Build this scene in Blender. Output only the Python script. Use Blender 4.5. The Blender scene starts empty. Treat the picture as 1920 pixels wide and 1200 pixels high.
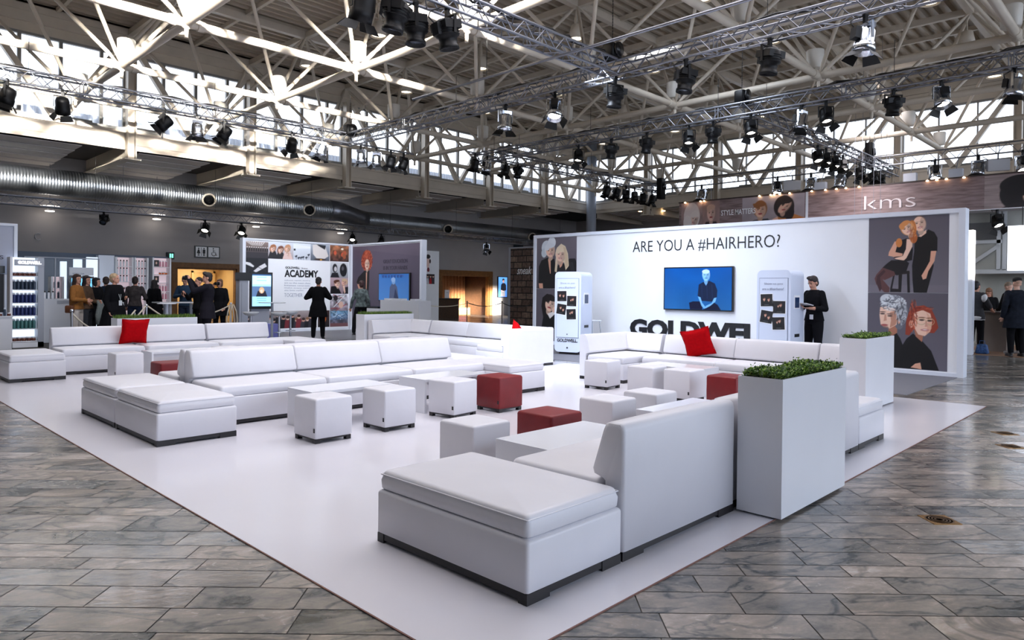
import bpy, bmesh, math, random
import numpy as np
from mathutils import Vector, Matrix
random.seed(7)
rng = np.random.default_rng(7)
SC = bpy.context.scene
COL = SC.collection
PI = math.pi

# ------------------------------------------------------------------ camera
cam_data = bpy.data.cameras.new('camera')
cam = bpy.data.objects.new('camera', cam_data)
COL.objects.link(cam)
cF = Vector((0.71695921, 0.69707585, -0.0073993))
cR = Vector((0.69711235, -0.71688605, 0.010429))
cU = Vector((-0.00196535, 0.01263531, 0.99991824))
m = Matrix.Identity(4)
for i in range(3):
    m[i][0], m[i][1], m[i][2] = cR[i], cU[i], -cF[i]
m[2][3] = 1.45
cam.matrix_world = m
cam_data.sensor_width = 36.0
cam_data.lens = 1306.95 * 36.0 / 1920.0
cam_data.shift_y = -(600 - 554.91) / 1920.0
cam_data.clip_start = 0.05
cam_data.clip_end = 300
SC.camera = cam

# ------------------------------------------------------------------ world, daylight, exposure
SC.view_settings.view_transform = 'Standard'
SC.view_settings.look = 'None'
SC.view_settings.exposure = 0.9
SC.view_settings.gamma = 1.0
SC.view_settings.use_curve_mapping = False
world = bpy.data.worlds.new('overcast_sky')
SC.world = world
world.use_nodes = True
bg = world.node_tree.nodes['Background']
bg.inputs[0].default_value = (0.78, 0.86, 1.0, 1)
bg.inputs[1].default_value = 1.7
SC.cycles.max_bounces = 6
SC.cycles.diffuse_bounces = 4
SC.cycles.glossy_bounces = 3
SC.cycles.transmission_bounces = 4
SC.cycles.sample_clamp_indirect = 6.0
SC.cycles.use_denoising = True


def area(name, loc, target, sx, sy, power, color, spread=180):
    L = bpy.data.lights.new(name, 'AREA')
    L.shape = 'RECTANGLE'; L.size = sx; L.size_y = sy
    L.energy = power; L.color = color; L.spread = math.radians(spread)
    o = bpy.data.objects.new(name, L); COL.objects.link(o)
    o.location = loc
    o.rotation_euler = (Vector(target) - Vector(loc)).to_track_quat('-Z', 'Y').to_euler()
    return o


# daylight of the glazed side of the hall behind and right of the camera
area('daylight_glazed_side', (8, -12, 5.2), (9, 12, 0.8), 26, 6, 300, (0.50, 0.66, 1.0))
# stage lighting of the trusses over the lounge and on the display wall
area('truss_light_lounge_left', (4.6, 6.0, 6.6), (4.6, 6.2, 0), 7, 7, 150, (0.93, 0.92, 1.0), 130)
area('truss_light_lounge_rear', (6.0, 14.5, 6.6), (6.0, 15.0, 0), 8, 4, 120, (0.93, 0.93, 1.0), 130)
area('truss_light_lounge_right', (10.2, 5.0, 6.6), (9.6, 5.4, 0), 4, 7, 125, (0.93, 0.92, 1.0), 130)
area('truss_light_wall', (11.2, 8.7, 5.7), (14.3, 8.7, 1.6), 0.6, 10.5, 185, (0.74, 0.84, 1.0), 110)
area('truss_light_academy', (10.6, 17.6, 5.6), (12.6, 21.4, 1.6), 5, 0.6, 70, (0.88, 0.92, 1.0), 100)
area('truss_light_banner', (22.6, 7.5, 5.6), (24.0, 7.5, 4.3), 0.5, 11, 90, (1.0, 0.93, 0.95), 120)
# low sun shafts that come through the clerestory windows of the far side
area('sun_shaft_clerestory', (-1.5, -14, 9.0), (8.2, 24.6, 6.1), 11.5, 1.5, 900, (1.0, 0.95, 0.88), 3)
area('sun_shaft_doorway', (17, -4, 3.3), (27.6, 29.3, 0.55), 2.4, 1.4, 260, (1.0, 0.9, 0.78), 2)


# ------------------------------------------------------------------ materials
def lin(c):
    return tuple(((x / 255.0) / 12.92 if x / 255.0 <= 0.04045 else ((x / 255.0 + 0.055) / 1.055) ** 2.4) for x in c)


MATS = {}


def mat(name, rgb, rough=0.5, metal=0.0, noise=0.0, nscale=6.0, bump=0.0, bscale=40.0, emit=0.0, coat=0.0, spec=0.5, aniso=None):
    """rgb given 0..255 sRGB; noise mixes a darker tone in with a noise texture"""
    if name in MATS:
        return MATS[name]
    M = bpy.data.materials.new(name); M.use_nodes = True
    nt = M.node_tree; b = nt.nodes['Principled BSDF']
    c = lin(rgb)
    b.inputs['Base Color'].default_value = (*c, 1)
    b.inputs['Roughness'].default_value = rough
    b.inputs['Metallic'].default_value = metal
    b.inputs['Specular IOR Level'].default_value = spec
    b.inputs['Coat Weight'].default_value = coat
    tc = nt.nodes.new('ShaderNodeTexCoord')
    if noise > 0:
        n = nt.nodes.new('ShaderNodeTexNoise'); n.inputs['Scale'].default_value = nscale
        n.inputs['Detail'].default_value = 4
        nt.links.new(tc.outputs['Object'], n.inputs['Vector'])
        r = nt.nodes.new('ShaderNodeValToRGB')
        r.color_ramp.elements[0].position = 0.3; r.color_ramp.elements[1].position = 0.7
        r.color_ramp.elements[0].color = (*[x * (1 - noise) for x in c], 1)
        r.color_ramp.elements[1].color = (*[min(1, x * (1 + noise * 0.4)) for x in c], 1)
        nt.links.new(n.outputs['Fac'], r.inputs['Fac'])
        nt.links.new(r.outputs['Color'], b.inputs['Base Color'])
    if bump > 0:
        n2 = nt.nodes.new('ShaderNodeTexNoise'); n2.inputs['Scale'].default_value = bscale
        n2.inputs['Detail'].default_value = 3
        nt.links.new(tc.outputs['Object'], n2.inputs['Vector'])
        bp = nt.nodes.new('ShaderNodeBump'); bp.inputs['Strength'].default_value = bump
        bp.inputs['Distance'].default_value = 0.01
        nt.links.new(n2.outputs['Fac'], bp.inputs['Height'])
        nt.links.new(bp.outputs['Normal'], b.inputs['Normal'])
    if emit > 0:
        b.inputs['Emission Color'].default_value = (*c, 1)
        b.inputs['Emission Strength'].default_value = emit
    MATS[name] = M
    return M


def print_mat(name, rough=0.5, emit=0.0):
    """surface printed with (or showing, for screens) the colours stored in the 'ink' attribute"""
    if name in MATS:
        return MATS[name]
    M = bpy.data.materials.new(name); M.use_nodes = True
    nt = M.node_tree; b = nt.nodes['Principled BSDF']
    a = nt.nodes.new('ShaderNodeAttribute'); a.attribute_name = 'ink'
    nt.links.new(a.outputs['Color'], b.inputs['Base Color'])
    b.inputs['Roughness'].default_value = rough
    if emit > 0:
        nt.links.new(a.outputs['Color'], b.inputs['Emission Color'])
        b.inputs['Emission Strength'].default_value = emit
    MATS[name] = M
    return M


leather = mat('white_leather', (222, 221, 226), 0.42, noise=0.03, nscale=3, bump=0.25, bscale=5)
leather_red = mat('red_leather', (120, 10, 18), 0.5, noise=0.12, nscale=8, bump=0.3, bscale=9)
cloth_red = mat('red_cotton', (176, 4, 14), 0.95, spec=0.1, noise=0.15, nscale=30, bump=0.5, bscale=120)
lacquer = mat('white_lacquer', (224, 225, 230), 0.22, noise=0.02, nscale=2)
black_foot = mat('black_wood', (26, 22, 24), 0.45)
black_metal = mat('black_metal', (9, 9, 11), 0.45, noise=0.2, nscale=20, spec=0.3)
black_plastic = mat('black_plastic', (20, 20, 22), 0.3)
alu = mat('aluminium', (142, 144, 152), 0.34, metal=0.9, noise=0.1, nscale=12)
chrome = mat('chrome', (215, 220, 228), 0.15, metal=1.0)
cream_steel = mat('cream_painted_steel', (205, 194, 178), 0.45, noise=0.06, nscale=3)
white_paint = mat('white_paint', (240, 241, 245), 0.5, noise=0.015, nscale=2)
grey_frame = mat('grey_frame', (168, 172, 182), 0.4)
lamp_white = mat('lit_lamp_lens', (255, 246, 230), 0.4, emit=9.0)
lamp_warm = mat('lit_warm_lens', (255, 214, 160), 0.4, emit=7.0)


# ------------------------------------------------------------------ mesh helpers
class MB:
    def __init__(s):
        s.v = []; s.f = []; s.m = []; s.s = []

    def add(s, vs, fs, mi=0, smooth=False):
        o = len(s.v); s.v += [tuple(p) for p in vs]
        for f in fs:
            s.f.append([i + o for i in f]); s.m.append(mi); s.s.append(smooth)
        return s

    def box(s, x0, x1, y0, y1, z0, z1, mi=0):
        vs = [(x, y, z) for z in (z0, z1) for y in (y0, y1) for x in (x0, x1)]
        fs = [(0, 2, 3, 1), (4, 5, 7, 6), (0, 1, 5, 4), (2, 6, 7, 3), (0, 4, 6, 2), (1, 3, 7, 5)]
        return s.add(vs, fs, mi)

    def obox(s, c, ax, ay, az, mi=0):
        """box from centre and three half-axis vectors"""
        c = Vector(c); ax = Vector(ax); ay = Vector(ay); az = Vector(az)
        vs = [c + ax * i + ay * j + az * k for k in (-1, 1) for j in (-1, 1) for i in (-1, 1)]
        fs = [(0, 2, 3, 1), (4, 5, 7, 6), (0, 1, 5, 4), (2, 6, 7, 3), (0, 4, 6, 2), (1, 3, 7, 5)]
        return s.add(vs, fs, mi)

    def cyl(s, p, q, r, n=8, r2=None, mi=0, smooth=True, caps=True):
        p = Vector(p); q = Vector(q); r2 = r if r2 is None else r2
        d = (q - p).normalized()
        a = d.orthogonal().normalized(); b = d.cross(a)
        vs = []
        for (c, rr) in ((p, r), (q, r2)):
            for i in range(n):
                t = 2 * PI * i / n
                vs.append(c + (a * math.cos(t) + b * math.sin(t)) * rr)
        s.add(vs, [(i, (i + 1) % n, n + (i + 1) % n, n + i) for i in range(n)], mi, smooth)
        if caps:
            s.add(vs[:n], [tuple(reversed(range(n)))], mi); s.add(vs[n:], [tuple(range(n))], mi)
        return s

    def tube(s, pts, r, n=8, mi=0, caps=True):
        pts = [Vector(p) for p in pts]; k = len(pts)
        rs = r if isinstance(r, (list, tuple)) else [r] * k
        a = None; vs = []
        for i, p in enumerate(pts):
            d = (pts[min(i + 1, k - 1)] - pts[max(i - 1, 0)]).normalized()
            if a is None:
                a = d.orthogonal().normalized()
            a = (a - d * a.dot(d)).normalized(); b = d.cross(a)
            for j in range(n):
                t = 2 * PI * j / n
                vs.append(p + (a * math.cos(t) + b * math.sin(t)) * rs[i])
        fs = [(i * n + j, i * n + (j + 1) % n, (i + 1) * n + (j + 1) % n, (i + 1) * n + j) for i in range(k - 1) for j in range(n)]
        if caps:
            fs += [tuple(reversed(range(n))), tuple(range((k - 1) * n, k * n))]
        return s.add(vs, fs, mi, True)

    def lathe(s, prof, origin=(0, 0, 0), axis=(0, 0, 1), n=16, mi=0, smooth=True):
        """prof: list of (radius, height) along the axis"""
        o = Vector(origin); d = Vector(axis).normalized(); a = d.orthogonal().normalized(); b = d.cross(a)
        vs = [o + d * h + (a * math.cos(2 * PI * j / n) + b * math.sin(2 * PI * j / n)) * r for (r, h) in prof for j in range(n)]
        k = len(prof)
        fs = [(i * n + j, i * n + (j + 1) % n, (i + 1) * n + (j + 1) % n, (i + 1) * n + j) for i in range(k - 1) for j in range(n)]
        if prof[0][0] > 1e-5:
            fs.append(tuple(reversed(range(n))))
        if prof[-1][0] > 1e-5:
            fs.append(tuple(range((k - 1) * n, k * n)))
        return s.add(vs, fs, mi, smooth)

    def prism(s, poly, o, ux, uy, uz, depth, mi=0):
        """poly in (ux, uy) plane at origin o, extruded along uz by depth"""
        o = Vector(o); ux = Vector(ux); uy = Vector(uy); uz = Vector(uz); n = len(poly)
        vs = [o + ux * x + uy * y for x, y in poly] + [o + ux * x + uy * y + uz * depth for x, y in poly]
        fs = [tuple(reversed(range(n))), tuple(range(n, 2 * n))] + [(i, (i + 1) % n, n + (i + 1) % n, n + i) for i in range(n)]
        return s.add(vs, fs, mi)

    def ellipsoid(s, c, rx, ry, rz, nu=14, nv=9, mi=0, rot=None):
        vs = []
        c = Vector(c)
        for i in range(nv + 1):
            ph = PI * i / nv
            for j in range(nu):
                t = 2 * PI * j / nu
                p = Vector((rx * math.sin(ph) * math.cos(t), ry * math.sin(ph) * math.sin(t), rz * math.cos(ph)))
                if rot is not None:
                    p = rot @ p
                vs.append(c + p)
        fs = [(i * nu + j, (i + 1) * nu + j, (i + 1) * nu + (j + 1) % nu, i * nu + (j + 1) % nu) for i in range(nv) for j in range(nu)]
        return s.add(vs, fs, mi, True)

    def soft(s, x0, x1, y0, y1, z0, z1, rc=0.03, re=0.03, crown=0.0, taper=0.0, mi=0, seg=4, bulge=0.0):
        """upholstered block: rounded corners, rolled top edge, crowned top"""
        cx, cy = (x0 + x1) / 2, (y0 + y1) / 2; hx, hy = (x1 - x0) / 2, (y1 - y0) / 2

        def ring(inset, z, sc=1.0):
            a, b = hx - inset, hy - inset; r = min(max(rc - inset * 0.3, 0.004), a, b)
            pts = []
            for (qx, qy, t0) in ((1, 1, 0), (-1, 1, PI / 2), (-1, -1, PI), (1, -1, 1.5 * PI)):
                for k in range(seg + 1):
                    t = t0 + PI / 2 * k / seg
                    pts.append((cx + (qx * (a - r) + r * math.cos(t)) * sc, cy + (qy * (b - r) + r * math.sin(t)) * sc, z))
            return pts
        rings = [ring(re * 0.5, z0), ring(0, z0 + re * 0.4)]
        if bulge:
            rings += [ring(-bulge, (z0 + z1) / 2)]
        rings += [ring(taper, z1 - re)]
        for k in range(1, 5):
            t = PI / 2 * k / 4
            rings.append(ring(taper + re * (1 - math.cos(t)), z1 - re + re * math.sin(t)))
        for sc in (0.85, 0.65, 0.4, 0.15):
            rings.append(ring(taper + re, z1 + crown * (1 - sc ** 2), sc))
        n = len(rings[0]); vs = [p for r in rings for p in r]
        fs = [(i * n + j, i * n + (j + 1) % n, (i + 1) * n + (j + 1) % n, (i + 1) * n + j) for i in range(len(rings) - 1) for j in range(n)]
        fs += [tuple(reversed(range(n))), tuple(range((len(rings) - 1) * n, len(rings) * n))]
        return s.add(vs, fs, mi, True)

    def build(s, name, mats, parent=None, loc=None):
        me = bpy.data.meshes.new(name)
        me.from_pydata([tuple(v) for v in s.v], [], s.f)
        for M in (mats if isinstance(mats, (list, tuple)) else [mats]):
            me.materials.append(M)
        me.polygons.foreach_set('material_index', s.m)
        me.polygons.foreach_set('use_smooth', s.s)
        me.update()
        o = bpy.data.objects.new(name, me); COL.objects.link(o)
        if parent is not None:
            o.parent = parent
        if loc is not None:
            o.location = loc
        return o


def tag(o, label, cat, group=None):
    o['label'] = label; o['category'] = cat
    if group:
        o['group'] = group
    return o


def thing(name, label, cat, loc=(0, 0, 0), rz=0.0, group=None):
    o = bpy.data.objects.new(name, None); COL.objects.link(o)
    o.location = loc; o.rotation_euler = (0, 0, rz); o.empty_display_size = 0.2
    return tag(o, label, cat, group)


def struct(o):
    o['kind'] = 'structure'
    return o


def dup(root, loc, rz=None, label=None, group=None, rot=None):
    r = root.copy(); COL.objects.link(r); r.location = loc
    if rz is not None:
        r.rotation_euler = (0, 0, rz)
    if rot is not None:
        r.rotation_euler = rot
    if label:
        r['label'] = label
    if group:
        r['group'] = group

    def rec(src, dst):
        for ch in list(src.children):
            c = ch.copy(); COL.objects.link(c); c.parent = dst
            rec(ch, c)
    rec(root, r)
    return r


def text(name, s, w, h, origin, xdir, mats, parent=None, bold=0.0, depth=0.004, lift=0.003, updir=(0, 0, 1), fit=True, shear=0.0, space=1.0):
    """lettering on a plane; origin is the lower left corner as seen by a reader"""
    cu = bpy.data.curves.new(name, 'FONT'); cu.body = s; cu.size = 1.0
    cu.offset = bold; cu.extrude = depth / 2; cu.resolution_u = 3; cu.shear = shear; cu.space_character = space
    tmp = bpy.data.objects.new('tmp_text', cu); COL.objects.link(tmp)
    dg = bpy.context.evaluated_depsgraph_get()
    me = bpy.data.meshes.new_from_object(tmp.evaluated_get(dg))
    bpy.data.objects.remove(tmp); bpy.data.curves.remove(cu)
    n = len(me.vertices); co = np.empty(n * 3); me.vertices.foreach_get('co', co); co = co.reshape(-1, 3)
    mn = co.min(0); mx = co.max(0)
    sx = w / (mx[0] - mn[0]); sy = h / (mx[1] - mn[1])
    X = Vector(xdir).normalized(); U = Vector(updir).normalized(); N = X.cross(U)
    P = (np.array(origin)[None, :] + np.outer((co[:, 0] - mn[0]) * sx, X) + np.outer((co[:, 1] - mn[1]) * sy, U)
         + np.outer(co[:, 2] - mn[2] + lift, N))
    me.vertices.foreach_set('co', P.ravel()); me.materials.clear(); me.materials.append(mats); me.update()
    me.name = name
    o = bpy.data.objects.new(name, me); COL.objects.link(o)
    if parent is not None:
        o.parent = parent
        if parent.type == 'EMPTY' or True:
            o.matrix_parent_inverse = Matrix.Identity(4)
    return o


# ------------------------------------------------------------------ painted prints (pictures that are flat in the hall)
class Canvas:
    """colour picture evaluated on a grid; x to the right, y up, both 0..1"""
    def __init__(s, nx, ny, bgc, asp=1.0):
        x = np.linspace(0, 1, nx); y = np.linspace(0, 1, ny)
        s.X, s.Y = np.meshgrid(x, y); s.nx, s.ny = nx, ny; s.asp = asp
        s.C = np.empty((ny, nx, 3)); s.C[:] = bgc

    def put(s, mask, c, a=1.0):
        c = np.asarray(c, float)
        w = (np.clip(mask, 0, 1) * a)[..., None]
        s.C = s.C * (1 - w) + c * w
        return s

    def soft(s, d, px=0.6):
        return np.clip(0.5 - d / (px * 2.0 / max(s.nx, s.ny)), 0, 1)

    def ell(s, cx, cy, rx, ry, c, rot=0.0, a=1.0, px=0.6):
        dx = (s.X - cx); dy = (s.Y - cy) * 1.0
        ax = dx * s.asp; ca, sa = math.cos(rot), math.sin(rot)
        u = (ax * ca + dy * sa) / (rx * s.asp); v = (-ax * sa + dy * ca) / ry
        r = np.sqrt(u * u + v * v)
        return s.put(s.soft((r - 1) * min(rx, ry), px), c, a)

    def poly(s, pts, c, a=1.0):
        X, Y = s.X, s.Y; ins = np.zeros(X.shape, bool); dm = np.full(X.shape, 9.0); n = len(pts)
        for i in range(n):
            x1, y1 = pts[i]; x2, y2 = pts[(i + 1) % n]
            with np.errstate(divide='ignore', invalid='ignore'):
                cr = ((y1 > Y) != (y2 > Y)) & (X < (x2 - x1) * (Y - y1) / ((y2 - y1) or 1e-9) + x1)
            ins ^= cr
            L = (x2 - x1) ** 2 + (y2 - y1) ** 2 + 1e-12
            t = np.clip(((X - x1) * (x2 - x1) + (Y - y1) * (y2 - y1)) / L, 0, 1)
            dm = np.minimum(dm, np.hypot(X - x1 - t * (x2 - x1), Y - y1 - t * (y2 - y1)))
        return s.put(s.soft(np.where(ins, -dm, dm)), c, a)

    def line(s, pts, w, c, a=1.0):
        X, Y = s.X, s.Y; dm = np.full(X.shape, 9.0)
        for (x1, y1), (x2, y2) in zip(pts[:-1], pts[1:]):
            L = (x2 - x1) ** 2 + (y2 - y1) ** 2 + 1e-12
            t = np.clip(((X - x1) * (x2 - x1) + (Y - y1) * (y2 - y1)) / L, 0, 1)
            dm = np.minimum(dm, np.hypot(X - x1 - t * (x2 - x1), Y - y1 - t * (y2 - y1)))
        return s.put(s.soft(dm - w), c, a)

    def rect(s, x0, x1, y0, y1, c, a=1.0):
        return s.poly([(x0, y0), (x1, y0), (x1, y1), (x0, y1)], c, a)

    def noise(s, amt, fx=40, fy=40, seed=0, region=None):
        g = np.random.default_rng(seed); kx, ky = max(2, int(fx)), max(2, int(fy))
        t = g.random((ky + 1, kx + 1)); gx = s.X * kx; gy = s.Y * ky
        ix = np.minimum(gx.astype(int), kx - 1); iy = np.minimum(gy.astype(int), ky - 1); ax = gx - ix; ay = gy - iy
        v = (t[iy, ix] * (1 - ax) + t[iy, ix + 1] * ax) * (1 - ay) + (t[iy + 1, ix] * (1 - ax) + t[iy + 1, ix + 1] * ax) * ay
        f = 1 + (v - 0.5) * 2 * amt
        if region is not None:
            f = np.where(region, f, 1)
        s.C = s.C * f[..., None]
        return s

    def grad(s, top, bot, a=1.0):
        t = s.Y[..., None]
        s.C = s.C * (1 - a) + a * (np.array(bot, float) * (1 - t) + np.array(top, float) * t)
        return s


def picture(name, cv, w, h, origin, xdir, material, parent=None, lift=0.004, updir=(0, 0, 1)):
    X = Vector(xdir).normalized(); U = Vector(updir).normalized(); N = X.cross(U)
    O = Vector(origin) + N * lift
    nx, ny = cv.nx, cv.ny
    P = (np.array(O)[None, None, :] + cv.X[..., None] * w * np.array(X) + cv.Y[..., None] * h * np.array(U)).reshape(-1, 3)
    i = np.arange((nx - 1) * (ny - 1)); r = i // (nx - 1); c = i % (nx - 1); a = r * nx + c
    F = np.stack([a, a + 1, a + nx + 1, a + nx], 1)
    me = bpy.data.meshes.new(name)
    me.vertices.add(len(P)); me.vertices.foreach_set('co', P.ravel())
    me.loops.add(F.size); me.loops.foreach_set('vertex_index', F.ravel().astype(np.int32))
    me.polygons.add(len(F)); me.polygons.foreach_set('loop_start', np.arange(0, F.size, 4, dtype=np.int32))
    me.polygons.foreach_set('loop_total', np.full(len(F), 4, dtype=np.int32))
    me.update(calc_edges=True)
    col = np.clip(cv.C.reshape(-1, 3), 0, 255) / 255.0
    col = np.where(col <= 0.04045, col / 12.92, ((col + 0.055) / 1.055) ** 2.4)
    at = me.color_attributes.new('ink', 'FLOAT_COLOR', 'POINT')
    at.data.foreach_set('color', np.concatenate([col, np.ones((len(col), 1))], 1).ravel())
    me.materials.append(material)
    o = bpy.data.objects.new(name, me); COL.objects.link(o)
    if parent is not None:
        o.parent = parent
    return o


paper = print_mat('printed_panel', 0.45)
screen_glow = print_mat('lit_screen', 0.25, 0.1)

# ================================================================== SETTING: floor
def make_floor():
    """natural stone slabs in courses that run across the view, each slab with its own tone"""
    base = MB().box(-14, 42, -16, 36, -0.12, -0.006)
    fl = base.build('floor', mat('floor_joint', (74, 72, 70), 0.8))
    struct(fl)
    dv = Vector((0.7170, 0.6971, 0)); rv = Vector((0.6971, -0.7170, 0))
    V = []; F = []; T = []; S = []; R = []
    d = 0.9
    r = random.Random(11)
    while d < 46:
        w = r.choice((0.15, 0.155, 0.19, 0.19, 0.2, 0.225, 0.28))
        if d > 22:
            w *= 1.6
        lim = 0.8 * d + 1.6
        x = -lim - r.random() * 0.5
        course = r.random()
        while x < lim:
            L = r.uniform(0.42, 0.66) * (1 if d < 22 else 2)
            j = 0.003
            cx = dv * (d + w / 2) + rv * (x + L / 2)
            if not (2.2 < cx.x < 10.4 and 2.4 < cx.y < 22):
                n = len(V)
                for (a, b) in ((x + j, d + j), (x + L - j, d + j), (x + L - j, d + w - j), (x + j, d + w - j)):
                    p = rv * a + dv * b
                    V.append((p.x, p.y, 0))
                F.append((n, n + 1, n + 2, n + 3))
                t = min(1, max(0, 0.35 * course + 0.65 * r.random() + (-0.25 if r.random() < 0.14 else 0)))
                T.append(t); S.append(r.random()); R.append(r.random())
            x += L
        d += w
    me = bpy.data.meshes.new('stone_slab'); me.from_pydata(V, [], F)
    for nm, dat in (('tone', T), ('seed', S), ('gloss', R)):
        a = me.attributes.new(nm, 'FLOAT', 'FACE'); a.data.foreach_set('value', dat)
    M = bpy.data.materials.new('stone_slabs'); M.use_nodes = True; nt = M.node_tree; N = nt.nodes; K = nt.links
    b = N['Principled BSDF']

    def attr(n):
        a = N.new('ShaderNodeAttribute'); a.attribute_name = n; return a.outputs['Fac']

    def math_(op, a, bb):
        q = N.new('ShaderNodeMath'); q.operation = op
        for i, v in enumerate((a, bb)):
            if isinstance(v, (int, float)):
                q.inputs[i].default_value = v
            else:
                K.new(v, q.inputs[i])
        return q.outputs[0]
    tc = N.new('ShaderNodeTexCoord')
    mp = N.new('ShaderNodeMapping'); mp.vector_type = 'TEXTURE'
    mp.inputs['Rotation'].default_value = (0, 0, math.radians(-45.8 + 12))
    mp.inputs['Scale'].default_value = (1.5, 0.7, 1)
    K.new(tc.outputs['Object'], mp.inputs['Vector'])
    off = N.new('ShaderNodeVectorMath'); off.operation = 'ADD'
    K.new(mp.outputs['Vector'], off.inputs[0])
    cb = N.new('ShaderNodeCombineXYZ'); sd = attr('seed')
    K.new(math_('MULTIPLY', sd, 37.0), cb.inputs[0]); K.new(math_('MULTIPLY', sd, 91.0), cb.inputs[1]); K.new(math_('MULTIPLY', sd, 13.0), cb.inputs[2])
    K.new(cb.outputs[0], off.inputs[1])
    n1 = N.new('ShaderNodeTexNoise'); n1.inputs['Scale'].default_value = 3.6; n1.inputs['Detail'].default_value = 9
    n1.inputs['Roughness'].default_value = 0.62; n1.inputs['Distortion'].default_value = 0.4
    K.new(off.outputs[0], n1.inputs['Vector'])
    n2 = N.new('ShaderNodeTexNoise'); n2.inputs['Scale'].default_value = 11; n2.inputs['Detail'].default_value = 6
    n2.inputs['Distortion'].default_value = 2.2
    K.new(off.outputs[0], n2.inputs['Vector'])
    n3 = N.new('ShaderNodeTexNoise'); n3.inputs['Scale'].default_value = 60; n3.inputs['Detail'].default_value = 4
    K.new(tc.outputs['Object'], n3.inputs['Vector'])
    tone = attr('tone')
    f = math_('ADD', math_('MULTIPLY', n1.outputs['Fac'], 1.05), math_('MULTIPLY', tone, 0.44))
    f = math_('ADD', f, math_('MULTIPLY', n2.outputs['Fac'], 0.28))
    f = math_('ADD', f, math_('MULTIPLY', n3.outputs['Fac'], 0.14))
    f = math_('SUBTRACT', f, 0.42)
    vn = N.new('ShaderNodeTexNoise'); vn.inputs['Scale'].default_value = 1.7; vn.inputs['Detail'].default_value = 8; vn.inputs['Distortion'].default_value = 1.4
    K.new(off.outputs[0], vn.inputs['Vector'])
    vv = math_('ABSOLUTE', math_('SUBTRACT', vn.outputs['Fac'], 0.5), 0)
    vein = math_('MULTIPLY', math_('MAXIMUM', math_('SUBTRACT', 1.0, math_('MULTIPLY', vv, 26.0)), 0.0), 0.26)
    f = math_('SUBTRACT', f, vein)
    cr = N.new('ShaderNodeValToRGB'); e = cr.color_ramp.elements
    e[0].position = 0.12; e[0].color = (*lin((52, 56, 58)), 1)
    e[1].position = 0.86; e[1].color = (*lin((186, 178, 170)), 1)
    for p, c in ((0.30, (96, 96, 94)), (0.46, (124, 119, 113)), (0.62, (146, 137, 128)), (0.74, (168, 157, 148))):
        q = e.new(p); q.color = (*lin(c), 1)
    K.new(f, cr.inputs['Fac'])
    K.new(cr.outputs['Color'], b.inputs['Base Color'])
    ro = math_('ADD', math_('MULTIPLY', attr('gloss'), 0.16), math_('MULTIPLY', n2.outputs['Fac'], 0.20))
    K.new(math_('ADD', ro, 0.0), b.inputs['Roughness'])
    bp = N.new('ShaderNodeBump'); bp.inputs['Strength'].default_value = 0.25; bp.inputs['Distance'].default_value = 0.004
    K.new(n2.outputs['Fac'], bp.inputs['Height']); K.new(bp.outputs['Normal'], b.inputs['Normal'])
    me.materials.append(M)
    o = bpy.data.objects.new('stone_paving', me); COL.objects.link(o); o.parent = fl
    return fl


make_floor()

carpet = MB().box(1.79, 10.85, 1.89, 15.6, 0.0, 0.006)
cm = mat('white_vinyl', (218, 216, 222), 0.20, noise=0.03, nscale=0.8, bump=0.05, bscale=2)
ck = carpet.build('white_carpet', cm)
tag(ck, 'large white vinyl stand floor laid diagonally on the stone paving', 'floor covering')
ed = MB()
for (x0, x1, y0, y1) in ((1.783, 1.79, 1.883, 15.6), (1.79, 10.857, 1.883, 1.89), (10.85, 10.857, 1.89, 15.6)):
    ed.box(x0, x1, y0, y1, 0.0, 0.005)
ed.build('edging', mat('brown_edge', (120, 84, 74), 0.7), ck)
gk = MB().box(11.2, 14.3, 2.92, 13.1, 0.0, 0.005).build('grey_carpet', mat('grey_needle_felt', (112, 112, 120), 0.9, noise=0.1, nscale=80, bump=0.2, bscale=300))
tag(gk, 'grey felt carpet lying in front of the long white display wall', 'carpet')
gk2 = MB().box(8.4, 14.2, 17.3, 21.6, 0.0, 0.005).build('grey_carpet', mat('grey_floor_vinyl', (128, 128, 132), 0.35, noise=0.08, nscale=3))
tag(gk2, 'dark grey floor covering under the corner stand with the academy board', 'carpet')
for i, (x, y) in enumerate(((5.15, 1.14), (8.9, 1.38), (8.17, 1.22))):
    dm = MB()
    dm.box(-0.09, 0.09, -0.09, 0.09, 0, 0.004)
    dr = dm.build('floor_hatch', mat('brass', (150, 112, 60), 0.4, metal=0.8, noise=0.3, nscale=30), loc=(x, y, 0)); dr.rotation_euler = (0, 0, 0.8)
    rr = MB()
    for k in range(4):
        rr.lathe([(0.02 + k * 0.018, 0.004), (0.026 + k * 0.018, 0.0055), (0.03 + k * 0.018, 0.004)], n=16)
    rr.build('ring_pattern', mat('dark_brass', (84, 60, 34), 0.5, metal=0.6), dr)
    tag(dr, ('brass floor hatch set in the stone nearest the big front planter', 'small brass floor hatch in the stone, farthest right of three', 'small brass floor hatch in the stone just below the farthest one')[i], 'floor hatch')

# ================================================================== FURNITURE
LEN = 1.265


def feet(mb, x0, x1, y0, y1, big=0.16):
    mb.box(x0 + 0.008, x1 - 0.008, y0 + 0.008, y1 - 0.008, 0.022, 0.064)
    for (a, b) in ((x0 + 0.004, x0 + 0.004 + big), (x1 - 0.004 - big, x1 - 0.004)):
        for (c, d) in ((y0 + 0.004, y0 + 0.06), (y1 - 0.06, y1 - 0.004)):
            mb.box(a, b, c, d, 0.0062, 0.058)


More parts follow.
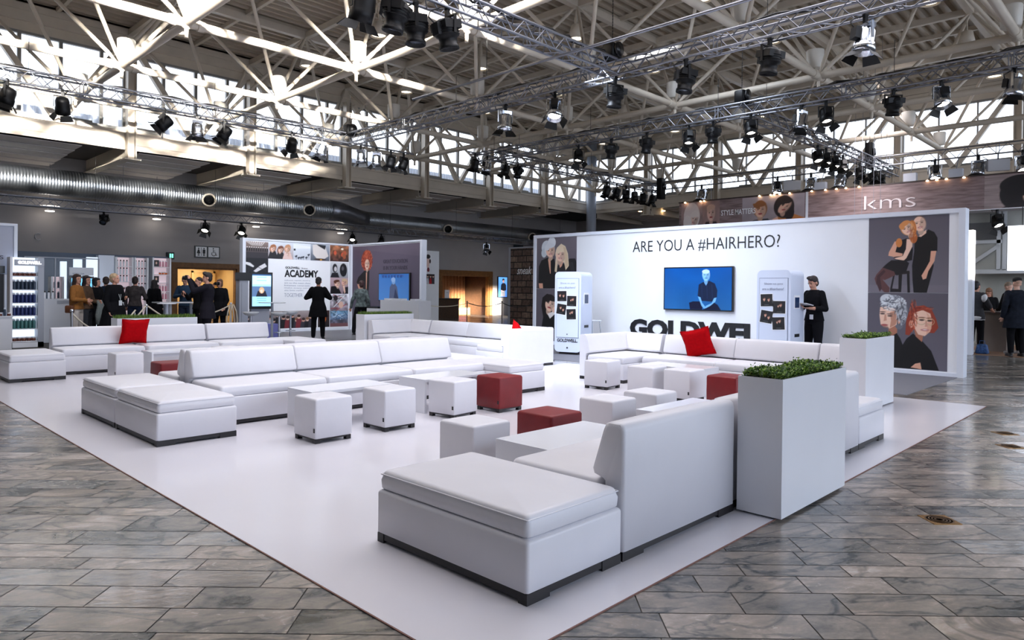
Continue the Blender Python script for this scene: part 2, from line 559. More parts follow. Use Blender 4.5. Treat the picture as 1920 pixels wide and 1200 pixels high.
def make_ottoman(L=0.74, D=1.18):
    t = thing('ottoman', 'x', 'ottoman', (0, 0, 0), 0, 'long white leather ottomans at the ends of the sofa rows')
    b = MB().soft(0, L, 0, D, 0.056, 0.305, rc=0.02, re=0.022); b.build('base', leather, t)
    c = MB().soft(0.012, L - 0.012, 0.012, D - 0.012, 0.305, 0.415, rc=0.03, re=0.028, crown=0.022, taper=0.006, bulge=0.004); cu = c.build('cushion', leather, t)
    pp = MB()
    z = 0.392
    e = 0.017
    pts = [(e, e, z), (L - e, e, z), (L - e, D - e, z), (e, D - e, z), (e, e, z)]
    for a, q in zip(pts[:-1], pts[1:]):
        pp.cyl(a, q, 0.004, 6)
    pp.build('piping', leather, cu)
    f = MB(); feet(f, 0, L, 0, D); f.build('plinth', black_foot, t)
    return t


def make_sofa(L=LEN, D=0.86):
    """rear at y=0, seat front at y=D, runs 0..L in x"""
    t = thing('sofa', 'x', 'sofa', (0, 0, 0), 0, 'white leather sofa units')
    MB().soft(0.002, L - 0.002, 0.14, D, 0.056, 0.305, rc=0.015, re=0.012).build('base', leather, t)
    MB().soft(0.004, L - 0.004, 0.15, D - 0.012, 0.305, 0.42, rc=0.035, re=0.03, crown=0.02, taper=0.004, bulge=0.004).build('seat', leather, t)
    r = MB(); e = 0.03
    prof = [(0.0, 0.058), (0.0, 0.70), (0.008, 0.728), (0.028, 0.742), (0.105, 0.742), (0.13, 0.732), (0.142, 0.706), (0.215, 0.475), (0.205, 0.448), (0.145, 0.432), (0.13, 0.42), (0.13, 0.058)]
    n = len(prof); cy = 0.08
    rings = []
    for (x, sh) in ((0.0, 0.02), (0.006, 0.006), (0.022, 0.0), (L / 2, -0.004), (L - 0.022, 0.0), (L - 0.006, 0.006), (L, 0.02)):
        ring = []
        for (y, z) in prof:
            zz = z if z < 0.1 else z - sh * (1 if z > 0.44 else 0) * ((z - 0.44) / 0.3)
            yy = y + (sh if y < cy else -sh)
            ring.append((x, yy, zz))
        rings.append(ring)
    vs = [p for q in rings for p in q]
    fs = [(i * n + j, (i + 1) * n + j, (i + 1) * n + (j + 1) % n, i * n + (j + 1) % n) for i in range(len(rings) - 1) for j in range(n)]
    fs += [tuple(range(n)), tuple(reversed(range((len(rings) - 1) * n, len(rings) * n)))]
    r.add(vs, fs, 0, True)
    bk = r.build('backrest', leather, t)
    sm = MB()
    for x in (0.008, L - 0.008):
        sm.tube([(x, 0.012, 0.075), (x, 0.012, 0.70), (x, 0.03, 0.733), (x, 0.1, 0.734), (x, 0.134, 0.70), (x, 0.205, 0.475)], 0.004, 6)
    sm.cyl((0.008, 0.03, 0.735), (L - 0.008, 0.03, 0.735), 0.003, 6)
    sm.build('piping', leather, bk)
    f = MB(); feet(f, 0, L, 0.0, D, 0.2); f.build('plinth', black_foot, t)
    return t


def make_corner(L=LEN, D=0.88):
    """back along y=0 and along x=L"""
    t = thing('corner_sofa', 'x', 'sofa', (0, 0, 0), 0, 'white leather corner units')
    MB().soft(0.002, L - 0.14, 0.14, D, 0.056, 0.305, rc=0.015, re=0.012).build('base', leather, t)
    MB().soft(0.004, L - 0.16, 0.15, D - 0.012, 0.305, 0.42, rc=0.035, re=0.03, crown=0.02, taper=0.004).build('seat', leather, t)
    prof = [(0.0, 0.058), (0.0, 0.70), (0.008, 0.728), (0.028, 0.742), (0.105, 0.742), (0.13, 0.732), (0.142, 0.706), (0.215, 0.475), (0.205, 0.448), (0.145, 0.432), (0.13, 0.42), (0.13, 0.058)]
    MB().prism(prof, (0.002, 0, 0), (0, 1, 0), (0, 0, 1), (1, 0, 0), L - 0.004).build('backrest', leather, t)
    MB().prism([(-y, z) for y, z in prof], (L, 0.16, 0), (1, 0, 0), (0, 0, 1), (0, 1, 0), D - 0.165).build('backrest', leather, t)
    f = MB(); feet(f, 0, L, 0.0, D, 0.2); f.build('plinth', black_foot, t)
    return t


def make_pouf(red=False):
    mt = leather_red if red else leather
    t = thing('cube_pouf', 'x', 'pouf', (0, 0, 0), 0, 'red cube poufs' if red else 'white cube poufs')
    s = MB().soft(-0.2, 0.2, -0.2, 0.2, 0.05, 0.425, rc=0.022, re=0.022, crown=0.012, bulge=0.003)
    body = s.build('body', mt, t)
    sm = MB()
    for (a, b) in ((-1, -1), (1, -1), (1, 1), (-1, 1)):
        sm.cyl((a * 0.193, b * 0.193, 0.06), (a * 0.193, b * 0.193, 0.405), 0.004, 6)
    for (a, b, c, d) in ((-1, -1, 1, -1), (1, -1, 1, 1), (1, 1, -1, 1), (-1, 1, -1, -1)):
        sm.cyl((a * 0.192, b * 0.192, 0.404), (c * 0.192, d * 0.192, 0.404), 0.004, 6)
    sm.build('piping', mt, body)
    f = MB()
    f.box(-0.185, 0.185, -0.185, 0.185, 0.035, 0.052)
    u = f.build('plinth', black_foot, t)
    for (a, b) in ((-1, -1), (1, -1), (1, 1), (-1, 1)):
        MB().box(a * 0.165 - 0.025, a * 0.165 + 0.025, b * 0.165 - 0.025, b * 0.165 + 0.025, 0.0062, 0.05).build('foot', black_foot, t)
    MB().box(-0.2045, -0.198, -0.19, -0.17, 0.11, 0.15).build('care_tag', black_plastic, t)
    return t


def make_table(L=1.0, D=0.5, H=0.40):
    t = thing('low_table', 'x', 'table', (0, 0, 0), 0, 'low white lounge tables')
    MB().box(0, L, 0, D, H - 0.028, H).build('tabletop', lacquer, t)
    for x in (0.0, L - 0.028):
        MB().box(x, x + 0.028, 0.0, D, 0.0062, H - 0.0285).build('side_panel', lacquer, t)
    MB().box(0.0285, L - 0.0285, D / 2 - 0.012, D / 2 + 0.012, H - 0.10, H - 0.0285).build('rail', lacquer, t)
    return t


OT = make_ottoman(); SF = make_sofa(); CO = make_corner(); PW = make_pouf(); PR_ = make_pouf(True); TB = make_table()
used = set()


def place(proto, x, y, rz, label, group=None):
    if proto.name not in used:
        used.add(proto.name)
        proto.location = (x, y, 0); proto.rotation_euler = (0, 0, rz); proto['label'] = label
        if group:
            proto['group'] = group
        return proto
    return dup(proto, (x, y, 0), rz, label, group)


# front row (backs to the camera side, along x, facing +y)
place(OT, 2.33, 2.15, 0, 'white leather ottoman nearest the camera, in the front corner of the white floor')
place(SF, 3.08, 2.15, 0, 'white sofa unit seen from its back beside the nearest ottoman')
place(SF, 3.08 + LEN, 2.18, 0, 'white sofa unit hidden behind the front tall planter')
place(SF, 3.08 + 2 * LEN, 2.18, 0, 'white sofa unit whose back edge shows right of the front planter')
place(OT, 6.88, 2.18, 0, 'white leather ottoman between the front planter and the rear planter')
# middle double row
place(OT, 2.27, 6.65, 0, 'white ottoman at the left end of the middle row, nearer of the pair')
place(OT, 2.27, 7.85, 0, 'white ottoman at the left end of the middle row, farther of the pair')
MX = 3.08
nm = ('left', 'middle', 'right')
for k in range(3):
    place(SF, MX + (k + 1) * LEN, 8.17, PI, 'white sofa unit of the middle row facing the camera, %s of three' % nm[k]).scale = (1, 1.13, 1)
    place(SF, MX + k * LEN, 8.185, 0, 'white sofa unit turned away behind the middle row, %s of three' % nm[k])
place(OT, MX + 3 * LEN + 0.01, 6.72, 0, 'white ottoman at the right end of the middle row near the red pouf')
place(OT, MX + 3 * LEN + 0.01, 7.92, 0, 'white ottoman at the right end of the middle row, farther of the pair')
# rear row on the left
place(OT, 2.2, 12.5, 0, 'white leather ottoman at the far left edge of the picture')
for k in range(3):
    place(SF, 2.98 + (k + 1) * 1.3, 13.93, PI, 'white sofa unit of the rear left row, %s of three' % nm[k])
place(OT, 6.9, 12.72, 0, 'white ottoman at the right end of the rear left row')
# right group: corner and three units facing the camera side
place(CO, 9.08, 7.25, 0, 'white corner sofa at the left end of the right group by the hair wall')
CO_loc = CO
CO.scale = (1, -1, 1)
for k in range(2):
    place(SF, 10.35, 6.32 - (k + 1) * LEN, PI / 2, 'white sofa unit before the display wall, %s' % ('left one with the red cushion', 'right one without cushion')[k])
hf = dup(SF, (10.35, 3.18, 0), PI / 2, 'short white sofa unit whose back shows left of the rear planter', None); hf.scale = (0.47, 1, 1)
# centre back group
c2 = place(CO, 9.2, 13.55, 0, 'white corner sofa in front of the middle grass planter'); c2.scale = (1, -1, 1)
for k in range(2):
    place(SF, 10.45, 12.62 - (k + 1) * LEN, PI / 2, 'white sofa unit of the far centre group, %s' % ('farther one', 'nearer one')[k])
c3 = place(CO, 9.1, 8.93, 0, 'white corner sofa seen from its flat back in the far centre group'); c3.scale = (1, 1, 1)

# poufs
for i, (x, y, a, lab) in enumerate((
        (3.56, 5.99, 0.0, 'white cube pouf left-most of those in front of the middle row'),
        (4.35, 6.01, 0.0, 'white cube pouf second from the left before the middle row'),
        (5.30, 6.09, 0.12, 'white cube pouf touching the red pouf by the second low table'),
        (3.76, 4.05, 0.0, 'white cube pouf behind the nearest ottoman'),
        (5.52, 4.05, 0.0, 'white cube pouf behind the front low table, left one'),
        (6.22, 4.02, 0.0, 'white cube pouf behind the front low table, right one'),
        (8.47, 6.32, 0.1, 'white cube pouf left-most before the right group'),
        (8.30, 5.42, 0.05, 'white cube pouf second from the left before the right group'),
        (8.34, 4.86, 0.0, 'white cube pouf beside the half hidden red pouf at right'),
        (3.60, 11.9, 0.0, 'white cube pouf in front of the rear left row'),
        (5.28, 12.1, 0.0, 'white cube pouf beside the table of the rear left row'))):
    place(PW, x, y, a, lab)
for (x, y, a, lab) in ((5.98, 6.01, 0.0, 'dark red cube pouf standing alone near the right end of the middle row'),
                       (4.52, 3.93, 0.0, 'dark red cube pouf behind the front low table'),
                       (8.14, 4.12, 0.0, 'dark red cube pouf half hidden by the front planter'),
                       (3.62, 10.08, 0.0, 'dark red cube pouf at left behind the middle row')):
    place(PR_, x, y, a, lab)
for (x, y, a, lab) in ((3.47, 3.02, 0.0, 'low white table in front of the dark red pouf, nearest the camera'),
                       (5.26, 3.05, 0.0, 'low white table showing above the back of the front sofa'),
                       (3.65, 6.36, 0.0, 'low white table behind the left white poufs'),
                       (5.12, 6.38, 0.0, 'low white table left of the upright red pouf'),
                       (4.0, 11.95, 0.0, 'low white table in front of the rear left row'),
                       (9.14, 4.78, PI / 2, 'low glossy white table before the sofa with the red cushion')):
    place(TB, x, y, a, lab)


# cushions
def make_cushion(label, loc, rot, sx=0.46, seed=1):
    r = random.Random(seed); n = 18; mb = MB()
    for side in (1, -1):
        vs = []
        for j in range(n + 1):
            for i in range(n + 1):
                u = i / n * 2 - 1; v = j / n * 2 - 1
                pinch = 1 - 0.10 * (1 - abs(v) ** 2) * abs(u) ** 3 * 1.0
                pinchv = 1 - 0.10 * (1 - abs(u) ** 2) * abs(v) ** 3
                th = 0.075 * (max(0, 1 - u ** 4) * max(0, 1 - v ** 4)) ** 0.6
                wr = 0.004 * math.sin(7 * u + 3 * v) * math.sin(5 * v - 2 * u)
                vs.append((u * sx / 2 * pinch, side * (th + (wr if th > 0.01 else 0)), v * sx / 2 * pinchv))
        fs = []
        for j in range(n):
            for i in range(n):
                a = j * (n + 1) + i
                q = (a, a + 1, a + n + 2, a + n + 1)
                fs.append(q if side < 0 else q[::-1])
        mb.add(vs, fs, 0, True)
    o = mb.build('throw_cushion', cloth_red); o.location = loc; o.rotation_euler = rot
    s = MB(); k = sx / 2
    E = [(-k, 0, -k), (0, 0, -k * .9), (k, 0, -k), (k * .9, 0, 0), (k, 0, k), (0, 0, k * .9), (-k, 0, k), (-k * .9, 0, 0), (-k, 0, -k)]
    s.tube(E, 0.006, 6); s.build('seam', cloth_red, o)
    tag(o, label, 'cushion', 'red cushions')
    return o


make_cushion('bright red square cushion leaning on the rear left sofa row', (4.24, 13.55, 0.655), (math.radians(16), math.radians(1), 0.05), 0.46, 1)
make_cushion('bright red cushion tilted on the sofa before the long display wall', (9.98, 5.58, 0.66), (math.radians(14), math.radians(-14), PI / 2 + 0.25 + PI), 0.46, 2)
make_cushion('red cushion of which only the tips show over the far centre sofa back', (9.75, 9.30, 0.61), (math.radians(-24), math.radians(40), 0.1), 0.42, 3)


# planters
def leaf_patch(name, parent, w, d, z, hgt, n, seed, blade=False):
    r = random.Random(seed); V = []; F = []; mi = []
    for k in range(n):
        x = r.uniform(0.015, w - 0.015); y = r.uniform(0.015, d - 0.015)
        prof = 1.0 + 0.25 * math.sin(x * 9 + seed) * math.cos(y * 13)
        if blade:
            h = hgt * r.uniform(0.5, 1.1); a = r.uniform(0, 2 * PI); lx, ly = math.cos(a) * 0.012, math.sin(a) * 0.012
            b = Vector((x, y, z)); tip = b + Vector((r.uniform(-.03, .03), r.uniform(-.03, .03), h))
            i = len(V); V += [b + Vector((lx, ly, 0)) * .3, b - Vector((lx, ly, 0)) * .3, tip]; F.append((i, i + 1, i + 2)); mi.append(r.randrange(3))
        else:
            zz = z + hgt * prof * r.uniform(0.15, 1.0) ** 0.6
            if r.random() < 0.03:
                zz += r.uniform(0.0, 0.035)
            c = Vector((x, y, zz)); a = r.uniform(0, 2 * PI); el = r.uniform(0.1, 1.2)
            dd = Vector((math.cos(a) * math.cos(el), math.sin(a) * math.cos(el), math.sin(el)))
            sd = dd.cross(Vector((0, 0, 1))).normalized() * r.uniform(0.005, 0.008); L = r.uniform(0.014, 0.024)
            c.x = min(max(c.x, 0.0), w); i = len(V)
            V += [c, c + dd * L * .45 + sd, c + dd * L, c + dd * L * .45 - sd]; F.append((i, i + 1, i + 2, i + 3)); mi.append(r.randrange(3))
    me = bpy.data.meshes.new(name); me.from_pydata([tuple(v) for v in V], [], F)
    for M in (mat('leaf_green', (78, 116, 34), 0.5), mat('leaf_dark', (36, 66, 18), 0.55), mat('leaf_light', (136, 166, 62), 0.5)):
        me.materials.append(M)
    me.polygons.foreach_set('material_index', mi)
    o = bpy.data.objects.new(name, me); COL.objects.link(o); o.parent = parent; o['kind'] = 'stuff'
    return o


def planter(x, y, w, d, h, label, n, hgt, seed, blade=False):
    t = thing('tall_planter', label, 'planter', (x, y, 0), 0)
    b = MB(); T = 0.012
    b.box(0, w, 0, T, 0.02, h); b.box(0, w, d - T, d, 0.02, h); b.box(0, T, T, d - T, 0.02, h); b.box(w - T, w, T, d - T, 0.02, h)
    b.box(T, w - T, T, d - T, 0.02, 0.05)
    b.build('box', lacquer, t)
    MB().box(0.03, w - 0.03, 0.03, d - 0.03, 0.0062, 0.0195).build('plinth', black_foot, t)
    MB().box(T, w - T, T, d - T, h - 0.08, h - 0.02).build('soil', mat('soil', (32, 26, 18), 0.9), t)
    leaf_patch('shrub_foliage' if not blade else 'grass', t, w, d, h - 0.02, hgt, n, seed, blade)
    return t


planter(4.35, 1.835, 1.13, 0.30, 0.905, 'tall white box planter with clipped green shrub nearest the camera', 11000, 0.05, 3)
planter(9.13, 2.83, 1.13, 0.31, 0.905, 'tall white box planter with green shrub beside the couple poster', 6000, 0.05, 5)
planter(4.15, 14.2, 1.45, 0.36, 0.86, 'white box planter with low grass behind the rear left sofas', 5000, 0.09, 7, True)
planter(9.14, 13.62, 1.42, 0.34, 0.87, 'white box planter with low grass behind the far centre sofas', 5000, 0.09, 8, True)

# ================================================================== HALL SHELL
U0, V0, S4 = 5.5, 18.6, 4.0
ZL, ZU = 6.79, 9.6
YC, XC = 24.6, 31.5           # planes of the two clerestories
YW, XW = 29.3, 36.2           # outer walls of the aisles

plaster = mat('grey_plaster', (164, 160, 160), 0.8, noise=0.05, nscale=1.2)
oak = mat('oak_wood', (122, 82, 40), 0.5, noise=0.3, nscale=9)
oak_dark = mat('dark_wood', (74, 50, 30), 0.55, noise=0.3, nscale=12)
pale_wood = mat('pale_yellow_paint', (212, 174, 110), 0.6, noise=0.04, nscale=2)
deck_m = mat('roof_sheet', (186, 174, 156), 0.5, noise=0.1, nscale=2)
dark_soffit = mat('dark_soffit', (44, 40, 38), 0.8)

w = MB()
w.box(-14, 10.66, YW, YW + 0.2, 0, 6.2); w.box(13.26, 24.5, YW, YW + 0.2, 0, 6.2)
w.box(28.3, XW + 0.2, YW, YW + 0.2, 0, 6.2)
w.box(10.66, 13.26, YW, YW + 0.2, 2.34, 6.2); w.box(24.5, 28.3, YW, YW + 0.2, 2.36, 6.2)
struct(w.build('wall_left', plaster))
w = MB().box(XW, XW + 0.2, -16, YW, 0, 6.2); struct(w.build('wall_right', plaster))
w = MB().box(-14.2, -14, -16, 36, 0, 9.6).box(-14, -1, -16.2, -16, 0, 9.6); struct(w.build('wall_back', mat('warm_plaster', (120, 108, 98), 0.8)))
# alcove of the toilets
a = MB(); a.box(10.5, 13.4, 31.2, 31.3, 0, 2.8); a.box(10.56, 10.66, YW + 0.2, 31.2, 0, 2.8); a.box(13.26, 13.36, YW + 0.2, 31.2, 0, 2.8); a.box(10.5, 13.4, YW + 0.2, 31.2, 2.7, 2.8)
struct(a.build('wall_alcove', pale_wood))
a = MB(); a.box(24.4, 28.4, 31.6, 31.7, 0, 2.8); a.box(24.4, 28.4, YW + 0.2, 31.6, 2.7, 2.8); a.box(24.4, 24.5, YW + 0.2, 31.6, 0, 2.8); a.box(28.3, 28.4, YW + 0.2, 31.6, 0, 2.8)
struct(a.build('wall_lobby', oak_dark))


def door_frame(n, x0, x1, z1, fw):
    f = MB()
    f.box(x0 - fw, x0, YW - 0.05, YW + 0.24, 0, z1 + fw); f.box(x1, x1 + fw, YW - 0.05, YW + 0.24, 0, z1 + fw); f.box(x0, x1, YW - 0.05, YW + 0.24, z1, z1 + fw)
    f.box(x0, x0 + 0.05, YW + 0.02, YW + 0.24, 0, z1); f.box(x1 - 0.05, x1, YW + 0.02, YW + 0.24, 0, z1); f.box(x0, x1, YW + 0.02, YW + 0.24, z1 - 0.06, z1)
    return struct(f.build('door_%d' % n, oak))


# lamps in the ceiling of the alcove and of the lobby
for (n_, x_, y_, p_, c_) in (('alcove_lamp', 11.9, 30.3, 26, (1.0, 0.93, 0.82)), ('lobby_lamp', 25.6, 30.0, 9, (1.0, 0.8, 0.6))):
    area(n_, (x_, y_, 2.66), (x_, y_ - (0.2 if n_ == 'alcove_lamp' else 0), 0), 0.9, 0.3, p_, c_, 160)
    lo = MB().lathe([(0, 0), (0.16, 0), (0.17, 0.03), (0, 0.03)], (x_, y_, 2.67), n=16).build('ceiling_lamp', mat('pendant_glow', (255, 240, 215), 0.4, emit=1.6))
    tag(lo, 'small round ceiling lamp inside the %s' % ('yellow alcove of the toilets' if n_ == 'alcove_lamp' else 'wood framed opening'), 'ceiling lamp')
d1 = door_frame(1, 10.72, 13.2, 2.26, 0.2)
d2 = door_frame(2, 24.62, 28.2, 2.3, 0.26)
dd = MB().box(12.1, 12.95, 31.12, 31.19, 0.02, 2.1).build('door_3', mat('yellow_door', (206, 164, 98), 0.55, noise=0.05, nscale=3)); struct(dd)
f = MB(); f.box(12.02, 12.1, 31.1, 31.2, 0, 2.18); f.box(12.95, 13.03, 31.1, 31.2, 0, 2.18); f.box(12.02, 13.03, 31.1, 31.2, 2.1, 2.18); f.build('door_frame', pale_wood, dd)
h = MB().cyl((12.2, 31.05, 1.02), (12.32, 31.05, 1.02), 0.012).cyl((12.2, 31.12, 1.02), (12.2, 31.05, 1.02), 0.012); h.build('door_handle', chrome, dd)

# slatted wood screen of the lobby
t = thing('slatted_screen', 'brown vertical timber slat screen in the wood framed opening by the rope posts', 'wood screen', (26.3, 31.4, 0))
MB().box(-1.0, 1.9, 0.02, 0.06, 0.45, 2.66).build('backing', oak_dark, t)
sl = MB(); k = 0
x = -1.0
while x < 1.88:
    sl.box(x, x + 0.06, -0.03 - 0.02 * (k % 3 == 0), 0.02, 0.45, 2.66); x += 0.085; k += 1
sl.build('slats', mat('brown_slats', (104, 66, 36), 0.45, noise=0.25, nscale=14), t)
MB().box(-1.05, 1.9, -0.5, 0.06, 0.0, 0.42).build('bench', oak, t)
MB().box(-1.0, 1.7, -0.505, -0.5, 0.3, 0.36).build('light_strip', mat('violet_light', (190, 120, 220), 0.5, emit=1.2), t)

# roof deck: trapezoid sheets with ribs along x
def ribs(y0, y1, x0, x1, z, pitch, hgt, material):
    V = []; F = []; y = y0
    prof = []
    while y < y1:
        prof += [(y, z), (y + pitch * 0.30, z), (y + pitch * 0.42, z + hgt), (y + pitch * 0.88, z + hgt)]
        y += pitch
    prof.append((y, z))
    for (yy, zz) in prof:
        V += [(x0, yy, zz), (x1, yy, zz)]
    F = [(2 * i, 2 * i + 2, 2 * i + 3, 2 * i + 1) for i in range(len(prof) - 1)]
    mb = MB(); mb.add(V, F)
    mb.add([(x0, y0, z + hgt + .12), (x1, y0, z + hgt + .12), (x1, y1, z + hgt + .12), (x0, y1, z + hgt + .12)], [(0, 1, 2, 3)])
    return mb.build('ceiling', material)


struct(ribs(-16, YC + 0.3, -14, XC + 0.3, 9.80, 0.33, 0.14, deck_m))
struct(MB().box(-14, XW, YC + 0.3, YW, 6.1, 6.2).box(XC + 0.3, XW, -16, YC + 0.3, 6.1, 6.2).build('ceiling_aisle', dark_soffit))
# upper wall strips over the clerestories
e = MB(); e.box(-14, XC, YC, YC + 0.25, 8.92, 9.95); e.box(-14, XC, YC - 0.10, YC, 9.2, 9.5); e.box(-14, XC, YC - 0.06, YC, 9.62, 9.8)
struct(e.build('wall_left_upper', cream_steel))
e = MB(); e.box(XC, XC + 0.25, -16, YC, 8.92, 9.95); e.box(XC - 0.10, XC, -16, YC, 9.2, 9.5); e.box(XC - 0.06, XC, -16, YC, 9.62, 9.8)
struct(e.build('wall_right_upper', cream_steel))
# lower edge beams under the clerestories
e = MB(); e.box(-14, XC, YC - 0.05, YC + 0.22, 6.03, 6.42); e.box(-14, XC, YC - 0.10, YC + 0.22, 6.38, 6.46); e.box(-14, XC, YC - 0.02, YC + 0.02, 5.86, 6.03)
struct(e.build('trim_1', cream_steel))
e = MB(); e.box(XC - 0.05, XC + 0.22, -16, YC, 6.03, 6.42); e.box(XC - 0.10, XC + 0.22, -16, YC, 6.38, 6.46); e.box(XC - 0.02, XC + 0.02, -16, YC, 5.86, 6.03)
struct(e.build('trim_2', cream_steel))
e = MB().cyl((-14, YC + 0.12, 5.95), (XC, YC + 0.12, 5.95), 0.07, 10); struct(e.build('trim_3', alu))
# ribbed outside parapet seen through the lower window panes
def parapet(name, a, b, z0, z1, pitch=0.16):
    a = Vector(a); b = Vector(b); d = (b - a); L = d.length; d.normalize(); n = Vector((-d.y, d.x, 0))
    V = []; k = 0; s = 0
    while s < L:
        for (o, h) in ((0, 0), (0.35, 0), (0.5, 0.04), (0.85, 0.04)):
            p = a + d * (s + pitch * o) + n * h
            V += [(p.x, p.y, z0), (p.x, p.y, z1)]
        s += pitch
    F = [(2 * i, 2 * i + 2, 2 * i + 3, 2 * i + 1) for i in range(len(V) // 2 - 1)]
    o = MB().add(V, F).build(name, mat('white_cladding', (222, 230, 244), 0.4))
    return tag(o, 'white ribbed cladding outside the %s clerestory windows' % ('left' if a.x < 32 else 'right'), 'cladding')


parapet('ribbed_cladding', (31, 27.2, 0), (-2, 27.2, 0), 6.25, 7.35)
parapet('ribbed_cladding', (34.2, 0, 0), (34.2, 24, 0), 6.25, 6.9)

glass = bpy.data.materials.new('window_glass'); glass.use_nodes = True
gn = glass.node_tree; gb = gn.nodes['Principled BSDF']; gb.inputs['Base Color'].default_value = (0.93, 0.97, 1, 1)
tr = gn.nodes.new('ShaderNodeBsdfTransparent'); gl = gn.nodes.new('ShaderNodeBsdfGlossy'); gl.inputs['Roughness'].default_value = 0.02
mx = gn.nodes.new('ShaderNodeMixShader'); fr = gn.nodes.new('ShaderNodeFresnel'); fr.inputs[0].default_value = 1.2
gn.links.new(fr.outputs[0], mx.inputs[0]); gn.links.new(tr.outputs[0], mx.inputs[1]); gn.links.new(gl.outputs[0], mx.inputs[2])
gn.links.new(mx.outputs[0], gn.nodes['Material Output'].inputs['Surface'])
frame_m = mat('window_frame_grey', (140, 138, 134), 0.45)

wn = 0
def window(p0, dirv, n):
    """one bay of clerestory glazing, 4 m long, starting at p0 and running along dirv"""
    p0 = Vector(p0); d = Vector(dirv); nrm = Vector((-d.y, d.x, 0))
    f = MB()

    def bar(s0, s1, z0, z1, th=0.06):
        c = p0 + d * (s0 + s1) / 2 + Vector((0, 0, (z0 + z1) / 2))
        f.obox(c, d * (s1 - s0) / 2, nrm * th, Vector((0, 0, (z1 - z0) / 2)))
    bar(0.1, 3.9, 6.46, 6.56); bar(0.1, 3.9, 8.84, 8.92)
    for s in ((0.14, 1.05, 2.1, 3.2, 3.86) if d.x > .5 else (0.14, 1.3, 2.6, 3.86)):
        hw_ = 0.05 if d.x > .5 else 0.025
        bar(s - hw_, s + hw_, 6.56, 8.84)
    for (s0, s1) in ((0.2, 1.0), (2.15, 2.95)):
        bar(s0, s1, 6.56, 6.62, 0.05)
    o = struct(f.build('window_%d' % n, frame_m))
    g = MB(); c0 = p0 + d * 0.1; c1 = p0 + d * 3.9
    g.add([(c0.x, c0.y, 6.56), (c1.x, c1.y, 6.56), (c1.x, c1.y, 8.84), (c0.x, c0.y, 8.84)], [(0, 1, 2, 3)])
    g.build('glazing', glass, o)


ordn = ('first', 'second', 'third', 'fourth', 'fifth', 'sixth', 'seventh', 'eighth', 'ninth', 'tenth', 'eleventh', 'twelfth', 'thirteenth', 'fourteenth')


def steel_column(x, y, side, k):
    t = thing('steel_column', 'cream steel column before the %s clerestory, %s from the %s' % (side, ordn[k], 'left' if side == 'left' else 'corner'), 'column', (x, y, 5.5), 0 if side == 'left' else PI / 2 * -1)
    c = MB(); c.box(-0.13, -0.10, -0.14, 0.14, 0.05, 3.45); c.box(0.10, 0.13, -0.14, 0.14, 0.05, 3.45); c.box(-0.10, 0.10, -0.015, 0.015, 0.05, 3.45)
    c.build('shaft', cream_steel, t)
    p = MB(); p.box(-0.24, 0.24, -0.22, 0.30, 0.0, 0.045); p.build('bracket_plate', cream_steel, t)
    b = MB()
    for i in range(6):
        b.cyl((0.131, -0.09, 0.15 + i * 0.07), (0.143, -0.09, 0.15 + i * 0.07), 0.014, 6)
    b.build('bolts', cream_steel, t)
    return t


def v_brace(x, y, side, k):
    t = thing('v_brace', 'cream V shaped brace before the %s clerestory windows, %s from the %s' % (side, ordn[k], 'left' if side == 'left' else 'corner'), 'brace', (x, y, 6.46), 0 if side == 'left' else -PI / 2)
    for s in (-1, 1):
        m_ = MB(); p = Vector((s * 0.06, 0, 0)); q_ = Vector((s * 1.72, 0, 2.44)); d = (q_ - p); L = d.length / 2; d.normalize()
        m_.obox((p + q_) / 2, d * L, Vector((0, 0.09, 0)), d.cross(Vector((0, 1, 0))) * 0.085)
        m_.build('brace', cream_steel, t)
    return t


ap_panel = mat('acoustic_panel', (214, 208, 204), 0.7, noise=0.04, nscale=3)
for i in range(8):                      # left clerestory bays
    x0 = -0.5 + 4 * i; wn += 1
    window((x0, YC + 0.05, 0), (1, 0, 0), wn)
    v_brace(x0 + 2, YC - 0.16, 'left', i)
    if i > 0:
        steel_column(x0, YC - 0.18, 'left', i - 1)
for i in range(6):                      # right clerestory bays
    y0 = YC - 4 * (i + 1); wn += 1
    window((XC + 0.05, y0, 0), (0, 1, 0), wn)
    v_brace(XC - 0.16, y0 + 2, 'right', i)
    steel_column(XC - 0.18, y0, 'right', i)


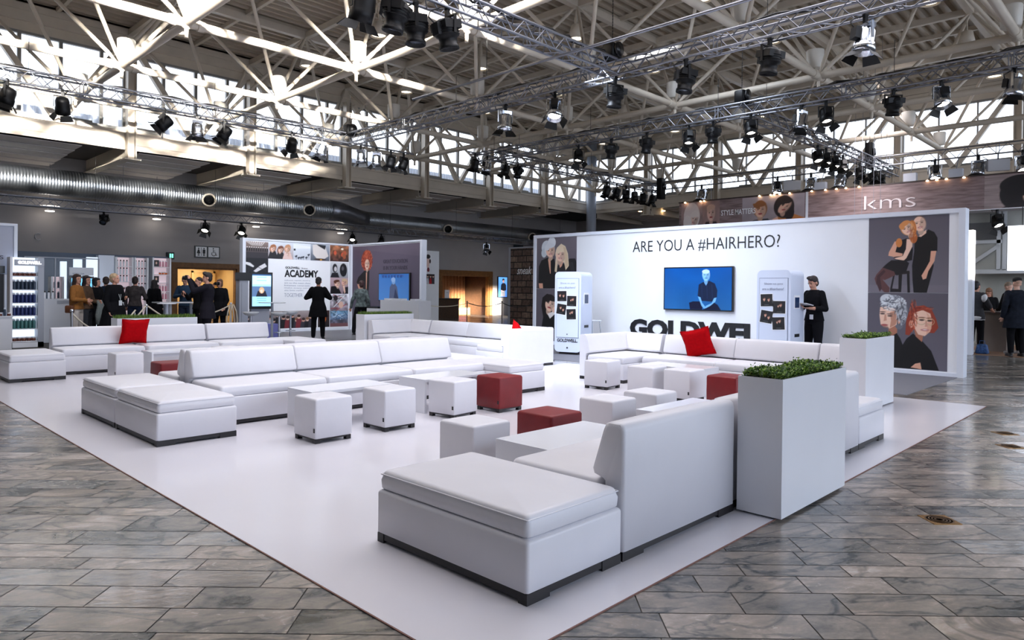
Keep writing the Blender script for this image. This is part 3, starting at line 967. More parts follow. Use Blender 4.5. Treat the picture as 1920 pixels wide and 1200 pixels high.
def aisle_bay(x0, i, side):
    """ceiling boards and girder of one aisle bay"""
    if side == 'left':
        g = MB(); g.box(x0 - 0.015, x0 + 0.015, YC + 0.25, YW, 5.62, 6.1); g.box(x0 - 0.16, x0 + 0.16, YC + 0.25, YW, 5.585, 5.62)
        g = g.build('ceiling_girder', cream_steel); tag(g, 'deep cream girder crossing the left aisle ceiling, %s from the left' % ordn[i], 'girder', None)
        b = MB(); b.box(x0 + 0.42, x0 + 2.75, YC + 0.5, YW - 0.3, 5.80, 5.86)
        for yy in (25.7, 26.5, 27.3, 28.1):
            pass
        t = MB(); y = YC + 0.5; z = 5.90
        for j in range(5):
            y1 = y + 0.84; t.box(x0 + 0.45, x0 + 2.8, y, y1 - 0.012, z - 0.03, z); y = y1; z -= 0.035
        o = t.build('ceiling_board', ap_panel); tag(o, 'pale board panel hung in the left aisle ceiling, %s from the left' % ordn[i], 'ceiling panel')
    else:
        g = MB(); g.box(XC + 0.25, XW, x0 - 0.015, x0 + 0.015, 5.62, 6.1); g.box(XC + 0.25, XW, x0 - 0.16, x0 + 0.16, 5.585, 5.62)
        g = g.build('ceiling_girder', cream_steel); tag(g, 'deep cream girder crossing the right aisle ceiling, %s from the corner' % ordn[i], 'girder')
        t = MB(); x = XC + 0.5; z = 5.90
        for j in range(5):
            t.box(x, x + 0.83, x0 - 3.1, x0 - 0.5, z - 0.03, z); x += 0.84; z -= 0.035
        o = t.build('ceiling_board', ap_panel); tag(o, 'pale board panel hung in the right aisle ceiling, %s from the corner' % ordn[i], 'ceiling panel')


for i in range(8):
    aisle_bay(-0.5 + 4 * i, i, 'left')
for i in range(6):
    aisle_bay(YC - 4 * i - (0.0 if i else 0.4), i, 'right')
cc = MB(); cc.lathe([(0.27, 0), (0.27, 9.8)], (30.9, 23.95, 0), n=20)
cc = cc.build('corner_column', mat('grey_blue_paint', (158, 168, 186), 0.35)); tag(cc, 'thick round grey column in the far corner of the hall', 'column')

# ------------------------------------------------------------------ ventilation duct of the left aisle
def duct_mat():
    M = bpy.data.materials.new('spiral_duct_steel'); M.use_nodes = True; nt = M.node_tree; b = nt.nodes['Principled BSDF']
    b.inputs['Metallic'].default_value = 0.95; b.inputs['Roughness'].default_value = 0.34
    tc = nt.nodes.new('ShaderNodeTexCoord'); wv = nt.nodes.new('ShaderNodeTexWave'); wv.bands_direction = 'X'
    wv.inputs['Scale'].default_value = 3.6; wv.inputs['Distortion'].default_value = 0.0
    nt.links.new(tc.outputs['Object'], wv.inputs['Vector'])
    bp = nt.nodes.new('ShaderNodeBump'); bp.inputs['Strength'].default_value = 0.5; bp.inputs['Distance'].default_value = 0.012
    nt.links.new(wv.outputs['Fac'], bp.inputs['Height']); nt.links.new(bp.outputs['Normal'], b.inputs['Normal'])
    n = nt.nodes.new('ShaderNodeTexNoise'); n.inputs['Scale'].default_value = 1.5
    r = nt.nodes.new('ShaderNodeValToRGB'); r.color_ramp.elements[0].color = (0.30, 0.33, 0.37, 1); r.color_ramp.elements[1].color = (0.52, 0.55, 0.58, 1)
    nt.links.new(tc.outputs['Object'], n.inputs['Vector']); nt.links.new(n.outputs['Fac'], r.inputs['Fac']); nt.links.new(r.outputs['Color'], b.inputs['Base Color'])
    return M


dm_ = duct_mat()
dt = thing('ventilation_duct', 'big silver spiral ventilation duct along the left aisle wall', 'duct', (0, 27.5, 4.95))
MB().cyl((-6, 0, 0), (16.5, 0, 0), 0.44, 36).build('wide_pipe', dm_, dt)
el = MB(); el.tube([(16.5, 0, 0), (16.9, 0.0, -0.01), (17.3, 0.08, -0.05), (17.8, 0.25, -0.14), (18.3, 0.4, -0.2), (18.7, 0.45, -0.23)], [0.46, 0.46, 0.45, 0.43, 0.42, 0.41], 30); el.build('elbow', alu, dt)
MB().cyl((18.7, 0.45, -0.23), (34, 0.45, -0.23), 0.40, 36).build('narrow_pipe', dm_, dt)
for (x, y, z) in ((11.25, 0, 0), (15.5, 0, 0), (23.6, 0.4, -0.23), (30, 0.4, -0.23)):
    nz = MB(); dirn = Vector((-0.35, -0.9, -0.25)).normalized()
    nz.lathe([(0.2, 0.30), (0.22, 0.5), (0.26, 0.56), (0.25, 0.60), (0.2, 0.58), (0.19, 0.53), (0.15, 0.57), (0.12, 0.53), (0.1, 0.59), (0.05, 0.55), (0.0, 0.6)], (x, y, z), dirn, 20)
    nzo = nz.build('jet_nozzle', cream_steel, dt)
    rg = MB()
    for (r0, r1) in ((0.17, 0.19), (0.10, 0.12), (0.03, 0.05)):
        rg.lathe([(r0, 0.594), (r1, 0.594)], (x, y, z), dirn, 20)
    rg.build('dark_slot', black_plastic, nzo)
for x in (8.2, 13.5, 20.0, 26.0):
    MB().cyl((x, 0.0 if x < 17 else .45, 0.38), (x, 0.0 if x < 17 else .45, 1.15), 0.008, 6).build('hanger_rod', alu, dt)

# ------------------------------------------------------------------ roof lattice
sf = thing('roof_lattice', 'cream tubular steel lattice carrying the whole roof', 'roof frame', (0, 0, 0))
NX = range(-1, 7); NY = range(-1, 7)


def LN(i, c): return Vector((U0 + S4 * i, V0 - S4 * c, ZL))
def UN(i, c): return Vector((U0 + S4 * (i + 0.5), V0 - S4 * (c - 0.5), ZU))


for c in NY:
    m_ = MB().cyl(LN(-2, c), LN(6, c), 0.088, 12)
    for i in NX:
        for s in (-0.36, 0.36):
            p = LN(i, c); m_.cyl(p + Vector((s, 0, 0)), p + Vector((s * 0.6, 0, 0)), 0.10, 12, 0.115)
    m_.build('lower_chord', cream_steel, sf)
for i in NX:
    MB().cyl(LN(i, -1), LN(i, 7), 0.088, 12).build('lower_chord', cream_steel, sf)
for c in range(-1, 8):
    a_, b_ = UN(-2, c), UN(6, c)
    MB().box(a_.x, b_.x, a_.y - 0.09, a_.y + 0.09, ZU - 0.09, ZU + 0.12).build('upper_chord', cream_steel, sf)
    MB().box(a_.x, b_.x, a_.y - 0.06, a_.y + 0.06, ZU + 0.125, ZU + 0.225).build('purlin', deck_m, sf)
for i in range(-2, 7):
    a_, b_ = UN(i, -1), UN(i, 7)
    MB().box(a_.x - 0.07, a_.x + 0.07, b_.y, a_.y, ZU - 0.08, ZU + 0.10).build('upper_chord', cream_steel, sf)
    for s in (2.0,):
        MB().box(a_.x + s - 0.05, a_.x + s + 0.05, b_.y, a_.y, ZU + 0.08, ZU + 0.22).build('purlin', cream_steel, sf)
for i in NX:
    for c in NY:
        p = LN(i, c)
        m_ = MB()
        for (di, dc) in ((0, 0), (-1, 0), (0, 1), (-1, 1)):
            q_ = UN(i + di, c + dc); d = (q_ - p).normalized()
            m_.cyl(p + d * 0.1, p + d * 0.35, 0.025, 8, 0.05); m_.cyl(p + d * 0.35, q_ - d * 0.35, 0.05, 8); m_.cyl(q_ - d * 0.35, q_ - d * 0.1, 0.05, 8, 0.025)
        w_ = m_.build('web_struts', cream_steel, sf)
        nd = MB().ellipsoid(p, 0.13, 0.13, 0.13, 12, 8); nd.cyl(p - Vector((0, 0, 0.12)), p - Vector((0, 0, 0.3)), 0.04, 8)
        nd.build('node', cream_steel, sf)
# ceiling drums (loudspeakers) over the lower nodes and conical pendants under the upper nodes
drum = thing('ceiling_loudspeaker', 'white drum shaped loudspeaker standing over a node of the roof lattice', 'loudspeaker', (0, 0, 0), 0, 'white drum loudspeakers in the roof lattice')
MB().lathe([(0.17, 0.0), (0.19, 0.02), (0.21, 0.44), (0.2, 0.46), (0, 0.46)], (0, 0, 0), n=20).build('housing', mat('off_white_plastic', (226, 222, 214), 0.4), drum)
MB().cyl((0, 0, -0.16), (0, 0, 0), 0.035, 8).box(-0.12, -0.04, -0.05, 0.05, -0.14, 0.0).build('bracket', cream_steel, drum)
pend = thing('pendant_lamp', 'beige conical pendant lamp with a lit opening under the roof deck', 'pendant lamp', (0, 0, 0), 0, 'conical pendant lamps under the roof')
MB().lathe([(0.0, 0.42), (0.11, 0.42), (0.15, 0.40), (0.24, 0.0), (0.22, 0.0), (0.14, 0.38)], n=20).build('lamp_shade', cream_steel, pend)
MB().lathe([(0.0, 0.045), (0.20, 0.045)], n=20).build('lamp_lens', mat('pendant_glow', (255, 240, 215), 0.4, emit=1.6), pend)
MB().cyl((0, 0, 0.42), (0, 0, 0.82), 0.02, 6).build('stem', cream_steel, pend)
first = True
for i in NX:
    for c in NY:
        p = LN(i, c) + Vector((0.14, 0.14, 0.24))
        if first:
            drum.location = p
        else:
            dup(drum, p, 0)
        if i < 6 and c > -1:
            u = UN(i, c) + Vector((0.12, 0.12, -0.92))
            if first or pend.get('u') is None:
                pend.location = u; pend['u'] = 1
            else:
                dup(pend, u, 0)
        first = False


# ------------------------------------------------------------------ lighting trusses
cable_m = mat('black_cable', (16, 16, 18), 0.5)


def truss(p, q_, label, size=0.29, cable=True, lat=0.011, seed=0, chords=4):
    p = Vector(p); q_ = Vector(q_); d = (q_ - p); L = d.length; d.normalize(); up = Vector((0, 0, 1)); sd = d.cross(up).normalized()
    t = thing('lighting_truss', label, 'truss', p)
    h = size / 2; cs = [(-h, -h), (h, -h), (h, h), (-h, h)] if chords == 4 else [(0, -h), (0, h)]

    def pt(s, k):
        a, b = cs[k]
        return d * s + sd * a + up * (b + h)
    for k in range(len(cs)):
        MB().cyl(pt(0, k), pt(L, k), 0.0245, 8).build('chord', alu, t)
    m_ = MB(); n = max(2, int(L / 0.26)); faces = ((0, 1), (1, 2), (2, 3), (3, 0)) if chords == 4 else ((0, 1),)
    for (a, b) in faces:
        for j in range(n):
            s0, s1 = L * j / n, L * (j + 1) / n
            if j % 2 == 0:
                m_.cyl(pt(s0, a), pt(s1, b), lat, 5, caps=False)
            else:
                m_.cyl(pt(s0, b), pt(s1, a), lat, 5, caps=False)
        s = 0
        while s < L:
            m_.cyl(pt(s, a), pt(s, b), lat, 5, caps=False); m_.cyl(pt(s + .08, a), pt(s + .08, b), lat, 5, caps=False); s += 3.0
    m_.build('bracing', alu, t)
    if cable:
        r = random.Random(seed); pts = []; s = 0
        while s < L:
            pts.append(d * s + sd * (r.uniform(-.08, .08)) + up * (size + 0.03 + 0.03 * abs(math.sin(s * 3)))); s += 0.22
        MB().tube(pts, 0.022, 6).build('cable', cable_m, t)
        pts = [v + sd * 0.06 + up * r.uniform(-.03, .02) for v in pts]
        MB().tube(pts, 0.014, 5).build('cable', cable_m, t)
    s = 1.0
    while s < L:
        MB().cyl(d * s + up * size, d * s + up * (ZL - p.z if p.z > 5 else 1.9), 0.006, 5).build('suspension_wire', cable_m, t)
        s += 4.0
    return t


truss((-1.5, 18.0, 5.76), (11.35, 18.0, 5.76), 'aluminium truss crossing the upper left below the windows', seed=1)
truss((11.5, 18.2, 5.76), (11.5, -3, 5.76), 'aluminium truss rising from the picture middle left to the upper right', seed=2)
truss((3.0, 8.3, 5.76), (11.3, 8.3, 5.76), 'aluminium truss coming from the top edge to the truss crossing', seed=3)
truss((16.05, 17.5, 5.76), (16.05, -3, 5.76), 'aluminium truss running across the right half behind the nearer one', seed=4)
truss((16.25, 16.5, 5.76), (26.2, 16.5, 5.76), 'dark cabled truss running into the far corner of the hall', seed=5)
truss((16.25, 7.8, 5.76), (28.0, 7.8, 5.76), 'aluminium truss with a bunch of lit spotlights at its far end', seed=6)
truss((25.0, 16.2, 5.70), (25.0, 0, 5.70), 'two pipe ladder truss above the brown banner', size=0.3, chords=2, cable=False, seed=7)
truss((-2, 26.3, 3.98), (33, 26.3, 3.98), 'slim aluminium truss along the left aisle below the duct', size=0.27, cable=False, seed=8)
truss((25.6, 8.2, 3.62), (25.6, -2, 3.62), 'blue lit truss under the brown banner at the right edge', size=0.25, cable=False, seed=9)
tp = MB().cyl((9.5, 12.35, 5.65), (9.5, -2.5, 5.65), 0.027, 8).build('steel_pipe', alu); tag(tp, 'single thin pipe hanging free before the lattice in the upper middle', 'pipe')
MB().cyl((9.5, 10, 5.67), (9.5, 10, ZL), 0.006, 5).cyl((9.5, 4, 5.67), (9.5, 4, ZL), 0.006, 5).build('suspension_wire', cable_m, tp)


# ------------------------------------------------------------------ stage lights
def make_light(kind, lit):
    body_m = {'can': black_metal, 'profile': black_metal, 'silver': chrome, 'flood': mat('silver_grey', (150, 154, 160), 0.4, metal=0.5)}[kind]
    t = thing('spotlight', 'x', 'spotlight', (0, 0, 0))
    cl = MB(); cl.box(-0.025, 0.025, -0.02, 0.02, -0.10, 0.0); cl.lathe([(0.035, -0.02), (0.035, 0.02)], (0, 0, 0.0), (1, 0, 0), 10); cl.build('clamp', black_metal, t)
    w = 0.135 if kind != 'profile' else 0.15
    y = MB(); y.box(-w - 0.012, w + 0.012, -0.018, 0.018, -0.115, -0.10)
    for s in (-1, 1):
        y.box(s * w - 0.012 * (s < 0) , s * w + 0.012 * (s > 0), -0.018, 0.018, -0.32, -0.10)
    y.build('yoke', body_m if kind == 'silver' else black_metal, t)
    hd = bpy.data.objects.new('head', None); COL.objects.link(hd); hd.parent = t; hd.location = (0, 0, -0.30)
    b = MB()
    if kind == 'can':
        b.lathe([(0.05, 0.17), (0.10, 0.155), (0.12, 0.10), (0.12, -0.02), (0.13, -0.03), (0.13, -0.15), (0.118, -0.15), (0.112, -0.06), (0, -0.06)], n=18)
        zl = -0.065; rl = 0.11
    elif kind == 'profile':
        b.lathe([(0.0, 0.17), (0.09, 0.165), (0.135, 0.12), (0.14, -0.03), (0.11, -0.05), (0.105, -0.13), (0.12, -0.14), (0.12, -0.18), (0.108, -0.18), (0.1, -0.13), (0, -0.13)], n=18); b.box(-0.15, 0.15, -0.12, 0.12, 0.04, 0.13)
        for k in range(4):
            b.lathe([(0.138, -0.02 + k * 0.03), (0.15, -0.015 + k * 0.03), (0.138, -0.005 + k * 0.03)], n=18)
        zl = -0.14; rl = 0.10
    elif kind == 'silver':
        b.lathe([(0.0, 0.15), (0.08, 0.14), (0.11, 0.09), (0.115, -0.05), (0.13, -0.06), (0.14, -0.17), (0.128, -0.17), (0.11, -0.1), (0, -0.1)], n=18)
        b.box(-0.10, 0.10, -0.05, 0.05, 0.13, 0.19)
        zl = -0.105; rl = 0.11
    else:
        b.box(-0.12, 0.12, -0.10, 0.10, 0.02, 0.12); b.lathe([(0.11, 0.02), (0.14, -0.10), (0.13, -0.10), (0.10, 0.01), (0, 0.01)], n=4)
        zl = -0.0; rl = 0.1
    body = b.build('lamp_housing', body_m, hd)
    bd = MB()
    if kind in ('can', 'silver'):
        for k in range(4):
            a = k * PI / 2 + 0.4; c, s = math.cos(a), math.sin(a); o = Vector((c, s, 0)); tt = Vector((-s, c, 0)); z0 = -0.15 if kind == 'can' else -0.17
            p = o * 0.125 + Vector((0, 0, z0)); q_ = o * 0.20 + Vector((0, 0, z0 - 0.09))
            bd.add([p - tt * 0.09, p + tt * 0.09, q_ + tt * 0.12, q_ - tt * 0.12, p - tt * 0.09 + o * .004, p + tt * 0.09 + o * .004, q_ + tt * 0.12 + o * .004, q_ - tt * 0.12 + o * .004],
                   [(0, 1, 2, 3), (7, 6, 5, 4), (0, 4, 5, 1), (1, 5, 6, 2), (2, 6, 7, 3), (3, 7, 4, 0)])
        bd.build('barn_doors', black_metal, body)
    lens = MB().lathe([(0.0, zl - 0.02), (rl * 0.6, zl - 0.012), (rl, zl)], n=18)
    lens.build('lens', lamp_white if lit else mat('dark_lens', (70, 76, 86), 0.08), body)
    bx = MB(); bx.box(-0.06, 0.06, 0.1, 0.17, -0.02, 0.12); bx.tube([(0, 0.15, 0.1), (0.05, 0.2, 0.2), (0.1, 0.12, 0.28), (0.03, 0.02, 0.31)], 0.009, 6)
    bx.build('power_cable', cable_m, body)
    return t, hd


LP = {}
for kk in ('can', 'profile', 'silver', 'flood'):
    for l in (0, 1):
        LP[(kk, l)] = [make_light(kk, l), False]


def hang(kind, lit, loc, yaw, tilt, label, scale=1.0, group=None):
    (proto, hd), usedp = LP[(kind, lit)]
    if not usedp:
        LP[(kind, lit)][1] = True; t = proto
        t.location = loc; t['label'] = label
    else:
        t = dup(proto, loc, None, label)
    t.rotation_euler = (0, 0, yaw); t.scale = (scale,) * 3
    if group:
        t['group'] = group
    for ch in t.children:
        if ch.name.startswith('head'):
            ch.rotation_euler = (tilt, 0, 0)
    return t


bz = 5.76
g1 = 'spotlights on the left truss'
for j, (x, k, l) in enumerate(((3.1, 'can', 0), (4.1, 'can', 0), (6.23, 'can', 0), (7.0, 'silver', 0), (7.7, 'can', 0), (9.57, 'can', 0), (10.5, 'silver', 0))):
    hang(k, l, (x, 17.86, bz), 0.7 * (-1) ** j + 0.4, 0.25 + 0.3 * (j % 3), '%s spotlight under the upper left truss, %s from the left' % ('silver' if k == 'silver' else 'black', ordn[j]), 1.15, g1)
for j, (x, k, l) in enumerate(((11.9, 'silver', 0), (12.45, 'silver', 0), (13.0, 'can', 0), (13.5, 'can', 0))):
    hang(k, l, (x, 18.0, bz + 0.02), 0.3 * j - 0.8, 0.3 + 0.1 * j, '%s spotlight right of the left truss end, %s from the left' % ('silver' if k == 'silver' else 'black', ordn[j]), 1.1)
eb = MB().cyl((11.3, 18.0, bz + 0.06), (13.9, 18.0, bz + 0.06), 0.025, 8).build('steel_pipe', alu); tag(eb, 'short pipe carrying four spotlights right of the left truss end', 'pipe')
for j, (y, k, l, lab) in enumerate(((11.46, 'silver', 0, 'silver spotlight with black yoke'), (9.94, 'silver', 1, 'shiny silver spotlight tilted sideways'), (8.35, 'profile', 0, 'black profile spotlight'), (6.75, 'profile', 0, 'black profile spotlight'),
                                    (5.15, 'profile', 0, 'black profile spotlight'), (3.64, 'silver', 0, 'silver spotlight with a white cable loop'))):
    hang(k, l, (11.5, y, bz), 2.2 if l else (0.9 if j % 2 else -0.3), 0.15 + 0.3 * (j == 1), lab + ' under the long front truss, %s from the left' % ordn[j], 1.25)
for j, (x, y, k) in enumerate(((5.5, 8.3, 'can'), (5.98, 8.2, 'profile'), (6.5, 8.4, 'profile'), (6.95, 8.2, 'profile'))):
    hang(k, 0, (x, y, bz), 0.5 * j, 0.4 - 0.2 * j, 'large black spotlight at the top edge of the picture, %s of four from the left' % ordn[j], 1.3)
for j, (y, k, l) in enumerate(((12.94, 'can', 1), (11.76, 'profile', 0), (10.58, 'profile', 0), (9.31, 'can', 1), (8.63, 'profile', 0), (7.64, 'can', 1), (6.42, 'silver', 0), (5.88, 'can', 1), (4.51, 'profile', 0), (3.63, 'silver', 1), (2.42, 'silver', 0))):
    hang(k, l, (16.05, y, bz), 2.3 if l else -0.8 + 0.35 * (j % 4), 0.38 if l else 0.15, '%s%s spotlight under the second long truss, %s from the left' % ('lit ' if l else '', 'silver' if k == 'silver' else 'black', ordn[j]), 1.15)
for j, (x, k) in enumerate(((15.2, 'can'), (15.75, 'silver'), (16.6, 'can'), (17.2, 'profile'))):
    hang(k, 0, (x, 16.5, bz + 0.05), 0.6 * j, 0.3, '%s spotlight in the small group at the middle truss corner, %s from the left' % ('silver' if k == 'silver' else 'black', ordn[j]), 1.05)
eb = MB().cyl((14.9, 16.5, bz + 0.1), (16.3, 16.5, bz + 0.1), 0.025, 8).build('steel_pipe', alu); tag(eb, 'short pipe end with small spotlights at the middle truss corner', 'pipe')
for j, x in enumerate((22.2, 22.85, 23.5, 24.1, 24.7, 25.4)):
    hang('can', 0, (x, 16.45, bz - 0.02), 0.8 * j, 0.5 - 0.15 * j, 'black spotlight in the row near the far round column, %s from the left' % ordn[j], 1.15)
for j, (x, l) in enumerate(((20.7, 1), (21.35, 1), (22.05, 1), (22.75, 1), (24.3, 0), (25.6, 0), (26.4, 0))):
    hang('can', l, (x, 7.8, bz), 2.3, 0.5, '%s black spotlight on the truss above the display wall, %s from the left' % ('lit' if l else 'dark', ordn[j]), 1.15)
# silver floods over the banner
for j, (y, k, l) in enumerate(((13.9, 'silver', 0), (10.84, 'silver', 1), (9.64, 'silver', 0), (8.65, 'silver', 0), (5.8, 'silver', 1), (4.64, 'silver', 0), (3.55, 'silver', 1))):
    hang(k, l, (25.0, y, 5.69), 2.0 if l else -PI / 2 - 0.2, 0.45 if l else -0.35, '%ssilver spotlight above the brown banner, %s from the left' % ('lit ' if l else '', ordn[j]), 1.35)
for j, y in enumerate((10.3, 4.15)):
    t = thing('box_loudspeaker', ('grey box loudspeaker above the brown banner near the two heads', 'grey box loudspeaker above the brown banner at the right edge')[j], 'loudspeaker', (25.0, y, 5.15), 0.3)
    MB().prism([(-0.2, 0), (0.2, 0.06), (0.2, 0.38), (-0.2, 0.34)], (0, -0.27, 0), (1, 0, 0), (0, 0, 1), (0, 1, 0), 0.54).build('cabinet', mat('speaker_grey', (190, 190, 194), 0.5), t)
    MB().prism([(-0.21, -0.008), (0.19, 0.05), (0.19, 0.06), (-0.21, 0.0)], (0, -0.24, 0), (1, 0, 0), (0, 0, 1), (0, 1, 0), 0.48).build('grille', black_plastic, t)
    MB().cyl((0, 0, 0.36), (0, 0, 0.56), 0.02, 6).build('bracket', black_metal, t)
for j, y in enumerate((9.17, 6.4, 5.15)):
    t = MB().box(24.55, 24.75, y - 0.18, y + 0.18, 4.9, 5.3).build('dimmer_box', mat('clear_grey', (196, 200, 210), 0.4)); tag(t, 'small pale control box at the top edge of the brown banner, %s from the left' % ordn[j], 'control box')
    MB().cyl((24.65, y, 5.29), (24.98, y, 5.73), 0.014, 6).build('bracket', alu, t)
for j, (x, k, l, s) in enumerate(((7.26, 'profile', 0, 0.9), (10.64, 'can', 1, 1.1), (12.03, 'can', 1, 1.1), (17.0, 'can', 1, 1.0), (18.52, 'can', 0, 1.0), (25.1, 'silver', 0, 1.1))):
    hang(k, l, (x, 26.3, 3.975), 2.5, 0.75, '%s spotlight on the slim truss of the left aisle, %s from the left' % ('lit' if l else 'dark', ordn[j]), s)
hang('can', 0, (2.15, 9.5, bz), 1.0, 0.3, 'black spotlight cut by the left edge at the top of the picture', 1.2)
ebp = MB().cyl((1.2, 9.5, bz + .02), (2.4, 9.5, bz + .02), 0.025, 8).cyl((1.3, 9.5, bz + .02), (1.3, 9.5, ZL), 0.01, 6).build('steel_pipe', alu); tag(ebp, 'short pipe at the top left edge holding one spotlight', 'pipe')
hang('can', 1, (24.1, 4.0, 3.93), 2.2, 0.6, 'lit spotlight hanging inside the stand at the right edge', 1.2)
# chain hoists
for j, (x, y, z, lab) in enumerate(((11.4, 8.35, 6.1, 'black chain hoist on top of the truss crossing in the upper middle'), (11.45, 17.9, 6.0, 'black chain hoist at the left truss corner'),
                                    (24.9, 15.7, 5.3, 'tall black chain hoist near the far round column'), (27.2, 8.4, 6.1, 'black chain hoist at the end of the truss before the right windows'), (16.1, 7.9, 6.08, 'black chain hoist on the second truss crossing'))):
    t = thing('chain_hoist', lab, 'hoist', (x, y, z))
    hh = 0.85 if j in (2, 3) else 0.3
    MB().soft(-0.17, 0.17, -0.13, 0.13, 0, hh, rc=0.05, re=0.03).build('motor_body', black_metal, t)
    MB().lathe([(0.0, 0.0), (0.13, 0.0), (0.14, 0.05), (0.0, 0.06)], (0.0, -0.13, hh * 0.6), (0, -1, 0), 16).build('end_cap', black_plastic, t)
    ch = MB(); zz = hh
    while zz < ZL - z + (2.6 if z > 6 else 0.4):
        ch.cyl((0, 0, zz), (0, 0, zz + 0.05), 0.009, 5); zz += 0.06
    ch.build('chain', black_metal, t)
# round ceiling lights and trunking under the aisle soffit
for j, (x, y) in enumerate(((6.22, 28.7), (9.75, 28.7), (13.75, 28.7), (17.9, 28.7))):
    t = thing('disc_lamp', 'flat round white lamp below the left duct, %s from the left' % ordn[j], 'ceiling lamp', (x, y, 4.22))
    MB().lathe([(0, 0.03), (0.30, 0.03), (0.32, 0.0), (0.3, -0.02), (0, -0.03)], n=20).build('diffuser', mat('disc_glow', (255, 246, 235), 0.4, emit=2.0), t)
    MB().lathe([(0, -0.16), (0.14, -0.16), (0.15, -0.13), (0.0, -0.12)], n=16).build('lower_ring', mat('disc_glow', (255, 246, 235), 0.4), t)
    st = MB()
    for a in range(3):
        c, s = 0.1 * math.cos(a * 2.1), 0.1 * math.sin(a * 2.1); st.cyl((c, s, -0.13), (c, s, 0.02), 0.008, 5)
    st.cyl((0, 0, 0.03), (0, 0, 1.5), 0.01, 5); st.build('stem', alu, t)
# small downlights in the board near the corner and along the banner
for j, (x, y) in enumerate(((32.2, 21.6), (32.8, 20.5), (33.4, 21.3), (34.0, 21.6), (33.4, 19.6))):
    t = MB().lathe([(0, 0), (0.09, 0.0), (0.1, 0.02)], (x, y, 5.85 - 0.035 * int((x - 32) / 0.84)), n=12).build('downlight', lamp_warm); tag(t, 'warm round downlight in the ceiling board beside the corner column', 'downlight', 'downlights in the corner ceiling board')

# prototypes that never found a place are removed
def drop(o):
    for c in list(o.children):
        drop(c)
    bpy.data.objects.remove(o)


for key, (pr, usedp) in list(LP.items()):
    if not usedp:
        drop(pr[0])


# ================================================================== PICTURES
SK = (224, 168, 142); SKL = (240, 200, 178); SKD = (176, 116, 92); BLK = (16, 14, 17); GREY = (98, 94, 104)


def P(pts, x0, y0, w, h):
    """picture measurements (x right, y down) to canvas units"""
    return [((x - x0) / w, 1 - (y - y0) / h) for x, y in pts]


def head(cv, cx, cy, s, skin, hair, back=(1.25, 1.15, 0.0, 0.12), fringe=True, tilt=0.0, smile=True, asp=1.0, mono=None, shade=True):
    """face of half height s centred at cx, cy"""
    rx = s * 0.74 / asp
    ct, st = math.cos(tilt), math.sin(tilt)

    def o(dx, dy):
        return cx + (dx * ct - dy * st) * s / asp, cy + (dx * st + dy * ct) * s
    bx, by = o(back[2], back[3]); cv.ell(bx, by, rx * back[0], s * back[1], hair, rot=tilt)
    nk = o(0, -1.0); cv.ell(nk[0], nk[1], rx * 0.5, s * 0.55, tuple(c * 0.82 for c in skin))
    cv.ell(cx, cy, rx, s, skin, rot=tilt)
    if shade:
        a = o(0.45, -0.05); cv.ell(a[0], a[1], rx * 0.5, s * 0.85, tuple(c * 0.74 for c in skin), rot=tilt, a=0.55)
    for e in (-0.32, 0.32):
        a = o(e, 0.12); cv.ell(a[0], a[1], s * 0.13 / asp, s * 0.055, (52, 34, 30), rot=tilt)
        a = o(e, 0.30); cv.ell(a[0], a[1], s * 0.2 / asp, s * 0.035, tuple(c * 0.55 for c in skin), rot=tilt)
    a = o(0.05, -0.15); cv.ell(a[0], a[1], s * 0.09 / asp, s * 0.2, tuple(c * 0.78 for c in skin), rot=tilt, a=.8)
    a = o(0, -0.48); cv.ell(a[0], a[1], s * 0.28 / asp, s * 0.11, (158, 60, 62) if mono is None else mono, rot=tilt)
    if smile:
        cv.ell(a[0], a[1], s * 0.19 / asp, s * 0.045, (248, 240, 236), rot=tilt)
    if fringe:
        a = o(0.0, 0.86); cv.ell(a[0], a[1], rx * 1.05, s * 0.38, hair, rot=tilt)
        a = o(-0.5, 0.6); cv.ell(a[0], a[1], rx * 0.45, s * 0.45, hair, rot=tilt + .4)
    return o


def strands(cv, cx, cy, rx, ry, c1, c2, n, seed, asp=1.0, curl=0.5, w=0.004):
    r = random.Random(seed); keep = cv.C.copy()
    for k in range(n):
        a = r.uniform(0, 2 * PI); q = r.uniform(0.2, 0.95)
        x = cx + math.cos(a) * rx * q; y = cy + math.sin(a) * ry * q; d = r.uniform(0, 2 * PI); pts = [(x, y)]
        for j in range(3):
            d += r.uniform(-curl, curl); x += math.cos(d) * rx * 0.25; y += math.sin(d) * ry * 0.25; pts.append((x, y))
        cv.line(pts, w, c1 if r.random() < 0.5 else c2, 0.6)
    ins = (((cv.X - cx) / (rx * 1.12)) ** 2 + ((cv.Y - cy) / (ry * 1.12)) ** 2 < 1)[..., None]
    cv.C = np.where(ins, cv.C, keep)


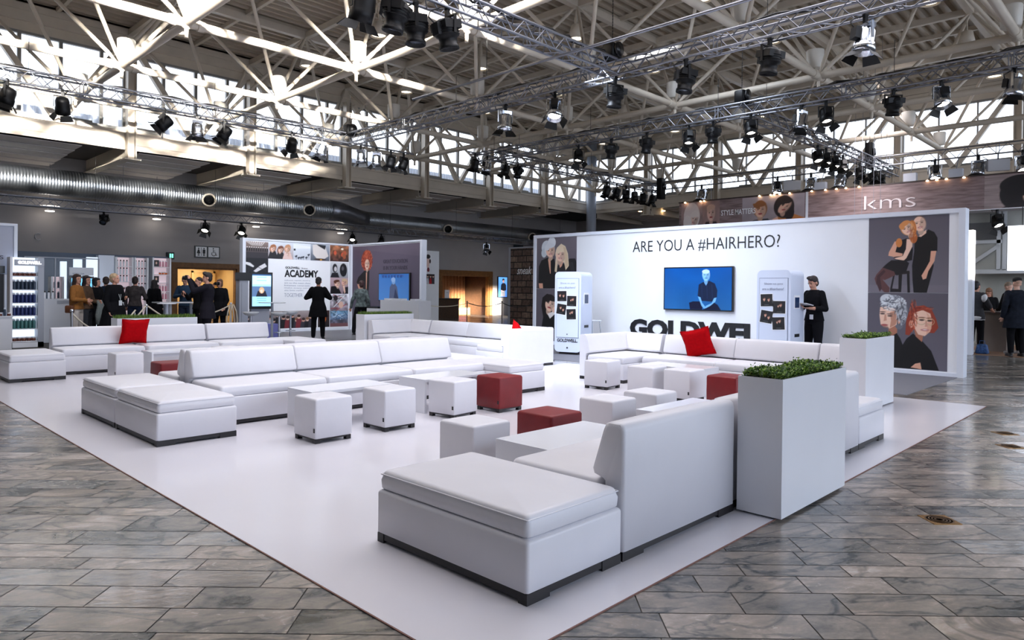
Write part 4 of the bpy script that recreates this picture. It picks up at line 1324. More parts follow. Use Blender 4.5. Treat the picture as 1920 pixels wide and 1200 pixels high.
def pic_two_women():
    cv = Canvas(170, 170, GREY); cv.grad((112, 104, 112), (78, 74, 84)); q = lambda pts: P(pts, 112, 65, 383, 475); a = 0.82
    cv.poly(q([(130, 540), (135, 330), (160, 275), (220, 250), (285, 265), (300, 330), (300, 540)]), BLK)
    cv.poly(q([(285, 400), (310, 330), (380, 310), (430, 265), (480, 265), (495, 300), (495, 400)]), (30, 28, 32))
    cv.ell(*q([(210, 155)])[0], .13, .14, (214, 220, 228)); cv.ell(*q([(185, 205)])[0], .07, .09, (200, 208, 216)); cv.ell(*q([(260, 110)])[0], .10, .11, (230, 234, 240))
    cv.poly(q([(235, 240), (250, 240), (252, 400), (245, 400), (225, 270)]), SK)
    head(cv, *q([(247, 190)])[0], .12, SKL, (224, 228, 234), (1.2, 1.1, -.1, .3), True, 0.08, asp=a)
    cv.poly(q([(290, 380), (300, 250), (310, 160), (350, 125), (390, 150), (415, 220), (425, 330), (395, 370), (380, 300), (320, 300), (310, 390)]), (228, 208, 178))
    cv.poly(q([(330, 290), (370, 290), (360, 330), (340, 350)]), SK)
    head(cv, *q([(345, 230)])[0], .125, SKL, (232, 212, 184), (1.25, 1.1, .05, .2), True, -0.12, asp=a)
    cv.poly(q([(370, 150), (395, 170), (412, 250), (420, 330), (390, 350), (385, 250)]), (214, 190, 158))
    cv.poly(q([(135, 490), (175, 490), (178, 538), (140, 538)]), SK)
    for x in (452, 465, 476):
        cv.line(q([(x - 20, 300), (x, 390)]), .004, (70, 68, 74))
    return cv


def pic_brunette():
    cv = Canvas(130, 150, GREY); cv.grad((96, 90, 98), (88, 82, 92)); q = lambda pts: P(pts, 108, 540, 383, 470); a = .82
    cv.poly(q([(165, 880), (185, 760), (230, 740), (300, 740), (400, 800), (430, 1010), (160, 1010)]), BLK)
    cv.poly(q([(160, 700), (170, 620), (215, 585), (270, 600), (300, 640), (300, 760), (180, 800)]), (24, 18, 20))
    head(cv, *q([(245, 680)])[0], .135, SKL, (26, 18, 20), (1.35, 1.25, -.1, .15), True, -0.25, smile=False, asp=a)
    cv.poly(q([(200, 600), (265, 600), (250, 640), (205, 660)]), (26, 18, 20))
    cv.poly(q([(220, 765), (260, 750), (300, 715), (300, 760), (245, 810)]), (238, 232, 230))
    cv.ell(*q([(290, 725)])[0], .07, .05, SKL, rot=.7)
    return cv


def pic_couple():
    cv = Canvas(190, 190, GREY); cv.grad((92, 88, 98), (112, 108, 118)); q = lambda pts: P(pts, 42, 50, 628, 540); a = .93
    cv.rect(0, 1, 0, .1, (122, 116, 126), .6)
    # stool
    for s in ([(250, 450), (225, 560), (240, 560), (262, 450)], [(290, 460), (290, 585), (312, 585), (318, 460)], [(355, 440), (362, 590), (382, 590), (375, 440)], [(225, 560), (225, 585), (310, 585), (310, 565)]):
        cv.poly(q(s), (22, 18, 20))
    cv.poly(q([(240, 440), (375, 435), (378, 455), (240, 465)]), (34, 26, 26))
    # man
    cv.poly(q([(395, 400), (410, 300), (412, 230), (440, 195), (500, 165), (515, 150), (560, 170), (585, 210), (585, 302), (535, 302), (560, 400), (540, 480), (510, 590), (410, 590), (400, 500)]), BLK)
    cv.poly(q([(537, 300), (578, 300), (565, 370), (520, 440), (505, 490), (480, 498), (468, 470), (500, 420), (530, 370)]), SK)
    cv.poly(q([(440, 195), (500, 150), (500, 175), (460, 200)]), SKL)
    head(cv, *q([(447, 108)])[0], .095, SKL, (120, 92, 80), (1.02, 1.0, .05, .12), False, 0.18, asp=a)
    # woman
    cv.poly(q([(270, 250), (300, 220), (350, 205), (385, 215), (400, 290), (395, 360), (330, 372), (250, 350)]), (20, 18, 22))
    cv.poly(q([(255, 225), (285, 225), (262, 300), (320, 312), (318, 330), (250, 335), (205, 325), (210, 300)]), SK)
    cv.poly(q([(350, 210), (395, 215), (395, 265), (350, 345), (330, 362), (270, 352), (250, 345), (320, 330), (345, 280)]), SKL)
    cv.poly(q([(230, 358), (340, 362), (372, 380), (350, 440), (275, 468), (255, 440), (160, 410), (190, 385)]), (22, 18, 22))
    cv.poly(q([(160, 410), (255, 440), (265, 465), (180, 500), (160, 495), (220, 555), (215, 590), (180, 590), (110, 530), (95, 490), (110, 460)]), (92, 58, 58))
    cv.poly(q([(115, 470), (170, 425), (185, 440), (140, 480), (155, 560), (140, 585), (110, 520)]), (66, 40, 44))
    cv.ell(*q([(390, 150)])[0], .055, .13, (196, 118, 62)); cv.ell(*q([(290, 235)])[0], .04, .06, (206, 128, 70)); cv.ell(*q([(405, 205)])[0], .045, .07, (178, 98, 52))
    head(cv, *q([(352, 138)])[0], .085, SKL, (214, 142, 84), (1.3, 1.2, .1, .1), True, 0.5, asp=a)
    strands(cv, *q([(395, 165)])[0], .04, .12, (232, 168, 104), (160, 82, 40), 24, 3)
    return cv


def pic_two_heads():
    cv = Canvas(190, 180, GREY); cv.grad((92, 88, 98), (104, 100, 112)); q = lambda pts: P(pts, 32, 592, 628, 560); a = .9
    cv.poly(q([(40, 1150), (90, 930), (210, 900), (270, 890), (300, 930), (330, 1000), (380, 1150)]), (18, 16, 18))
    cv.poly(q([(300, 1010), (350, 930), (400, 890), (470, 940), (540, 1010), (600, 1150), (300, 1150)]), (14, 12, 14))
    cv.poly(q([(385, 1140), (420, 1110), (460, 1100), (470, 1150)]), SK)
    cv.poly(q([(205, 860), (275, 830), (275, 890), (235, 915), (205, 905)]), SKD)
    cv.poly(q([(410, 860), (480, 890), (470, 950), (420, 910)]), SKD)
    # man with grey curls
    cv.ell(*q([(245, 680)])[0], .16, .13, (170, 174, 182)); cv.ell(*q([(300, 740)])[0], .09, .17, (128, 132, 142)); cv.ell(*q([(190, 640)])[0], .09, .07, (206, 210, 216)); cv.ell(*q([(290, 830)])[0], .05, .06, (110, 112, 122))
    cv.poly(q([(135, 700), (190, 695), (260, 710), (275, 780), (270, 830), (215, 860), (165, 850), (140, 830), (130, 760)]), SKL)
    cv.poly(q([(215, 740), (270, 720), (275, 790), (262, 830), (215, 855), (225, 800)]), SKD, .7)
    cv.ell(*q([(288, 800)])[0], .022, .04, SK)
    for (x, y) in ((155, 750), (215, 765)):
        cv.ell(*q([(x, y)])[0], .030, .009, (60, 44, 40)); cv.ell(*q([(x, y - 14)])[0], .038, .008, (120, 92, 84))
    cv.poly(q([(172, 755), (185, 755), (190, 800), (165, 805)]), (206, 150, 128)); cv.ell(*q([(172, 835)])[0], .045, .014, (166, 84, 84))
    cv.poly(q([(150, 842), (200, 845), (210, 858), (165, 856)]), (120, 92, 84), .7)
    strands(cv, *q([(240, 670)])[0], .15, .10, (232, 236, 240), (96, 98, 108), 90, 5, curl=1.1, w=.006)
    strands(cv, *q([(300, 740)])[0], .07, .15, (200, 204, 210), (70, 70, 78), 60, 6, curl=1.1, w=.006)
    # woman with glasses
    cv.poly(q([(340, 900), (345, 800), (365, 730), (420, 690), (480, 680), (540, 710), (575, 780), (592, 840), (560, 880), (520, 880), (400, 860), (370, 905)]), (150, 60, 40))
    cv.poly(q([(400, 740), (470, 715), (530, 740), (545, 800), (530, 870), (490, 905), (440, 895), (405, 840), (395, 790)]), SKL)
    cv.poly(q([(500, 730), (545, 780), (540, 850), (500, 900), (505, 850), (515, 790)]), SK, .8)
    cv.ell(*q([(385, 820)])[0], .028, .05, SK)
    for (x, y) in ((465, 788), (525, 792)):
        cv.ell(*q([(x, y)])[0], .030, .011, (64, 46, 42)); cv.ell(*q([(x, y - 18)])[0], .04, .007, (120, 66, 50))
    for (x, y, rx) in ((462, 798, 34), (532, 800, 28)):
        pts = [(x + rx * math.cos(t), y + 24 * math.sin(t)) for t in np.linspace(0, 2 * PI, 20)]
        cv.line(q(pts), .0035, (196, 170, 132))
    cv.line(q([(395, 788), (430, 795)]), .003, (196, 170, 132))
    cv.poly(q([(495, 790), (505, 795), (512, 835), (490, 838)]), (214, 156, 136)); cv.ell(*q([(490, 860)])[0], .05, .014, (176, 84, 84)); cv.ell(*q([(490, 859)])[0], .035, .006, (250, 244, 240))
    strands(cv, *q([(400, 760)])[0], .05, .2, (196, 92, 62), (108, 36, 26), 50, 8, curl=.4, w=.005); strands(cv, *q([(480, 702)])[0], .11, .025, (196, 92, 62), (108, 36, 26), 24, 9, curl=.4, w=.004)
    return cv


def pic_blue_man():
    cv = Canvas(170, 100, (10, 84, 160)); cv.grad((8, 78, 156), (30, 92, 152)); cv.noise(.06, 6, 4, 1); q = lambda pts: P(pts, 145, 165, 940, 590); a = 1.76
    B = (22, 34, 62)
    cv.poly(q([(505, 660), (560, 640), (670, 640), (700, 690), (690, 755), (520, 755)]), (18, 22, 48)); cv.poly(q([(760, 700), (850, 650), (900, 680), (945, 755), (700, 755)]), (18, 22, 48))
    cv.poly(q([(640, 400), (700, 365), (790, 350), (860, 385), (895, 480), (890, 580), (850, 600), (830, 640), (670, 630), (670, 590), (625, 560)]), B)
    cv.poly(q([(630, 570), (665, 580), (690, 660), (740, 720), (720, 745), (680, 700)]), (110, 170, 226)); cv.poly(q([(885, 580), (850, 590), (820, 660), (740, 700), (730, 740), (800, 700), (870, 640)]), (110, 170, 226))
    cv.poly(q([(712, 330), (765, 330), (760, 380), (740, 415), (715, 375)]), (110, 170, 226))
    head(cv, *q([(740, 275)])[0], .125, (132, 190, 238), (200, 226, 248), (1.05, 1.0, 0, .2), False, 0.0, False, asp=a, mono=(70, 110, 170))
    cv.ell(*q([(735, 218)])[0], .055, .05, (186, 214, 244))
    for x in (680, 750, 820):
        cv.line(q([(x, 400), (x + 10, 600)]), .002, (40, 58, 96))
    return cv


def pic_red_curls():
    """right hand wall of the academy corner: whole purple panel"""
    cv = Canvas(230, 180, (92, 82, 98)); q = lambda pts: P(pts, 130, 100, 735, 760); a = 1.3
    cv.grad((104, 92, 108), (72, 68, 84)); cv.poly(q([(300, 140), (865, 215), (865, 860), (130, 860), (130, 130)]), (88, 78, 96), .6)
    cv.ell(*q([(300, 235)])[0], .085, .125, (176, 74, 48)); strands(cv, *q([(300, 235)])[0], .085, .12, (214, 106, 72), (116, 36, 26), 120, 4, curl=1.3, w=.004)
    cv.poly(q([(180, 440), (200, 390), (270, 330), (330, 330), (330, 430), (325, 510), (240, 510), (235, 430), (215, 460)]), BLK)
    cv.poly(q([(190, 455), (215, 455), (260, 510), (250, 530), (215, 520)]), SK); cv.poly(q([(300, 510), (320, 510), (310, 590), (285, 605), (280, 590)]), SK); cv.poly(q([(290, 345), (305, 345), (300, 500), (292, 500)]), SK)
    cv.poly(q([(245, 510), (320, 510), (340, 620), (355, 700), (350, 800), (330, 820), (250, 800), (220, 650)]), (14, 12, 16))
    head(cv, *q([(303, 270)])[0], .062, SKL, (176, 74, 48), (0.9, .9, 0, .2), False, 0.0, False, asp=a)
    return cv


def small_scene(nx, ny, kind, seed):
    r = random.Random(seed); cv = Canvas(nx, ny, (120, 118, 122))
    if kind == 'salon_dark':
        cv.grad((150, 128, 120), (34, 32, 38))
        for k in range(9): cv.poly([(0.1 * k, 1), (0.1 * k + .05, 1), (.3 + .05 * k, .75), (.28 + .05 * k, .75)], (232, 228, 226))
        for k in range(10): cv.rect(.04 + .1 * k, .09 + .1 * k, .42, .6, (24, 24, 28)); cv.rect(.04 + .1 * k, .09 + .1 * k, .63, .68, (236, 232, 230))
        cv.rect(0, 1, 0, .35, (52, 48, 54))
    elif kind == 'scissor_hands':
        cv.C[:] = (24, 26, 32); cv.poly([(0, .75), (.2, .7), (.38, .5), (.34, .42), (.1, .55), (0, .6)], (232, 232, 236)); cv.poly([(.35, .2), (.6, .5), (.85, .7), (.95, .5), (.7, .3), (.45, .1)], (226, 224, 228)); cv.line([(.55, .45), (.9, .2)], .012, (60, 60, 66))
    elif kind == 'three_women':
        cv.grad((222, 228, 236), (170, 156, 160))
        for (x, y, h) in ((.18, .62, (168, 106, 70)), (.48, .56, (120, 70, 50)), (.76, .66, (196, 140, 104))):
            cv.poly([(x - .2, 0), (x - .1, y - .15), (x + .1, y - .15), (x + .22, 0)], (34, 32, 38) if x < .6 else (226, 196, 188)); head(cv, x, y, .17, SKL, h, (1.5, 1.4, 0, .05), True, -.2, asp=1.5)
        strands(cv, .8, .45, .1, .3, (206, 150, 110), (120, 72, 48), 30, 2)
    elif kind == 'salon_white':
        cv.grad((232, 238, 246), (200, 204, 214))
        for k in range(4): cv.line([(0, .9 - k * .07), (1, .82 - k * .03)], .01, (255, 255, 255))
        for k in range(6):
            x = r.uniform(.1, .95); y = r.uniform(.1, .4); cv.poly([(x - .08, y), (x + .05, y + .06), (x + .08, y), (x, y - .1)], (38, 42, 54)); cv.line([(x, y), (x + .02, y - .2)], .008, (90, 96, 110))
        cv.rect(.02, .12, .55, .66, (30, 30, 36))
    elif kind == 'blonde_back':
        cv.grad((180, 186, 198), (90, 96, 110)); cv.poly([(.1, .95), (.4, 1), (.8, .8), (.95, .3), (.7, .1), (.3, .15), (.12, .4)], (226, 218, 214)); cv.poly([(.3, 1), (.8, .95), (.75, .7), (.5, .85)], (28, 30, 36)); cv.ell(.5, .08, .3, .06, (60, 44, 40)); cv.ell(.55, .06, .06, .04, (226, 160, 50))
    elif kind == 'brown_room':
        cv.grad((150, 96, 66), (78, 52, 48)); cv.noise(.5, 10, 8, seed); cv.ell(.65, .8, .07, .07, (255, 240, 220))
        for k in range(5): cv.ell(r.random(), r.uniform(.3, .6), .08, .14, (168 + r.randrange(50), 96, 66))
    elif kind == 'mono_pair':
        cv.grad((222, 224, 228), (150, 152, 160)); cv.ell(.25, .6, .13, .28, (40, 40, 46)); cv.ell(.28, .55, .08, .16, (206, 204, 206)); cv.ell(.72, .5, .2, .42, (28, 28, 34)); cv.ell(.68, .6, .07, .14, (96, 94, 100)); cv.poly([(0, 0), (.1, .3), (.4, .32), (.5, 0)], (34, 34, 40))
    elif kind == 'laughing':
        cv.grad((190, 164, 170), (150, 128, 138)); cv.poly([(0, 0), (.05, .45), (.4, .5), (.62, 0)], (14, 13, 16)); cv.poly([(.7, 0), (.8, .4), (1, .45), (1, 0)], (24, 22, 28))
        head(cv, .38, .62, .2, SKL, (96, 56, 40), (1.15, 1.05, 0, .15), True, .15); head(cv, .76, .72, .18, (230, 180, 160), (206, 176, 140), (1.2, 1.1, .2, .1), True, -.3); cv.poly([(.7, .5), (.8, .5), (.85, .1), (.78, 0)], SKL)
    elif kind == 'magazine':
        cv.grad((214, 214, 222), (120, 108, 118)); cv.noise(.4, 8, 8, seed)
        for k in range(7): cv.line([(r.random(), r.random()), (r.random(), r.random())], .02, r.choice([(30, 30, 38), (240, 240, 244), (170, 70, 76)]))
        cv.ell(.6, .35, .13, .2, (226, 188, 170)); cv.ell(.3, .75, .12, .16, (40, 34, 38))
    elif kind == 'blue_salon':
        cv.grad((120, 170, 206), (90, 66, 76)); cv.noise(.5, 9, 8, seed)
        for k in range(10): cv.line([(r.random(), r.uniform(.4, 1)), (r.random(), r.uniform(.3, .9))], .012, r.choice([(22, 40, 70), (220, 236, 246), (60, 110, 160)]))
        cv.rect(0, 1, 0, .22, (124, 84, 88))
    elif kind == 'crowd':
        cv.grad((176, 164, 164), (70, 50, 54))
        for k in range(16):
            x = .03 + .06 * k + r.uniform(-.015, .015); y = r.uniform(.45, .75); cv.poly([(x - .05, 0), (x - .035, y - .1), (x + .035, y - .1), (x + .05, 0)], r.choice([(24, 22, 28), (190, 186, 196), (120, 40, 50), (52, 48, 58)])); cv.ell(x, y, .022, .1, r.choice([SK, SKL])); cv.ell(x, y + .06, .024, .08, r.choice([(50, 34, 30), (140, 100, 70), (30, 24, 26)]))
    elif kind == 'orange_hair':
        cv.grad((60, 40, 40), (36, 26, 30)); cv.ell(.42, .62, .3, .42, (206, 96, 30)); strands(cv, .42, .6, .3, .4, (236, 130, 50), (130, 44, 20), 50, 3, w=.014); cv.rect(0, 1, 0, .15, (24, 20, 24))
    elif kind == 'mono_walk':
        cv.grad((248, 248, 252), (236, 236, 240)); cv.poly([(0, 0), (0, .9), (.3, .85), (.35, .2), (.2, 0)], (22, 22, 26)); cv.ell(.55, .55, .2, .36, (238, 206, 196)); cv.ell(.55, .86, .28, .12, (40, 34, 36)); cv.ell(.8, .6, .1, .12, (60, 40, 44)); cv.ell(.6, .1, .14, .14, (120, 40, 50))
    elif kind == 'red_dresses':
        cv.grad((40, 34, 40), (28, 24, 28))
        for x, c in ((.13, (176, 22, 34)), (.4, (210, 208, 214)), (.65, (186, 26, 38)), (.88, (60, 56, 64))):
            cv.poly([(x - .13, 0), (x - .07, .6), (x + .07, .6), (x + .13, 0)], c); cv.ell(x, .78, .07, .14, SKL); cv.ell(x, .88, .08, .1, (60, 40, 34))
    elif kind == 'polaroid':
        cv.C[:] = (26, 24, 28)
        for x, y in (((.3, .6), (.68, .56)), ((.45, .6), (.62, .7)), ((.4, .65), (.7, .5)), ((.42, .62), (.6, .72)))[seed % 4]:
            cv.ell(x, y - .32, .2, .24, (12, 12, 14)); head(cv, x, y, .13, SK, (52, 34, 28), (1.15, 1.05, 0, .15))
        cv.rect(.3, .7, .1, .14, (150, 150, 156), .6)
    elif kind == 'blue_figure':
        cv.grad((40, 110, 190), (60, 130, 206)); cv.poly([(.36, .04), (.38, .5), (.46, .66), (.54, .66), (.62, .5), (.68, .0)], (70, 84, 120)); cv.poly([(.5, .02), (.56, .45), (.68, .02)], (24, 40, 80)); cv.ell(.5, .72, .06, .12, (120, 160, 210)); cv.ell(.49, .78, .07, .09, (140, 176, 222))
        for k in range(7): cv.rect(.12 + k * .1, .17 + k * .1, .86, .95, (20, 70, 140))
    elif kind == 'screen_page':
        cv.C[:] = (140, 200, 238); cv.rect(0, 1, .68, 1, (168, 218, 248)); cv.rect(0, 1, .3, .62, (72, 96, 132)); cv.poly([(.2, .3), (.3, .48), (.7, .48), (.8, .3)], (30, 30, 40)); head(cv, .5, .5, .06, SKL, (170, 140, 110), (1.9, 1.7, 0, 0), True, asp=.6)
        for y in (.9, .8, .24, .17, .1): cv.rect(.25, .75, y, y + .012, (60, 110, 160)); cv.rect(0, 1, .96, 1, (40, 70, 110))
    elif kind == 'blue_portrait':
        cv.grad((90, 150, 226), (70, 120, 206)); cv.poly([(.25, .3), (.3, .62), (.45, .7), (.75, .7), (.88, .6), (.9, .36), (.7, .28)], (28, 30, 40)); cv.poly([(.25, .02), (.3, .32), (.75, .3), (.78, .02)], (150, 146, 150)); cv.poly([(.28, .36), (.6, .3), (.75, .34), (.6, .27), (.3, .3)], (224, 190, 180)); head(cv, .57, .82, .08, (196, 150, 140), (32, 28, 34), (1.2, 1.2, 0, .2), True, asp=.5)
    elif kind == 'product_ad':
        cv.grad((28, 28, 34), (40, 34, 40)); cv.ell(.5, .6, .2, .25, SKL); cv.ell(.5, .7, .28, .25, (60, 40, 36)); cv.ell(.5, .55, .16, .2, SKL)
    elif kind == 'hair_close':
        cv.C[:] = (20, 18, 22); cv.ell(.2, .55, .3, .5, (206, 140, 110)); cv.poly([(.4, 1), (1, 1), (1, 0), (.55, 0), (.35, .5)], (22, 20, 24)); cv.rect(.9, 1, 0, 1, (236, 236, 240))
    return cv


def wallpic(name, cv, plane, a, z0, w, h, material=paper, parent=None, lift=0.004):
    """plane ('x', X) faces -x, a = y of the left edge; plane ('y', Y) faces -y, a = x of the left edge"""
    if plane[0] == 'x':
        return picture(name, cv, w, h, (plane[1], a, z0), (0, -1, 0), material, parent, lift)
    return picture(name, cv, w, h, (a, plane[1], z0), (1, 0, 0), material, parent, lift)


def walltext(name, s, plane, a, z0, w, h, material, parent=None, bold=0.0, depth=0.004, lift=0.003, **kw):
    if plane[0] == 'x':
        return text(name, s, w, h, (plane[1], a, z0), (0, -1, 0), material, parent, bold, depth, lift, **kw)
    return text(name, s, w, h, (a, plane[1], z0), (1, 0, 0), material, parent, bold, depth, lift, **kw)


ink = mat('black_print', (20, 20, 24), 0.5); ink_grey = mat('grey_print', (150, 156, 176), 0.5); ink_dark = mat('dark_grey_print', (58, 52, 66), 0.5)
white_letters = mat('white_letters', (250, 250, 252), 0.4); glow_letters = mat('lit_letters', (255, 255, 255), 0.4, emit=2.0)

# ------------------------------------------------------------------ long display wall
t = thing('display_wall', 'long white exhibition wall with hashtag slogan and hair portraits', 'exhibition wall', (0, 0, 0))
MB().box(14.3, 14.52, 2.85, 13.05, 0.0, 2.97).build('board', white_paint, t)
fr_ = MB()
fr_.box(14.275, 14.545, 2.83, 2.93, 0.0, 2.99); fr_.box(14.275, 14.545, 12.99, 13.07, 0.0, 2.99); fr_.box(14.275, 14.545, 2.93, 12.99, 2.91, 2.99); fr_.box(14.285, 14.30, 2.93, 12.99, 0.0, 0.07)
fr_.build('frame', mat('pale_frame', (226, 230, 240), 0.35), t)
wallpic('portrait_print', pic_two_women(), ('x', 14.3), 12.96, 1.52, 1.41, 1.38, parent=t)
wallpic('portrait_print', pic_brunette(), ('x', 14.3), 12.96, 0.10, 1.41, 1.415, parent=t)
wallpic('portrait_print', pic_couple(), ('x', 14.3), 4.41, 1.49, 1.33, 1.41, parent=t)
wallpic('portrait_print', pic_two_heads(), ('x', 14.3), 4.41, 0.09, 1.33, 1.395, parent=t)
walltext('slogan', 'ARE YOU A #HAIRHERO?', ('x', 14.3), 9.79, 2.395, 3.66, 0.29, ink, t, bold=-0.007, space=1.0)
walltext('brand_lettering', 'GOLDWELL', ('x', 14.3), 9.84, 0.36, 3.62, 0.44, ink, t, bold=0.05, depth=0.02)
tv = thing('television', 'large flat screen with a seated man on blue, on the long white wall', 'television', (0, 0, 0))
MB().box(14.225, 14.29, 7.13, 8.86, 1.045, 2.035).build('housing', black_plastic, tv)
wallpic('screen', pic_blue_man(), ('x', 14.225), 8.835, 1.07, 1.68, 0.94, screen_glow, tv, 0.002)


def fridge(x, y, rz, label, polar):
    t = thing('photo_cabinet', label, 'cabinet', (x, y, 0), rz)
    # local: front faces -x', width along y', depth along x'
    W, D, Hh = 0.66, 0.62, 1.90
    n = 5; prof = []
    r = 0.10
    for (cy, cz, a0) in ((W / 2 - r, Hh - r, 0), (-W / 2 + r, Hh - r, PI / 2), (-W / 2 + r, 0.06 + r, PI), (W / 2 - r, 0.06 + r, 1.5 * PI)):
        for k in range(n + 1):
            a = a0 + PI / 2 * k / n; prof.append((cy + r * math.cos(a), cz + r * math.sin(a)))
    fm = mat('cabinet_white', (214, 222, 240), 0.3)
    MB().prism(prof, (0, 0, 0), (0, 1, 0), (0, 0, 1), (1, 0, 0), D).build('cabinet_body', fm, t)
    d = MB(); d.box(-0.014, 0.0, -W / 2 + 0.055, W / 2 - 0.055, 0.40, 1.74); dr = d.build('door', fm, t)
    g = MB(); g.box(-0.006, 0.0005, -W / 2 + 0.046, -W / 2 + 0.053, 0.39, 1.75); g.box(-0.006, 0.0005, W / 2 - 0.053, W / 2 - 0.046, 0.39, 1.75); g.box(-0.006, .0005, -W / 2 + .046, W / 2 - .046, 1.742, 1.75); g.box(-0.006, .0005, -W / 2 + .046, W / 2 - .046, 0.39, 0.398)
    g.build('door_gap', mat('gap_grey', (120, 128, 150), 0.5), t)
    text('brand_lettering', 'GOLDWELL.', 0.52, 0.075, (0, 0.26, 0.29), (0, -1, 0), ink, t, bold=0.03)
    text('door_text', 'Show us you', 0.36, 0.05, (-0.014, 0.18, 1.61), (0, -1, 0), ink_grey, dr, bold=-0.01)
    text('door_text', 'are a #hairhero!', 0.42, 0.055, (-0.014, 0.22, 1.51), (0, -1, 0), ink_grey, dr, bold=-0.01)
    for k, (yy, zz, rot) in enumerate(polar):
        u = Vector((0, math.sin(rot), math.cos(rot))); xd = Vector((0, -math.cos(rot), math.sin(rot)))
        o = Vector((-0.0155, yy, zz)); s = 0.235
        fr = MB(); c = o; fr.obox(c + Vector((-0.001, 0, 0)), xd * (s / 2 + 0.012), u * (s / 2 + 0.012), Vector((0.0015, 0, 0))); fb = fr.build('photo_card', white_paint, dr)
        picture('photo_print', small_scene(36, 36, 'polaroid', k), s, s, o - xd * s / 2 - u * s / 2, xd, paper, fb, 0.004, u)
    MB().lathe([(0.018, 0), (0.018, 0.01), (0, 0.01)], (0, 0, 0.16), (-1, 0, 0), 12).build('foot_lock', black_plastic, t)
    MB().lathe([(0.012, 0), (0.012, 0.01), (0, 0.01)], (-0.014, 0, 0.47), (-1, 0, 0), 12).build('keyhole', black_plastic, dr)
    sd = MB(); sd.box(0.16, 0.42, -W / 2 - 0.006, -W / 2, 1.16, 1.42); so = sd.build('side_screen', white_paint, t)
    MB().box(0.19, 0.39, -W / 2 - 0.009, -W / 2 - 0.006, 1.18, 1.38).build('display', mat('dark_display', (40, 60, 96), 0.2), so)
    MB().box(0.2, 0.42, -W / 2 - 0.006, -W / 2, 0.62, 0.68).build('slot', black_plastic, t)
    MB().box(0.05, D - 0.05, -W / 2 + 0.1, W / 2 - 0.1, 0.0062, 0.062).build('plinth', black_foot, t)
    return t


fridge(12.32, 10.20, 0.24, 'white rounded photo cabinet standing left of the display wall by the two women', ((0.14, 1.34, 0.02), (-0.11, 1.23, -0.02), (0.15, 1.04, -0.14), (-0.1, 0.93, 0.04)))
fridge(13.1, 5.73, 0.0, 'white rounded photo cabinet next to the man in black with a tablet', ((0.13, 1.32, 0.04), (-0.12, 1.19, 0.0), (0.13, 1.0, -0.14), (-0.11, 0.88, 0.05)))


def bar_stool(x, y, rz, label, kind='back'):
    t = thing('bar_stool', label, 'stool', (x, y, 0.006), rz)
    wm = mat('white_shell', (226, 228, 232), 0.3)
    if kind == 'back':
        s = MB(); s.soft(-0.2, 0.2, -0.18, 0.2, 0.72, 0.75, rc=0.06, re=0.012); s.build('seat', wm, t)
        b = MB(); b.soft(-0.2, 0.2, -0.215, -0.19, 0.74, 0.92, rc=0.01, re=0.01); b.build('backrest', wm, t)
        for (a, c) in ((-1, -1), (1, -1), (1, 1), (-1, 1)):
            MB().cyl((a * 0.16, c * 0.14, 0.72), (a * 0.22, c * 0.2, 0.0), 0.011, 8).build('leg', chrome, t)
        MB().cyl((-0.2, 0.18, 0.25), (0.2, 0.18, 0.25), 0.009, 6).build('footrest', chrome, t)
    else:
        s = MB(); s.lathe([(0.0, 0.70), (0.06, 0.70), (0.16, 0.735), (0.21, 0.80), (0.205, 0.805), (0.15, 0.76), (0.0, 0.745)], n=20); s.build('seat', wm, t)
        MB().cyl((0, 0, 0.02), (0, 0, 0.70), 0.028, 10).build('pillar', chrome if kind == 'tulip' else wm, t)
        MB().lathe([(0.22, 0.0), (0.22, 0.012), (0.03, 0.03)], n=20).build('base', chrome, t)
        MB().lathe([(0.13, 0.26), (0.14, 0.27), (0.13, 0.28)], n=16).build('footrest', chrome, t)
    return t


bar_stool(13.6, 10.52, -PI / 2, 'white stool with thin chrome legs before the left part of the display wall')

# ------------------------------------------------------------------ academy corner stand
t = thing('corner_stand', 'white framed corner stand with academy board and purple panel', 'exhibition wall', (0, 0, 0))
MB().box(9.92, 13.86, 21.6, 21.75, 0.02, 3.0).box(13.9, 14.04, 17.55, 21.75, 0.02, 3.0).build('board', white_paint, t)
f = MB(); f.box(9.90, 10.0, 21.56, 21.78, 0.005, 3.05); f.box(10.0, 13.84, 21.57, 21.77, 3.0, 3.05); f.box(10.0, 13.84, 21.57, 21.6, 0.005, 0.09); f.box(13.82, 13.9, 21.5, 21.6, 0.005, 3.05)
f.box(13.87, 14.07, 17.5, 21.56, 3.0, 3.05); f.box(13.87, 14.07, 17.5, 17.6, 0.005, 3.0); f.box(13.875, 13.9, 17.6, 21.5, 0.005, 0.09)
f.build('frame', mat('pale_frame', (226, 230, 240), 0.35), t)
AY = ('y', 21.6)
